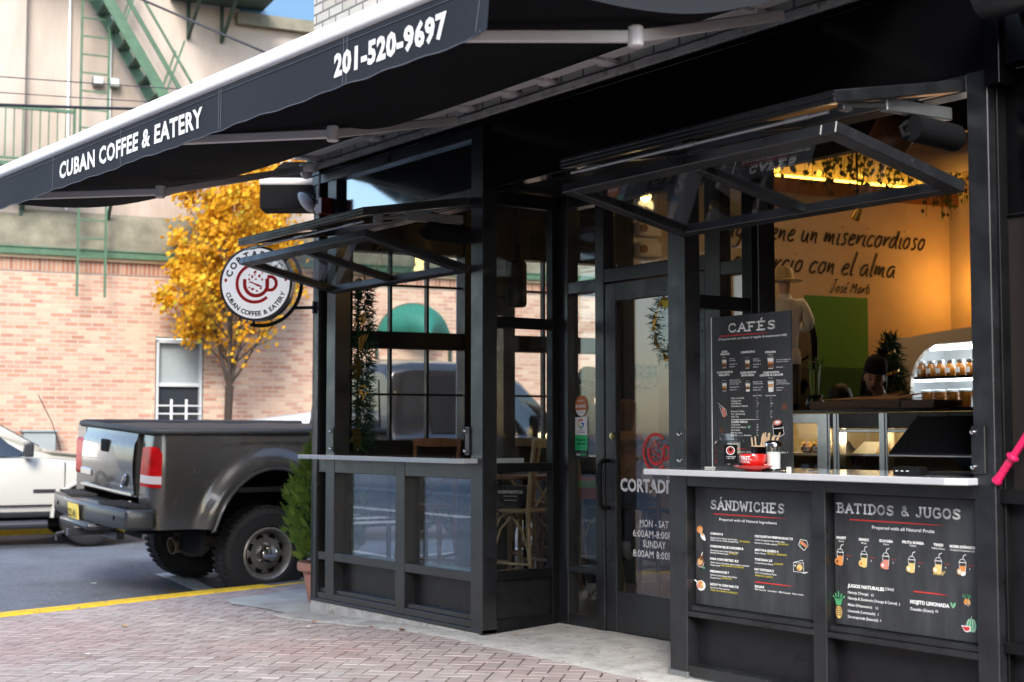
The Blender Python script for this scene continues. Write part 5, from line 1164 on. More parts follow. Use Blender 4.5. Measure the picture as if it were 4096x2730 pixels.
CAFES = [
    ('CAFÉS', -5.9468, 1.9764, 0.0552, 0.3852, 'w', 'slab'),
    ('-', -6.0253, 1.9605, -5.6071, 0.006, 'r', 'line'),
    ('(Prepared with our blend of regular & evaporated milk)', -6.0275, 1.9358, 0.0131, 0.5382, 'w', 's'),
    ('DOS', -6.0007, 1.8633, 0.0111, 0.0441, 'w', 'b'),
    ('KILOS', -6.011, 1.8494, 0.0111, 0.0734, 'w', 'b'),
    ('CAFECITO', -5.8489, 1.8532, 0.0109, 0.1133, 'w', 'b'),
    ('COLADA', -5.6556, 1.8457, 0.0107, 0.082, 'w', 'b'),
    ('CORTADITO', -6.0449, 1.7436, 0.0111, 0.1322, 'w', 'b'),
    ('MULATO', -6.0275, 1.728, 0.0111, 0.0882, 'w', 'b'),
    ('CORTADITO', -5.8551, 1.7359, 0.0109, 0.1274, 'w', 'b'),
    ('BON BON', -5.8428, 1.7208, 0.0109, 0.0991, 'w', 'b'),
    ('CORTADITO', -5.6721, 1.7305, 0.0107, 0.1228, 'w', 'b'),
    ('LECHE & LECHE', -5.6983, 1.7162, 0.0107, 0.1773, 'w', 'b'),
    ('cup_a', -5.9812, 1.8058, 0.065, 0, '', 'draw'),
    ('cup_a', -5.7945, 1.7964, 0.0638, 0, '', 'draw'),
    ('cup_b', -5.6135, 1.7974, 0.0815, 0, '', 'draw'),
    ('cup_c', -5.9821, 1.6707, 0.0649, 0, '', 'draw'),
    ('cup_d', -5.7929, 1.6644, 0.0637, 0, '', 'draw'),
    ('cup_e', -5.6138, 1.6672, 0.0813, 0, '', 'draw'),
    ('(Strong', -5.9379, 1.8235, 0.0065, 0.0375, 'w', 's'),
    ('Espresso)', -5.9381, 1.8125, 0.0065, 0.0482, 'w', 's'),
    ('(Espresso', -5.7492, 1.8137, 0.0064, 0.0464, 'w', 's'),
    ('with sugar)', -5.7494, 1.8029, 0.0064, 0.0566, 'w', 's'),
    ('(A lot of cafecito con', -5.5709, 1.8019, 0.0062, 0.1087, 'w', 's'),
    ('espumita to share)', -5.571, 1.7913, 0.0062, 0.0891, 'w', 's'),
    ('(Espresso with a', -5.9387, 1.6986, 0.0065, 0.0852, 'w', 's'),
    ('hint of milk, foam', -5.9389, 1.6876, 0.0065, 0.0958, 'w', 's'),
    ('& brown sugar)', -5.939, 1.6767, 0.0065, 0.0746, 'w', 's'),
    ('(Espresso with', -5.7529, 1.6836, 0.0063, 0.072, 'w', 's'),
    ('condensed milk)', -5.7531, 1.6729, 0.0063, 0.0771, 'w', 's'),
    ('(Espresso with', -5.571, 1.6878, 0.0062, 0.0694, 'w', 's'),
    ('condensed milk, a', -5.5712, 1.6772, 0.0062, 0.0841, 'w', 's'),
    ('hint of milk & foam)', -5.5714, 1.6666, 0.0062, 0.0988, 'w', 's'),
    ('Sencillo 2', -5.9384, 1.7911, 0.0071, 0.0598, 'w', 's'),
    ('Doble 3', -5.9386, 1.7762, 0.0071, 0.0419, 'w', 's'),
    ('••', -5.8734, 1.7745, 0.0058, 0.018, 'r', 's'),
    ('Sencillo 2', -5.7488, 1.7826, 0.007, 0.0576, 'w', 's'),
    ('Doble 3', -5.749, 1.768, 0.007, 0.0404, 'w', 's'),
    ('••', -5.6863, 1.7663, 0.0057, 0.0173, 'r', 's'),
    ('Doble 3.5', -5.5707, 1.7601, 0.0069, 0.05, 'w', 's'),
    ('••', -5.5101, 1.7585, 0.0056, 0.0167, 'r', 's'),
    ('Sencillo 2.5', -5.9384, 1.6579, 0.0071, 0.0716, 'w', 's'),
    ('Doble 3.5', -5.9386, 1.643, 0.0071, 0.0538, 'w', 's'),
    ('••', -5.8735, 1.6421, 0.0058, 0.0179, 'r', 's'),
    ('Sencillo 2.75', -5.7517, 1.6519, 0.007, 0.0747, 'w', 's'),
    ('Doble 3.75', -5.7519, 1.6373, 0.007, 0.0575, 'w', 's'),
    ('••', -5.6891, 1.6365, 0.0057, 0.0173, 'r', 's'),
    ('Sencillo 3', -5.5717, 1.6461, 0.0068, 0.0555, 'w', 's'),
    ('Doble 4', -5.5719, 1.6318, 0.0068, 0.0389, 'w', 's'),
    ('••', -5.5114, 1.631, 0.0056, 0.0167, 'r', 's'),
    ('Ideal (12oz)', -5.7541, 1.605, 0.0076, 0.0662, 'w', 's'),
    ('Grande (16oz)', -5.6568, 1.603, 0.0075, 0.0794, 'w', 's'),
    ('Café con leche', -5.9293, 1.5925, 0.0097, 0.106, 'w', 's'),
    ('3', -5.7246, 1.5886, 0.0088, None, 'w', 's'),
    ('4', -5.6177, 1.5866, 0.0087, None, 'w', 's'),
    ('Cappuccino', -5.9295, 1.577, 0.0097, 0.0811, 'w', 's'),
    ('3', -5.7249, 1.5735, 0.0088, None, 'w', 's'),
    ('4', -5.6179, 1.5716, 0.0087, None, 'w', 's'),
    ('Café Mocha', -5.9297, 1.5622, 0.0097, 0.0811, 'w', 's'),
    ('3.75', -5.7251, 1.5589, 0.0088, None, 'w', 's'),
    ('4.75', -5.6181, 1.5572, 0.0087, None, 'w', 's'),
    ('Chocolate Caliente', -5.9299, 1.5468, 0.0097, 0.1344, 'w', 's'),
    ('3', -5.7253, 1.5438, 0.0088, None, 'w', 's'),
    ('4', -5.6184, 1.5422, 0.0087, None, 'w', 's'),
    ('Brewed Coffee', -5.9303, 1.5165, 0.0097, 0.1042, 'w', 's'),
    ('2.5', -5.7258, 1.5141, 0.0088, None, 'w', 's'),
    ('3.5', -5.6188, 1.5129, 0.0087, None, 'w', 's'),
    ('Tea  (Assorted)', -5.9306, 1.501, 0.0097, 0.1113, 'w', 's'),
    ('2', -5.726, 1.499, 0.0088, None, 'w', 's'),
    ('3', -5.6191, 1.4979, 0.0087, None, 'w', 's'),
    ('Chai Tea', -5.9308, 1.4856, 0.0097, 0.0613, 'w', 's'),
    ('3.5', -5.7262, 1.4838, 0.0088, None, 'w', 's'),
    ('4.5', -5.6193, 1.4829, 0.0087, None, 'w', 's'),
    ('Cold brew', -5.9314, 1.4399, 0.0097, 0.0748, 'w', 's'),
    ('3.5', -5.7269, 1.4391, 0.0088, None, 'w', 's'),
    ('Cold brew Mojito', -5.9316, 1.4251, 0.0096, 0.1237, 'w', 's'),
    ('4.5', -5.7271, 1.4246, 0.0088, None, 'w', 's'),
    ('Iced latte', -5.9318, 1.409, 0.0096, 0.0721, 'w', 's'),
    ('3.5', -5.7274, 1.4088, 0.0088, None, 'w', 's'),
    ('Matcha latte', -5.932, 1.3942, 0.0096, 0.0881, 'w', 's'),
    ('4', -5.7276, 1.3943, 0.0088, None, 'w', 's'),
    ('Café con leche', -5.9322, 1.3794, 0.0096, 0.1625, 'w', 's'),
    ('3.5', -5.7278, 1.3798, 0.0088, None, 'w', 's'),
    ('CAFÉS FRÍOS', -5.9312, 1.4547, 0.0109, 0.1317, 'w', 'b'),
    ('-', -5.930936213866681, 1.473339539243409, -5.694266416842229, 0.004, 'w', 'line'),
    ('-', -5.9333, 1.3055, -5.7991, 0.006, 'r', 'line'),
    ('Add an extra shot (Almond, Coconut) para sabor 1', -5.9317, 1.2844, 0.0103, 0.438, 'w', 's'),
    ('scoop', -5.9987, 1.5315, 0.0973, 0, '', 'draw'),
    ('bag', -5.5601, 1.4254, 0.0961, 0, '', 'draw'),
    ('leaf', -5.7866, 1.4304, 0.0222, 0, '', 'draw'),
    ('beans', -5.5137, 1.542, 0.0463, 0, '', 'draw'),
    ('beans', -6.0113, 1.413, 0.0389, 0, '', 'draw'),
]

K['d_brown'] = mat('brown print', (.16, .06, .025), .8); K['d_tan'] = mat('tan print', (.62, .36, .16), .8); K['d_or'] = mat('orange print', (.65, .25, .06), .8); K['d_grn'] = mat('green print', (.08, .38, .16), .8); K['d_pink'] = mat('pink print', (.62, .22, .17), .8); K['d_yel'] = mat('pale yellow print', (.70, .52, .18), .8)
PRN = [K['chalk'], K['redp'], K['yellowp'], K['d_brown'], K['d_tan'], K['d_or'], K['d_grn'], K['d_pink'], K['d_yel'], K['board'], K['black']]
SLAB = {'A': ([[(.08, 0), (.5, 1), (.92, 0)], [(.25, .35), (.75, .35)]], [(.08, 0), (.92, 0)]), 'B': ([[(.2, 0), (.2, 1), (.65, 1), (.8, .78), (.65, .54), (.2, .54)], [(.65, .54), (.88, .28), (.7, 0), (.2, 0)]], [(.12, 0), (.12, 1)]), 'C': ([[(.88, .75), (.72, .97), (.3, .97), (.1, .7), (.1, .3), (.3, .03), (.72, .03), (.9, .25)]], []), 'D': ([[(.2, 0), (.2, 1), (.6, 1), (.9, .7), (.9, .3), (.6, 0), (.2, 0)]], [(.12, 0), (.12, 1)]), 'E': ([[(.85, .12), (.85, 0), (.2, 0), (.2, 1), (.85, 1), (.85, .85)], [(.2, .5), (.65, .5)]], [(.12, 0), (.12, 1)]), 'F': ([[(.2, 0), (.2, 1), (.85, 1), (.85, .82)], [(.2, .5), (.65, .5)]], [(.2, 0), (.12, 1)]), 'G': ([[(.88, .8), (.7, .98), (.3, .97), (.1, .7), (.1, .3), (.3, .03), (.7, .03), (.88, .15), (.88, .45), (.58, .45)]], []), 'H': ([[(.18, 0), (.18, 1)], [(.82, 0), (.82, 1)], [(.18, .5), (.82, .5)]], [(.18, 0), (.18, 1), (.82, 0), (.82, 1)]), 'I': ([[(.3, 0), (.3, 1)]], [(.3, 0), (.3, 1)]), 'J': ([[(.6, 1), (.6, .2), (.45, .03), (.2, .03), (.08, .25)]], [(.6, 1)]), 'N': ([[(.18, 0), (.18, 1), (.82, 0), (.82, 1)]], [(.18, 0), (.14, 1), (.82, 1)]), 'O': ([[(.5, .98), (.25, .9), (.1, .6), (.1, .4), (.25, .1), (.5, .02), (.75, .1), (.9, .4), (.9, .6), (.75, .9), (.5, .98)]], []), 'S': ([[(.85, .75), (.8, .9), (.5, .98), (.2, .85), (.2, .65), (.8, .38), (.82, .15), (.5, .02), (.15, .1), (.12, .28)]], []), 'T': ([[(.5, 0), (.5, 1)], [(.08, .82), (.08, 1), (.92, 1), (.92, .82)]], [(.5, 0)]), 'U': ([[(.18, 1), (.18, .25), (.35, .03), (.65, .03), (.82, .25), (.82, 1)]], [(.18, 1), (.82, 1)]), 'W': ([[(.05, 1), (.28, 0), (.55, .8), (.82, 0), (1.05, 1)]], [(.05, 1), (1.05, 1)]), '&': ([[(.95, 0), (.3, .75), (.35, .95), (.55, .97), (.65, .8), (.15, .35), (.2, .08), (.5, .02), (.85, .4)]], []), ' ': ([], [])}
def slab(m, t, o, h, wd):
    base = {'Á': 'A', 'É': 'E'}; W_ = {'I': .6, 'J': .78, 'W': 1.12, ' ': .55}
    tot = sum(W_.get(c, 1) + .13 for c in t); k = wd / tot; x = 0
    for c in t:
        b_ = base.get(c, c); st_, sf = SLAB[b_]
        for s in st_: m.ribbon([(x + p * k, r_ * (h - .17 * h) + .085 * h) for p, r_ in s], .19 * h, o)
        for p, r_ in sf:
            zc = .085 * h if r_ < .5 else h - .085 * h; X = o[0] + x + p * k
            m.poly([(X - .2 * k, o[1] - .0004, o[2] + zc - .075 * h), (X + .2 * k, o[1] - .0004, o[2] + zc - .075 * h), (X + .2 * k, o[1] - .0004, o[2] + zc + .075 * h), (X - .2 * k, o[1] - .0004, o[2] + zc + .075 * h)])
        if c in base: X = o[0] + x + .45 * k; m.poly([(X - .08 * k, o[1], o[2] + 1.06 * h), (X + .05 * k, o[1], o[2] + 1.06 * h), (X + .22 * k, o[1], o[2] + 1.3 * h), (X + .0 * k, o[1], o[2] + 1.3 * h)])
        x += (W_.get(b_, 1) + .13) * k
def drawing(m, kind, x, z, h, y):
    def el(cx, cz, a, b_, mi, rot=0, yy=0):
        m.mi = mi; e1 = Vector((math.cos(rot), 0, math.sin(rot))); e2 = Vector((-math.sin(rot), 0, math.cos(rot)))
        P = [Vector((x + cx * h, y - .0006 * (1 + yy), z + cz * h)) + e1 * math.cos(t) * a * h + e2 * math.sin(t) * b_ * h for t in [2 * math.pi * i / 18 for i in range(18)]]; m.poly(P)
    def pg(P, mi, yy=0): m.mi = mi; m.poly([(x + a * h, y - .0006 * (1 + yy), z + b_ * h) for a, b_ in P])
    def ln(P, w_, mi, yy=3): m.mi = mi; m.ribbon([(a * h, b_ * h) for a, b_ in P], w_ * h, (x, y - .0006 * (1 + yy), z))
    if kind.startswith('cup'):
        k = kind[-1]; W_ = .3
        pg([(-.22, -.5), (.22, -.5), (.28, .2), (-.28, .2)], 0); L_ = {'a': [(-.45, -.1, 3), (-.1, .02, 4)], 'b': [(-.45, -.15, 3), (-.15, -.02, 5)], 'c': [(-.45, -.2, 3), (-.2, .0, 4)], 'd': [(-.3, -.1, 3), (-.1, .02, 4)], 'e': [(-.18, .05, 4)]}[k]
        for a, b_, mi in L_: pg([(-.225, a), (.225, a), (.26, b_), (-.26, b_)], mi, 2)
        pg([(-.3, .2), (.3, .2), (.3, .28), (.24, .3), (.22, .46), (-.22, .46), (-.24, .3), (-.3, .28)], 10, 2); ln([(-.3, .22), (.3, .22)], .025, 0); ln([(-.23, .45), (.23, .45)], .025, 0); ln([(-.27, .3), (.27, .3)], .02, 0)
    elif kind.startswith('smoothie'):
        k = kind[-1]; fc = {'o': 5, 'm': 8, 'g': 7, 'p': 8, 't': 8, 'n': 5}[k]
        pg([(-.13, -.42), (.13, -.42), (.17, -.02), (-.17, -.02)], fc); ln([(-.13, -.42), (-.19, .14)], .02, 0); ln([(.13, -.42), (.19, .14)], .02, 0); ln([(-.13, -.42), (.13, -.42)], .02, 0)
        ln([(-.2, .14), (.2, .14)], .03, 0); ln([(-.18, .15), (-.1, .28), (.1, .28), (.18, .15)], .02, 0); ln([(.02, .28), (.06, .46), (.2, .5)], .03, 0)
        el(-.16, -.28, .15, .15, {'o': 5, 'm': 8, 'g': 7, 'p': 8, 't': 8, 'n': 4}[k], 0, 4); el(-.16, -.28, .07, .07, {'o': 3, 'm': 5, 'g': 0, 'p': 0, 't': 0, 'n': 0}[k], 0, 6); el(.04, -.36, .14, .09, {'o': 5, 'm': 8, 'g': 7, 'p': 8, 't': 8, 'n': 0}[k], .5, 5)
        if k == 't':
            for i in range(6): ln([(-.3 + i * .1, -.5), (-.15 + i * .1, -.3)], .03, 8)
    elif kind == 'bread': el(-.1, .22, .27, .22, 5, .3); el(-.02, .16, .18, .15, 4, .3, 2); el(.14, -.12, .25, .12, 0, -.6); el(.2, -.25, .26, .12, 0, -.6, 2); el(.1, -.02, .2, .07, 4, -.6, 4)
    elif kind == 'chicken': el(0, -.12, .32, .3, 3); el(-.02, -.08, .22, .2, 4, .4, 2); el(.1, .2, .12, .2, 3, -.4, 2); ln([(.1, .3), (.2, .5)], .06, 0); ln([(-.3, -.2), (-.1, -.4), (.2, -.38), (.32, -.1)], .025, 0); el(.3, -.42, .1, .06, 6, 0, 2)
    elif kind == 'pork': el(.05, -.05, .5, .4, 0); el(0, .12, .3, .18, 5, .2, 2); el(.15, -.12, .2, .16, 4, 0, 4); el(-.2, -.1, .2, .18, 7, 0, 3); el(-.5, .25, .2, .07, 0, -.5); el(.25, .05, .12, .1, 8, 0, 5)
    elif kind == 'croquette':
        ln([(-.5, 0), (-.3, .45), (.4, .4), (.55, .0), (.1, -.45), (-.5, -.05)], .05, 0); el(-.1, .15, .28, .15, 5, -.5, 2); el(.12, .05, .28, .14, 7, -.5, 3); el(.28, -.05, .2, .1, 5, -.6, 4); el(-.3, -.05, .1, .06, 6, 0, 4)
    elif kind == 'cheese':
        ln([(-.45, .2), (.35, .4), (.45, .2), (-.45, .2), (-.45, -.4), (.45, -.4), (.45, .2)], .03, 0); el(.08, -.1, .26, .22, 8, .3, 2); el(0, -.2, .1, .09, 5, 0, 4); el(.18, .02, .07, .06, 4, 0, 4); el(-.3, 0, .05, .07, 0, 0, 4)
        for i in range(4): ln([(.3 + .1 * i, -.45 + .03 * i), (.6 + .08 * i, -.45 + .03 * i)], .025, 0)
    elif kind == 'leaf': el(-.2, .05, .42, .2, 6, 2.0); el(.25, .05, .42, .2, 6, 1.1); ln([(-.05, -.4), (-.35, .4)], .04, 0); ln([(.05, -.4), (.4, .4)], .04, 0)
    elif kind == 'pineapple':
        el(0, -.28, .15, .24, 8); 
        for i in range(5): ln([(-.14, -.42 + i * .08), (.14, -.36 + i * .08)], .014, 3); ln([(.14, -.42 + i * .08), (-.14, -.36 + i * .08)], .014, 3)
        for a in (-.5, -.25, 0, .25, .5): ln([(a * .15, -.05), (a * .35, .22), (a * .6, .45 - abs(a) * .3)], .05, 6)
    elif kind == 'carrot':
        for s in (-1, 1): el(s * .13, -.15, .15, .24, 5 if s < 0 else 4, s * .3); ln([(s * .13, .05), (s * .35, .4)], .04, 6); ln([(s * .13, .05), (s * .1, .4)], .04, 6); ln([(s * .2, .2), (s * .42, .22)], .03, 6)
        ln([(-.1, -.3), (.15, -.48)], .03, 0)
    elif kind == 'melon':
        el(.15, .0, .34, .38, 6)
        for a in (-.15, .05, .25, .42): ln([(a * .6 + .1, .34), (a, .0), (a * .6 + .1, -.34)], .03, 0)
        ln([(.15, .38), (.2, .5)], .025, 0)
        pg([(-.5, -.05), (.15, -.05), (.1, -.28), (-.08, -.4), (-.3, -.36)], 0, 4); pg([(-.42, -.09), (.08, -.09), (.04, -.25), (-.1, -.33), (-.28, -.3)], 1, 6)
    elif kind == 'scoop': el(-.28, .35, .08, .13, 10, .5); ln([(-.35, .42), (-.2, .3), (-.05, .2), (.3, .0), (.38, -.35)], .03, 0); ln([(-.25, .25), (-.1, -.1), (.05, -.4)], .03, 0); el(.1, -.12, .14, .3, 7, .4); el(.15, -.4, .12, .05, 5, 0, 2)
    elif kind == 'bag': pg([(-.42, .2), (.3, .3), (.45, -.35), (.2, -.48), (-.35, -.4)], 10); el(-.08, .3, .34, .16, 7, .1, 2); el(-.05, .32, .2, .08, 0, .1, 3); ln([(-.42, .2), (-.4, -.05), (.36, -.0), (.4, .1)], .04, 0); ln([(-.4, -.08), (-.36, -.42), (.15, -.5), (.46, -.36), (.38, 0)], .03, 0)
    elif kind == 'beans':
        for a, b_ in ((-.25, .2), (.1, .3), (.3, .05), (-.05, -.05), (-.3, -.2), (.15, -.3)): el(a, b_, .18, .13, 3, a * 3)
def menu(par, data, y):
    items = [MB()]; names = ['subtitle']
    for t, x, z, h, wd, c, st_ in data:
        if st_ == 'draw':
            m2 = MB(); drawing(m2, t, x, z, h, y); m2.build(t.split('_')[0] + '_drawing', PRN, par); continue
        ci = {'w': 0, 'r': 1, 'y': 2}[c]
        if st_ == 'line':
            q = MB(); q.mi = ci; w_ = wd if c == 'w' else .007; L_ = h - x; q.poly([(x, y, z - w_ / 2), (x + L_ * .8, y, z - w_ * .4), (h, y, z), (x + L_ * .6, y, z + w_ * .45), (x, y, z + w_ / 2)]); q.build('underline', PRN, par); continue
        if st_ == 'slab': q = MB(); slab(q, t, (x, y, z), h, wd); q.build('heading', PRN, par); continue
        if st_ == 'b': items.append(MB()); names.append('menu_item')
        q = items[-1]; q.mi = ci; q.text(t, (x, y, z), (1, 0, 0), (0, 0, 1), h, wd, .045 if st_ == 'b' else .012, sx=.8)
    for q, n_ in zip(items, names):
        if q.f: q.build(n_, PRN, par)
def mboard(name, label, x0, x1, z0, z1, y, data, edge=True):
    o = thing(name, label, 'menu board', ((x0 + x1) / 2, y, z0))
    m = MB(); m.box(x0, x1, y, y + .007, z0, z1); m.build('panel', K['board'], o)
    if edge:
        m = MB(); m.box(x0 - .008, x0, y - .0, y + .02, z0, z1); m.build('edge_strip', K['white'], o)
        m = MB(); m.box(x0 - .05, x0 + .02, y - .02, y, z0, z0 + .008); m.build('foot', K['white'], o)
        m = MB(); m.box(x1 - .03, x1 - .012, y - .02, y, z0, z0 + .02); m.build('clip', K['white'], o)
    menu(o, data, y - .0015)
mboard('menu_board', 'chalkboard menu headed SÁNDWICHES fixed under the service counter', -6.03, -5.11, .425, 1.085, 5.657, SANDWICH, False)
mboard('menu_board', 'chalkboard menu headed BATIDOS & JUGOS fixed under the service counter', -4.995, -4.105, .425, 1.085, 5.657, BATIDOS, False)
mboard('menu_board', 'tall chalkboard menu headed CAFÉS standing on the white service counter', -6.085, -5.458, 1.191, 2.075, 5.85, CAFES, True)
# ================================================================== THINGS ON THE COUNTER
ZC = 1.1905
o = thing('glass_jar', 'large square glass jar with a small black label on the counter', 'jar', (-5.85, 5.77, ZC))
m = MB(); a8 = frameM((-5.85, 5.77, ZC), (.586 * .924 + .81 * .383, .81 * .924 - .586 * .383, 0), (-.81 * .924 + .586 * .383, .586 * .924 + .81 * .383, 0)); m.T = a8
m.lathe([(.085, 0), (.10, .015), (.10, .145), (.092, .16), (.068, .168), (.066, .172), (.072, .178), (.066, .185), (.072, .19), (.066, .196), (.07, .203), (.064, .203), (.06, .165), (.09, .15), (.093, .02), (.08, .012)], (0, 0, 0), 8); m.build('body', K['glass_jar'], o)
JF = frameM(Vector((-5.85, 5.77, ZC)) + Vector((.81, -.586, 0)) * .1015 - Vector((.586, .81, 0)) * .02, (.586, .81, 0), (-.81, .586, 0))
m = MB(JF); m.box(-.037, .037, -.001, .001, .035, .14); lb = m.build('label', K['black'], o)
m = MB(); JX, JO = (.586, .81, 0), lambda x, z: JF @ Vector((x, -.002, z)); logo(m, JO(-.002, .108), .017, JX, (0, 0, 1), beans=False); m.mi = 1; m.disc(JO(-.002, .108), .024, JX, (0, 0, 1), 20, r0=.021); m.text('CORTADITOS', JO(-.027, .07), JX, (0, 0, 1), .006, .054); m.text('CUBAN COFFEE', JO(-.024, .061), JX, (0, 0, 1), .004, .044); m.build('label_print', [K['logo'], K['letter']], lb)
o = thing('stirrer_cup', 'black cup full of wooden stirrers behind the red coffee cup', 'cup', (-5.61, 5.77, ZC))
m = MB(); m.lathe([(.045, 0), (.052, .01), (.06, .128), (.061, .132), (.057, .132), (.05, .02), (.001, .018)], (-5.61, 5.77, ZC), 28); cu_ = m.build('body', K['gloss'], o, smooth=40)
m = MB(); m.lathe([(.059, .129), (.062, .131), (.062, .136), (.056, .136)], (-5.61, 5.77, ZC), 28); m.build('rim', K['wood_lt'], cu_)
m = MB(); r9 = random.Random(4)
for i in range(20):
    bx, by = -5.645 + .004 * i + r9.uniform(-.01, .01), 5.77 + r9.uniform(-.03, .03); m.beam((bx, by, ZC + .03), (bx + (.0 + .0042 * i) * r9.uniform(.4, 1.3) - .004, by + r9.uniform(-.02, .02), ZC + .195 + r9.uniform(-.015, .015)), .009, .002, (0, 1, 0))
m.build('stirrers', K['wood_lt'], o)
K['redcer'] = mat('red glazed ceramic', (.62, .018, .014), .12, coat=.6)
o = thing('coffee_cup', 'red coffee cup on a red saucer with white writing', 'cup', (-5.545, 5.63, ZC))
cc = (-5.545, 5.63, ZC)
m = MB(); m.lathe([(.045, 0), (.05, .004), (.085, .016), (.105, .026), (.107, .030), (.08, .024), (.03, .012), (.001, .012)], cc, 40); m.build('saucer', K['redcer'], o, smooth=40)
def cupr(z): return .036 + .036 * math.sin(min(1, max(0, (z - .014) / .05)) * math.pi / 2)
m = MB(); m.lathe([(.03, .012), (.036, .014)] + [(cupr(z), z) for z in (.02, .028, .036, .044, .052, .06, .075, .09)] + [(.07, .092), (.068, .088), (.06, .04), (.001, .03)], cc, 40); m.build('body', K['redcer'], o, smooth=50)
hr = Vector((.586, .81, 0)); m = MB(); m.tube([Vector(cc) + hr * a + Vector((0, 0, z)) for a, z in ((.066, .078), (.09, .08), (.1, .068), (.098, .05), (.082, .036), (.06, .03))], .008, 10); m.build('handle', K['redcer'], o, smooth=60)
m = MB()
def cyltext(t, z, h, a0, wd, bold=.03):
    vs_, fs_, w_ = glyphs(t, bold); k = wd / w_; P = []
    for x, y in vs_:
        zz = z + y * h / .7; rr = cupr(zz) + .0012; a = a0 + x * k / rr; P.append((cc[0] + rr * math.cos(a), cc[1] + rr * math.sin(a), cc[2] + zz))
    m.add(P, fs_)
cyltext('BUT FIRST,', .062, .019, R(-150), .125); cyltext('CORTADITOS', .044, .012, R(-146), .105, .05); m.build('lettering', K['letter'], o)
o = thing('sugar_dispenser', 'glass sugar dispenser with a chrome lid beside the red cup', 'sugar dispenser', (-5.478, 5.72, ZC))
cs_ = (-5.478, 5.72, ZC)
m = MB(); m.lathe([(.044, 0), (.046, .008), (.040, .02), (.042, .11), (.044, .135), (.041, .135), (.039, .02), (.001, .012)], cs_, 28); m.build('body', K['glass_jar'], o, smooth=40)
m = MB(); m.lathe([(.036, .013), (.037, .05), (.0385, .1), (.03, .104), (.001, .102)], cs_, 24); m.build('sugar', mat('sugar', (.82, .82, .80), .9), o, smooth=40)
m = MB(); m.lathe([(.046, .132), (.047, .150), (.044, .156), (.036, .160), (.03, .166), (.001, .168)], cs_, 28); m.build('lid', K['chrome'], o, smooth=40)
o = thing('tablet_stand', 'black tablet till seen from behind on a tilted stand at the counter end', 'tablet', (-4.42, 5.92, ZC))
m = MB(); TF = frameM((-4.73, 5.77, 1.285), (1, 0, 0), (0, .23, .187)); m.T = TF; m.box(0, .52, 0, .30, .004, .014); tbk = m.build('tablet_back', K['gloss'], o, bevel=.004)
m = MB(TF); m.box(-.003, .523, -.003, .303, -.004, .003); m.build('edge', K['alu'], o, bevel=.002)
m = MB(TF); m.box(.004, .516, .004, .296, -.0052, -.004); m.build('screen', emis('till screen', (.6, .7, .8), .5), o)
m = MB(); m.prism([(-4.50, 5.86, 1.36), (-4.40, 5.86, 1.36), (-4.33, 5.98, ZC + .02), (-4.45, 5.98, ZC + .02)], (0, .05, 0)); m.box(-4.60, -4.28, 5.82, 6.06, ZC, ZC + .014); m.build('stand', K['black'], o, bevel=.005)
o = thing('card_reader', 'small black card reader lying in front of the tablet stand', 'card reader', (-4.50, 5.68, ZC))
m = MB(frameM((-4.52, 5.66, ZC), (1, .1, 0), (-.1, 1, 0))); m.box(-.065, .08, -.04, .04, .0, .035); m.box(-.06, .075, -.035, .035, .035, .042); m.build('body', K['frame_dk'], o, bevel=.01, seg=2)
m = MB(frameM((-4.52, 5.66, ZC), (1, .1, 0), (-.1, 1, 0)))
for i in range(3): m.box(-.05 + .03 * i, -.035 + .03 * i, -.0412, -.0402, .02, .024)
m.build('indicator', K['white'], o); m = MB(); m.tube([(-4.44, 5.66, ZC + .01), (-4.38, 5.63, ZC + .008), (-4.3, 5.66, ZC + .008), (-4.25, 5.75, ZC + .01)], .004, 5); m.build('cord', K['black'], o)
m = MB(); m.box(-5.36, -5.29, 5.86, 5.875, ZC, ZC + .006); tag(m.build('brass_clip', K['chrome'], None, bevel=.002), 'thin shiny metal strip lying on the counter right of the tall menu', 'metal strip')
# pink handle
K['pink'] = mat('bright pink plastic', (.60, .012, .09), .3, coat=.2)
o = thing('pink_bat', 'bright pink plastic handle leaning on the dark ledge past the tablet till', 'plastic bat', (-3.99, 5.60, 1.14))
dv = Vector((.17, .012, .23)).normalized(); p0 = Vector((-3.985, 5.60, 1.172))
m = MB(); m.lathe([(.001, -.005), (.022, 0), (.025, .012), (.020, .025), (.018, .06), (.018, .12), (.022, .135), (.029, .14), (.029, .15), (.018, .158), (.0165, .17), (.02, .5), (.034, .8), (.04, 1.0), (.001, 1.02)], p0, 20, dv); m.build('shaft', K['pink'], o, smooth=40)
m = MB()
for t in (.04, .07, .1): m.lathe([(.0185, t), (.0200, t + .006), (.0185, t + .012)], p0, 20, dv)
m.build('grip', K['pink'], o, smooth=40)
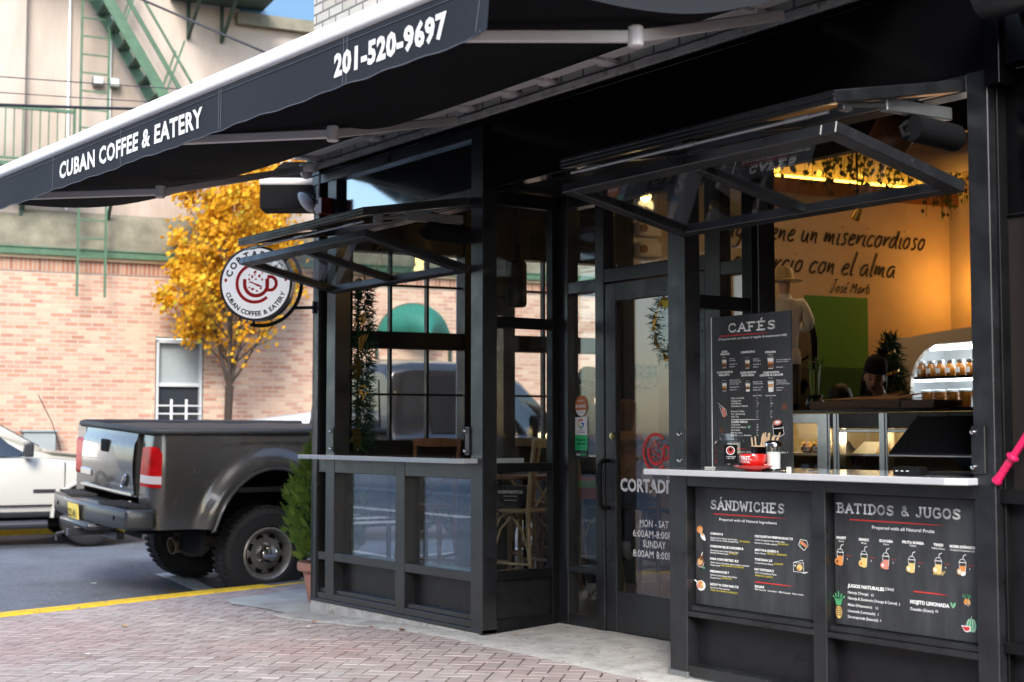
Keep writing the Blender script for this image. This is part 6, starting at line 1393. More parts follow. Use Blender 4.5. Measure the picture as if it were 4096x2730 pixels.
# stickers on the door side light
YS = YD + .056
def sticker(name, label, cx, z0, z1, mtl, prints, round_=False):
    o = thing(name, label, 'sticker', (cx, YS, z0)); m = MB(); w_ = .068
    if round_: m.prism([(cx + w_ * math.cos(t), YS, (z0 + z1) / 2 + (z1 - z0) / 2 * math.sin(t)) for t in [2 * math.pi * i / 28 for i in range(28)]], (0, .002, 0))
    else: m.box(cx - w_, cx + w_, YS, YS + .002, z0, z1)
    m.build('backing', mtl, o); m = MB(); prints(m); m.build('print', [K['letter'], K['black'], K['redp'], K['d_grn'], K['yellowp'], mat('blue print', (.03, .12, .6), .6), mat('bright green', (.02, .5, .15), .6), K['d_or']], o)
cx = -7.908; e1, e3 = (1, 0, 0), (0, 0, 1); yy = YS - .001
def pr1(m):
    m.mi = 0; m.text('DELIVERY BY', (cx, yy, 1.618), e1, e3, .012, .075, .02, 'CENTER'); m.text('GRUBHUB', (cx + .008, yy, 1.577), e1, e3, .020, .085, .05, 'CENTER'); m.poly([(cx - .058, yy, 1.572), (cx - .042, yy, 1.572), (cx - .042, yy, 1.592), (cx - .05, yy, 1.602), (cx - .058, yy, 1.592)])
    m.poly([(cx + .062 * math.cos(t), yy, 1.583 + .068 * math.sin(t)) for t in [math.pi * (1.12 + .76 * i / 16) for i in range(17)]]); m.mi = 7; m.text('order on the app', (cx, yy - .001, 1.54), e1, e3, .008, .06, .01, 'CENTER')
def pr2(m):
    c = (cx, yy, 1.462)
    for mi, a0, a1 in ((2, 45, 150), (4, 150, 205), (3, 205, 300), (5, 300, 360)): m.mi = mi; m.disc(c, .034, e1, e3, 12, a0, a1, .022)
    m.mi = 5; m.poly([(cx, yy, 1.456), (cx + .034, yy, 1.456), (cx + .034, yy, 1.467), (cx, yy, 1.467)]); m.mi = 1; m.text('follow us', (cx, yy, 1.414), e1, e3, .010, .05, .0, 'CENTER'); m.text('on Google', (cx, yy, 1.397), e1, e3, .012, .085, .01, 'CENTER')
def pr3(m): m.mi = 1; m.text('Pickup or', (cx, yy, 1.340), e1, e3, .018, .1, .02, 'CENTER'); m.text('delivery?', (cx, yy, 1.312), e1, e3, .018, .095, .02, 'CENTER'); m.text('order online', (cx, yy, 1.288), e1, e3, .008, .07, .0, 'CENTER')
def pr4(m): m.mi = 0; m.text('Uber', (cx - .055, yy, 1.237), e1, e3, .017, .05, .02); m.mi = 6; m.text('Eats', (cx + .005, yy, 1.237), e1, e3, .017, .05, .02)
sticker('window_sticker', 'round orange delivery sticker at the top of the door side light', cx, 1.514, 1.661, mat('orange sticker', (.60, .16, .03), .5), pr1, True)
sticker('window_sticker', 'white sticker with a coloured G below the round orange one', cx, 1.382, 1.508, mat('white sticker', (.8, .8, .8), .5), pr2)
sticker('window_sticker', 'bright green sticker with black words on the door side light', cx, 1.274, 1.379, mat('green sticker', (.02, .48, .16), .5), pr3)
sticker('window_sticker', 'dark sticker with white and green words under the green sticker', cx, 1.222, 1.272, mat('dark sticker', (.01, .03, .03), .5), pr4)
# ================================================================== PLANTS
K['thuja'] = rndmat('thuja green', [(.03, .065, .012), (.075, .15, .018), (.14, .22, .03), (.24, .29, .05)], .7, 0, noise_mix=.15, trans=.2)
K['pine'] = rndmat('pine needle green', [(.008, .03, .014), (.02, .06, .03), (.04, .085, .04)], .7, 0, noise_mix=.1)
K['gold'] = mat('gold foil', (.62, .38, .08), .35, .8, var=.2, vs=20)
rp = random.Random(21)
po = thing('potted_conifer', 'feathery green conifer in a terracotta pot beside the cafe corner', 'potted plant', (-11.06, 6.0, -.066))
pc = Vector((-11.06, 6.0, -.066))
m = MB(); m.lathe([(.15, 0), (.155, .01), (.185, .17), (.187, .185), (.19, .19), (.188, .2), (.205, .27), (.24, .272), (.25, .285), (.25, .335), (.24, .345), (.225, .345), (.21, .30), (.001, .30)], pc, 36); m.build('pot', K['terra'], po, smooth=35)
m = MB(); m.tube([pc + Vector((0, 0, .28)), pc + Vector((0, 0, 1.2))], [.02, .008], 6); m.build('stem', K['bark'], po)
m = MB()
for i in range(1500):
    t = rp.random() ** .8; z = .36 + 1.12 * t; rmax = .355 * (math.sin(math.pi * min(1, .22 + t * .80)) ** .8) + .01
    a = rp.uniform(0, 6.283); rr = rmax * math.sqrt(rp.uniform(.25, 1)) * rp.uniform(.85, 1.05)
    p = pc + Vector((rr * math.cos(a), rr * math.sin(a), z)); d = Vector((math.cos(a) * .7, math.sin(a) * .7, rp.uniform(.5, 1.2))).normalized(); sd_ = d.cross(Vector((rp.gauss(0, 1), rp.gauss(0, 1), rp.gauss(0, .5)))).normalized()
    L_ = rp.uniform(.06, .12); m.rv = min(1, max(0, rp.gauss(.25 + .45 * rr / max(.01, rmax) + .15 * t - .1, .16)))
    for k in range(5):
        q0 = p + d * L_ * k / 5; s = (1 - k / 5.5) * L_ * .42
        for sg in (-1, 1): m.add([q0, q0 + (d * .7 + sd_ * sg) * s * .6 + d * .002, q0 + (d * .9 + sd_ * sg * .95) * s, q0 + d * L_ * .16], [(0, 1, 2, 3)])
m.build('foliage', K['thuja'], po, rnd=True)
def needles(m, path, rad, n, L0, rg, flat=None):
    for i in range(n):
        u = rg.random() * (len(path) - 1.001); k = int(u); p = Vector(path[k]).lerp(Vector(path[k + 1]), u - k); a = rg.uniform(0, 6.283)
        t = (Vector(path[k + 1]) - Vector(path[k])).normalized(); x = t.orthogonal().normalized(); y = t.cross(x); o = (x * math.cos(a) + y * math.sin(a))
        p = p + o * rad * rg.uniform(.1, .9); d = (o + Vector((rg.gauss(0, .5), rg.gauss(0, .5), rg.gauss(0, .5)))).normalized(); L_ = L0 * rg.uniform(.6, 1.3); s = d.orthogonal().normalized() * L_ * .09
        m.rv = min(1, max(0, rg.gauss(.5, .25))); m.add([p - s, p + s, p + d * L_ + s * .3, p + d * L_ - s * .3], [(0, 1, 2, 3)])
ga = thing('garland', 'pine garland with gold leaves hanging down the jamb above the window ledge', 'garland', (-10.28, 5.9, 1.25))
m = MB(); gp = [(-10.29 + .015 * math.sin(k * 1.3), 5.92, 1.26 + .064 * k) for k in range(23)]; needles(m, gp, .085, 2600, .06, rp); m.build('greenery', K['pine'], ga, rnd=True)
m = MB()
for z in (2.32, 1.92, 1.72, 1.36):
    c = Vector((-10.24, 5.85, z))
    m = MB()
    if z in (1.92, 1.36):
        for i in range(6):
            a = i * 1.05 + z; d = Vector((math.cos(a), -.35, math.sin(a))); s = Vector((-math.sin(a), 0, math.cos(a))); m.add([c, c + d * .06 + s * .032, c + d * .115, c + d * .06 - s * .032], [(0, 1, 2, 3)])
    else:
        for i in range(26): m.ball(c + Vector((rp.gauss(.06, .04), rp.gauss(-.01, .02), rp.gauss(0, .035))), .009, 4)
    m.build('gold_leaf' if z in (1.92, 1.36) else 'gold_berries', K['gold'], ga, smooth=50)
m = MB()
for k in range(14): c = Vector((-10.26, 5.86, 2.05)); m.tube([c, c + Vector((.05 + .011 * k, -.03, .13 + .006 * (k % 5)))], .0022, 4)
m.build('gold_spray', K['gold'], ga)
m = MB(); m.box(-10.375, -10.345, 5.90, 5.905, 1.25, 2.62); sp = m.build('mesh_strip', K['white'], ga); m = MB()
for k in range(48):
    for c in range(2): m.lathe([(.001, 0), (.0105, 0), (.001, .001)], (-10.368 + c * .0155, 5.898, 1.265 + k * .028 + c * .014), 6, (0, -1, 0))
m.build('mesh_hole', K['black'], sp)
wr = thing('door_wreath', 'round pine wreath with gold trim hanging on the cafe door', 'wreath', (-6.85, 6.24, 2.1))
m = MB(); wp = [(-6.86 + .23 * math.cos(2 * math.pi * k / 28), 6.36, 2.10 + .23 * math.sin(2 * math.pi * k / 28)) for k in range(29)]; needles(m, wp, .075, 2600, .055, rp); m.build('greenery', K['pine'], wr, rnd=True)
m = MB()
for k in range(70): a = rp.uniform(0, 6.28); m.ball((-6.86 + .23 * math.cos(a) + rp.gauss(0, .02), 6.31 + rp.gauss(0, .012), 2.10 + .23 * math.sin(a) + rp.gauss(0, .02)), .010, 4)
m.tube([(-6.86 + .235 * math.cos(2 * math.pi * k / 30), 6.30 + .012 * math.sin(k * 2.1), 2.10 + .235 * math.sin(2 * math.pi * k / 30) + .02 * math.sin(k * 2.1)) for k in range(30)], .014, 5, closed=True)
m.build('gold_trim', K['gold'], wr)
m = MB(); m.box(-7.0, -6.92, 6.285, 6.288, 2.22, 2.275); m.build('tag', K['yellowp'], wr)
# ================================================================== FURNITURE INSIDE
def make_stool(label, loc, rot, wood):
    o = thing('bar_stool', label, 'bar stool', loc, (0, 0, rot), 'wooden bar stools with crossed backs'); M = XF[o.name]; SH = .76
    m = MB(M); m.lathe([(.001, SH - .02), (.17, SH - .02), (.195, SH - .012), (.2, SH), (.19, SH + .012), (.001, SH + .016)], (0, 0, 0), 28, sx=1, sy=.98); m.build('seat', wood, o, smooth=40)
    for sx in (-1, 1):
        m = MB(M); m.tube([(sx * .21, -.20, 0), (sx * .165, -.15, SH - .01)], [.017, .02], 8); m.build('leg', wood, o, smooth=60)
        m = MB(M); m.tube([(sx * .215, .25, 0), (sx * .185, .18, .45), (sx * .18, .165, SH), (sx * .19, .20, 1.05), (sx * .20, .245, 1.31)], [.018, .019, .02, .018, .016], 8); m.build('rear_leg', wood, o, smooth=60)
        m = MB(M); m.tube([(sx * .19, .205, 1.08), (sx * .1, .19, .98), (-sx * .09, .17, SH + .03)], .012, 6); m.build('back_cross', wood, o, smooth=60)
    m = MB(M); n = 10; vs = []
    for i in range(n + 1):
        u = -1 + 2 * i / n; x = .215 * u; y = .235 + .035 * (1 - u * u); h = .055 + .02 * (1 - u * u)
        for yy, zz in ((-.011, 1.28 - h / 2), (.011, 1.28 - h / 2), (.011, 1.28 + h / 2), (-.011, 1.28 + h / 2)): vs.append((x, y + yy, zz))
    m.add(vs, [(i * 4 + k, i * 4 + (k + 1) % 4, i * 4 + 4 + (k + 1) % 4, i * 4 + 4 + k) for i in range(n) for k in range(4)] + [(0, 1, 2, 3), (n * 4, n * 4 + 1, n * 4 + 2, n * 4 + 3)]); m.build('top_rail', wood, o, smooth=50)
    m = MB(M)
    for z in (.30, .36): pass
    m.tube([(-.2, -.18, .28), (.2, -.18, .28)], .014, 7); m.tube([(-.205, -.18, .36), (-.205, .21, .36)], .012, 7); m.tube([(.205, -.18, .36), (.205, .21, .36)], .012, 7); m.tube([(-.2, .22, .30), (.2, .22, .30)], .012, 7); m.build('footrest', wood, o, smooth=60)
    m = MB(M); m.tube([(-.19, -.17, .45), (-.165, -.165, .60), (-.1, -.16, .70), (0, -.16, .725), (.1, -.16, .70), (.165, -.165, .60), (.19, -.17, .45)], .010, 6)
    for s in (-1, 1): m.tube([(s * .19, -.15, .45), (s * .172, -.10, .62), (s * .165, 0, .715), (s * .172, .1, .62), (s * .185, .17, .45)], .010, 6)
    m.build('arched_brace', wood, o, smooth=60); return o
ZF = .036
s1 = make_stool('honey brown bar stool whose back shows above the white window ledge', (-9.98, 6.34, ZF), .62, K['wood'])
K['wood_g'] = mat('weathered oak', (.40, .30, .17), .6, var=.3, vs=6, stretch=(8, 8, 1))
s2 = make_stool('pale weathered bar stool under the black box inside the doorway window', (-9.0, 6.62, ZF), -1.25, K['wood_g'])
s3 = dup(s1, (-9.72, 7.5, ZF), -.5, 'brown bar stool behind the pale one, its top rail seen over the white ledge')
s4 = dup(s2, (-9.25, 7.5, ZF), 2.9, 'pale bar stool seen through the glass below the ledge nearest the corner post')
s5 = dup(s1, (-8.55, 7.75, ZF), -1.9, 'brown bar stool seen through the narrow glass beside the cafe door')
s6 = dup(s2, (-10.0, 7.15, ZF), .3, 'pale bar stool farthest inside, close to the side street window')
o = thing('bar_table', 'high wooden bar table with a slim black post inside the left bay', 'table', (-9.45, 6.98, ZF))
m = MB(); m.lathe([(.001, 1.02), (.30, 1.02), (.31, 1.03), (.31, 1.05), (.001, 1.055)], (-9.45, 6.98, 0), 30); m.build('table_top', K['wood'], o, smooth=40)
m = MB(); m.tube([(-9.45, 6.98, .06), (-9.45, 6.98, 1.02)], .03, 10); m.lathe([(.001, .036), (.22, .036), (.2, .055), (.04, .07), (.001, .07)], (-9.45, 6.98, 0), 24); m.build('pedestal', K['black'], o, smooth=40)
o = thing('menu_holder', 'black box lettered CORTADITOS on the seat of the pale stool', 'box', (-9.14, 6.55, .81))
m = MB(); BX = frameM((-9.08, 6.56, .815), (.78, .62, 0), (-.62, .78, 0)); m.T = BX; m.box(-.13, .13, -.04, .04, 0, .17); m.build('box_body', K['kick'], o, bevel=.004)
m = MB(BX); m.text('CORTADITOS', (0, -.042, .11), (1, 0, 0), (0, 0, 1), .022, .2, .03, 'CENTER'); m.text('cuban coffee & eatery', (0, -.042, .085), (1, 0, 0), (0, 0, 1), .009, .12, 0, 'CENTER'); m.box(-.05, .05, -.042, -.041, .055, .058); m.build('lettering', K['chalk'], o)
o = thing('hanging_speaker', 'black loudspeaker hanging on a bracket inside the doorway window', 'speaker', (-9.05, 6.62, 2.45)); BX = frameM((-9.07, 6.60, 2.60), (.75, .66, 0), (-.66, .75, 0))
m = MB(BX); m.box(-.07, .07, -.09, .09, -.21, .16); m.build('cabinet', K['black'], o, bevel=.03, seg=3, smooth=40); m = MB(BX); m.box(-.02, .02, .05, .2, .1, .3); m.tube([(-.02, .1, .3), (-.02, .1, 1.6)], .018, 8); m.build('bracket', K['black'], o)
# case
cs0 = thing('display_case', 'steel framed glass pastry case with a black top behind the counter', 'display case', (-7.3, 8.6, ZF))
K['dkpanel'] = mat('dark case panel', (.045, .028, .018), .3, rvar=.1)
m = MB(); m.box(-8.95, -5.4, 8.26, 9.0, 1.548, 1.575); m.build('top', K['gloss'], cs0, bevel=.004)
m = MB()
for x0, x1 in ((-7.475, -7.345), (-7.315, -7.255), (-6.88, -6.80), (-6.06, -5.98), (-5.5, -5.42)): m.box(x0, x1, 8.28, 8.36, ZF, 1.545); m.box(x0 + .02, x1 - .02, 8.272, 8.28, ZF, 1.545)
m.box(-8.95, -7.475, 8.285, 8.34, 1.47, 1.545); m.box(-8.95, -5.4, 8.29, 8.34, .95, 1.0); m.box(-7.255, -5.42, 8.288, 8.34, 1.40, 1.425); m.box(-8.95, -8.9, 8.28, 8.98, ZF, 1.545)
m.build('frame', K['steel'], cs0, bevel=.004)
m = MB(); m.box(-7.345, -5.42, 8.29, 8.33, 1.43, 1.545); m.box(-8.95, -5.4, 8.30, 8.98, ZF, .95); m.build('dark_panel', K['dkpanel'], cs0)
m = MB(); m.box(-8.9, -7.475, 8.30, 8.306, 1.0, 1.47); m.box(-7.255, -6.88, 8.30, 8.306, 1.0, 1.40); m.box(-6.80, -6.06, 8.30, 8.306, 1.0, 1.40); m.build('glass_front', K['glass'], cs0)
K['caseback'] = mat('case interior', (.17, .135, .07), .5, var=.15, vs=4)
m = MB(); m.box(-8.9, -5.45, 8.90, 8.98, .95, 1.545); m.box(-8.9, -5.45, 8.36, 8.9, 1.0, 1.01); m.build('interior', K['caseback'], cs0)
m = MB(); m.box(-8.9, -5.45, 8.40, 8.86, 1.225, 1.24); m.build('shelf', K['steel'], cs0)
m = MB(); m.box(-8.8, -7.5, 8.36, 8.39, 1.50, 1.52); m.box(-7.2, -5.5, 8.345, 8.375, 1.47, 1.49); m.build('light_tube', emis('warm case light', (1, .74, .36), 6), cs0)
K['tart'] = mat('glazed fruit', (.62, .36, .05), .35, var=.5, vs=40, spots=(60, .56, (.25, .03, .02))); K['flan'] = mat('caramel custard', (.62, .30, .05), .3, var=.2, vs=12); K['pastry'] = mat('baked pastry', (.55, .27, .08), .6, var=.35, vs=22)
K['berry'] = mat('dark berry', (.02, .012, .03), .3); K['paper'] = mat('white card', (.74, .72, .68), .8)
pt = None
for i, x in enumerate((-7.72, -7.615, -7.515)):
    lab = ['fruit tart leftmost in the pastry case beside the tall menu', 'middle fruit tart in the left part of the pastry case', 'fruit tart next to the thick steel post of the pastry case'][i]
    o = thing('fruit_tart', lab, 'pastry', (x, 8.46, 1.241), group='fruit tarts in the pastry case'); m = MB(); m.lathe([(.034, 0), (.050, .03), (.044, .029), (.001, .025)], (x, 8.44, 1.241), 16); m.build('crust', K['pastry'], o, smooth=40)
    m = MB()
    for k in range(7): a = k * .9; m.ball((x + .028 * math.cos(a), 8.44 + .028 * math.sin(a), 1.282 + .014 * (k % 3)), .018, 5)
    m.build('fruit', K['tart'], o, smooth=60); m = MB()
    for k in range(4): a = k * 1.6 + .4; m.ball((x + .036 * math.cos(a), 8.43 + .036 * math.sin(a), 1.278), .012, 5)
    m.build('berries', K['berry'], o, smooth=60)
m = MB(); m.prism([(-7.25, 8.42, 1.242), (-7.03, 8.42, 1.242), (-7.01, 8.5, 1.33), (-7.2, 8.5, 1.33)], (0, .004, 0)); tag(m.build('price_card', K['paper']), 'blank white card leaning on the pastry case shelf', 'card')
for i, (x, w_) in enumerate(((-6.985, .075), (-6.75, .07))):
    m = MB(); m.lathe([(w_, 0), (w_ * .95, .04), (w_ * .8, .058), (.001, .058)], (x, 8.5, 1.241), 20); tag(m.build('custard_flan', K['flan'], None, smooth=40), ['golden custard flan on the shelf beside the white card', 'second golden flan just past the middle post of the case'][i], 'dessert', 'flans in the pastry case')
def crois(x, y, z, s, r, lab):
    m = MB(); P = []; rr = []
    for k in range(15): u = -1 + k / 7; P.append((x + s * u * math.cos(r) - .3 * s * u * u * math.sin(r), y + s * u * math.sin(r), z + .35 * s - .1 * s * u * u)); rr.append(s * (.42 * (1 - abs(u) ** 1.6) + .06) * (1 + .12 * math.sin(k * 2.1)))
    m.tube(P, rr, 10); tag(m.build('croissant', K['pastry'], None, smooth=60), lab, 'pastry', 'croissants in the pastry case')
crois(-6.62, 8.43, 1.245, .085, .3, 'croissant lying lowest left behind the tablet in the case'); crois(-6.47, 8.45, 1.245, .085, -.2, 'croissant lying flat nearest the tablet corner in the case'); crois(-6.55, 8.44, 1.30, .085, .1, 'croissant on top of the small croissant pile in the case')
# paper bags, bamboo, tree
K['kraft'] = mat('brown paper', (.30, .17, .085), .85, var=.15, vs=6); K['kraft_e'] = mat('stacked paper edges', (.26, .19, .15), .9, var=.3, vs=60, stretch=(.2, 1, 6))
o = thing('paper_stack', 'long stack of brown paper bags on top of the pastry case', 'paper bags', (-6.95, 8.4, 1.576)); rb = random.Random(8)
m = MB()
for x0, x1, h in ((-7.56, -7.05, .062), (-7.04, -6.70, .066), (-6.69, -6.40, .058)):
    for k in range(6): z = 1.576 + h * k / 6; j = rb.uniform(-.008, .008); m.box(x0 + j, x1 + j, 8.30 + rb.uniform(-.004, .004), 8.62, z, z + h / 6 - .001)
m.build('stack_edges', K['kraft_e'], o); m = MB()
for x0, x1, t in ((-7.5, -7.2, .035), (-7.18, -6.9, .05), (-6.98, -6.72, .05), (-6.70, -6.42, .02)): m.prism([(x0, 8.31, 1.644), (x1, 8.31, 1.642), (x1 + .05, 8.58, 1.642 + t), (x0 + .08, 8.58, 1.64 + t * .6)], (0, 0, .003))
m.build('loose_bags', K['kraft'], o)
K['grnpot'] = mat('dark green glaze', (.010, .045, .022), .1, coat=.6); K['bamboo'] = mat('bamboo stalk', (.22, .34, .04), .4, var=.2, vs=8)
o = thing('lucky_bamboo', 'lucky bamboo in a dark green pot on the pastry case', 'plant', (-7.69, 8.5, 1.576)); bc = Vector((-7.69, 8.5, 1.576))
m = MB(); m.lathe([(.05, 0), (.068, .02), (.075, .055), (.066, .085), (.055, .095), (.066, .115), (.062, .118), (.05, .1), (.001, .09)], bc, 24); m.build('pot', K['grnpot'], o, smooth=50)
m = MB(); ml = MB()
for i in range(7):
    a = i * .9; p = bc + Vector((.018 * math.cos(a), .018 * math.sin(a), .09)); h = .22 + .05 * (i % 3); q_ = p + Vector((.02 * math.cos(a), .02 * math.sin(a), h)); m.tube([p.lerp(q_, t / 8) for t in range(9)], [.0105 if t % 2 else .012 for t in range(9)], 7)
    for k in range(5):
        b_ = rp.uniform(0, 6.28); st_ = q_ - Vector((0, 0, .05 * rp.random())); d = Vector((math.cos(b_), math.sin(b_), rp.uniform(.1, .9))).normalized(); e_ = d.cross(Vector((0, 0, 1))).normalized() * .010; L_ = rp.uniform(.08, .15); ml.rv = rp.random()
        ml.add([st_, st_ + d * L_ * .4 + e_, st_ + d * L_ - Vector((0, 0, .03)), st_ + d * L_ * .4 - e_], [(0, 1, 2, 3)])
m.build('stalk', K['bamboo'], o, smooth=60); ml.build('leaves', rndmat('bamboo leaf', [(.05, .13, .02), (.10, .2, .03)], .5, 0), o, rnd=True)
o = thing('tabletop_tree', 'dark tabletop fir tree with gold ribbon behind the woman', 'christmas tree', (-7.97, 9.75, 1.0))
m = MB(); m.tube([(-7.97, 9.75, 1.0), (-7.97, 9.75, 2.2)], .02, 6); m.build('stem', K['bark'], o)
m = MB()
for k in range(12): z = 1.35 + k * .075; needles(m, [(-7.97 + (.17 - .012 * k) * math.cos(t), 9.75 + (.17 - .012 * k) * math.sin(t), z) for t in [i * .6 for i in range(12)]], .05, 190, .07, rp)
m.build('needles', K['pine'], o, rnd=True); m = MB(); m.tube([(-7.97 + (.19 - .0035 * t) * math.cos(t * .7), 9.72 + (.19 - .0035 * t) * math.sin(t * .7), 1.4 + t * .019) for t in range(42)], .014, 4); m.build('gold_ribbon', K['gold'], o)
bcn = MB(); bcn.box(-9.2, -7.3, 9.6, 10.1, ZF, 1.0); tag(bcn.build('wooden_counter', K['wood_dk'], None, bevel=.005), 'low wooden back counter against the green painted wall', 'counter')
# fridge
fr = thing('display_fridge', 'white open fridge with lit shelves and a rounded glass side', 'fridge', (-7.9, 10.7, ZF)); FY = 10.4
K['fridgew'] = mat('fridge enamel', (.62, .55, .46), .45); K['fin'] = mat('fridge lining', (.72, .76, .78), .4)
m = MB(); AR = [(-8.27, 1.15), (-8.28, 1.7), (-8.26, 1.92), (-8.20, 2.04), (-8.11, 2.13), (-8.0, 2.175), (-7.3, 2.185)]
OUT = [(-8.56, 1.15), (-8.56, 2.0), (-8.56, 2.205), (-8.4, 2.24), (-8.2, 2.265), (-8.0, 2.285), (-7.3, 2.33)]
vs = [(x, y, z) for P in (AR, OUT) for y in (FY, FY + .04) for x, z in P]; n = len(AR)
m.add(vs, [(i, i + 1, 2 * n + i + 1, 2 * n + i) for i in range(n - 1)] + [(i, i + 1, n + i + 1, n + i) for i in range(n - 1)])
m.box(-8.56, -7.3, FY, FY + .04, ZF, 1.15); m.box(-8.56, -8.50, FY + .04, FY + .8, ZF, 2.2); m.box(-8.5, -7.3, FY + .04, FY + .8, 2.19, 2.26); m.build('cabinet', K['fridgew'], fr)
m = MB(); m.box(-8.5, -7.3, FY + .74, FY + .8, ZF, 2.19); m.box(-8.5, -8.46, FY + .05, FY + .74, ZF, 2.19); m.box(-8.46, -7.3, FY + .05, FY + .74, 1.15, 1.2); m.build('lining', K['fin'], fr)
m = MB(); m.box(-8.46, -7.3, FY + .08, FY + .7, 1.875, 1.90); m.box(-8.46, -7.3, FY + .08, FY + .7, 1.59, 1.61); m.build('shelf', K['frame_dk'], fr)
m = MB(); m.box(-8.1, -7.3, FY + .06, FY + .10, 2.13, 2.165); m.box(-8.4, -7.3, FY + .12, FY + .15, 1.855, 1.873); m.build('light_tube', emis('cool fridge light', (.86, .95, 1), 4), fr)
K['honey'] = mat('amber juice', (.45, .16, .02), .2, coat=.4); K['veg'] = mat('cut fruit cup', (.42, .36, .04), .3, var=.6, vs=40, c2=(.5, .12, .02))
for i in range(7):
    x = -8.30 + .105 * i; o = thing('juice_jar', 'jar of amber drink, ' + ['nearest the curved fridge side', 'second from the curved fridge side', 'third from the curved fridge side', 'in the middle of the upper fridge shelf', 'fifth from the curved fridge side', 'sixth from the curved fridge side', 'closest to the black window post'][i], 'jar', (x, FY + .2, 1.90), group='jars on the upper fridge shelf')
    m = MB(); m.lathe([(.036, 0), (.042, .01), (.042, .09), (.03, .11), (.03, .12), (.001, .12)], (x, FY + .2, 1.90), 16); m.build('body', K['honey'], o, smooth=40)
    m = MB(); m.lathe([(.034, .12), (.034, .145), (.001, .147)], (x, FY + .2, 1.90), 16); m.build('lid', K['steel'], o); m = MB(); m.box(x - .022, x + .022, FY + .152, FY + .157, 1.93, 1.975); m.build('label', K['paper'], o)
for i in range(5):
    x = -8.24 + .135 * i; o = thing('fruit_cup', 'tub of cut fruit on the lower fridge shelf, ' + ['nearest the curved side', 'second from the curved side', 'in the middle of the row', 'fourth from the curved side', 'closest to the black window post'][i], 'tub', (x, FY + .2, 1.61), group='tubs on the lower fridge shelf')
    m = MB(); m.lathe([(.045, 0), (.058, .15), (.001, .15)], (x, FY + .2, 1.61), 16); m.build('fruit', K['veg'], o, smooth=40); m = MB(); m.lathe([(.06, .15), (.062, .165), (.04, .175), (.001, .176)], (x, FY + .2, 1.61), 16); m.build('lid', K['fin'], o, smooth=40)
# mannequin on the case, painted panel behind it
def skin(name, joints, edges, mats, parent, pick=None, sub=2):
    me = bpy.data.meshes.new(name); ks = list(joints); me.from_pydata([joints[k][0] for k in ks], [(ks.index(a), ks.index(b_)) for a, b_ in edges], [])
    ob = bpy.data.objects.new(name, me); COL.objects.link(ob); md = ob.modifiers.new('skin', 'SKIN'); md.use_smooth_shade = True; md.branch_smoothing = .3
    for i, k in enumerate(ks):
        r_ = joints[k][1]; me.skin_vertices[0].data[i].radius = r_ if isinstance(r_, tuple) else (r_, r_)
    me.skin_vertices[0].data[0].use_root = True
    s = ob.modifiers.new('sub', 'SUBSURF'); s.levels = sub; s.render_levels = sub
    dg = bpy.context.evaluated_depsgraph_get(); nm = bpy.data.meshes.new_from_object(ob.evaluated_get(dg)); bpy.data.objects.remove(ob); bpy.data.meshes.remove(me)
    nm.name = name; nm.materials.clear()
    for x in mats: nm.materials.append(x)
    for p in nm.polygons:
        p.use_smooth = True
        p.material_index = pick(p.center) if pick else 0
    nm.transform(XF[parent.name].inverted()); o2 = bpy.data.objects.new(name, nm); COL.objects.link(o2); o2.parent = parent; XF[o2.name] = XF[parent.name]; return o2
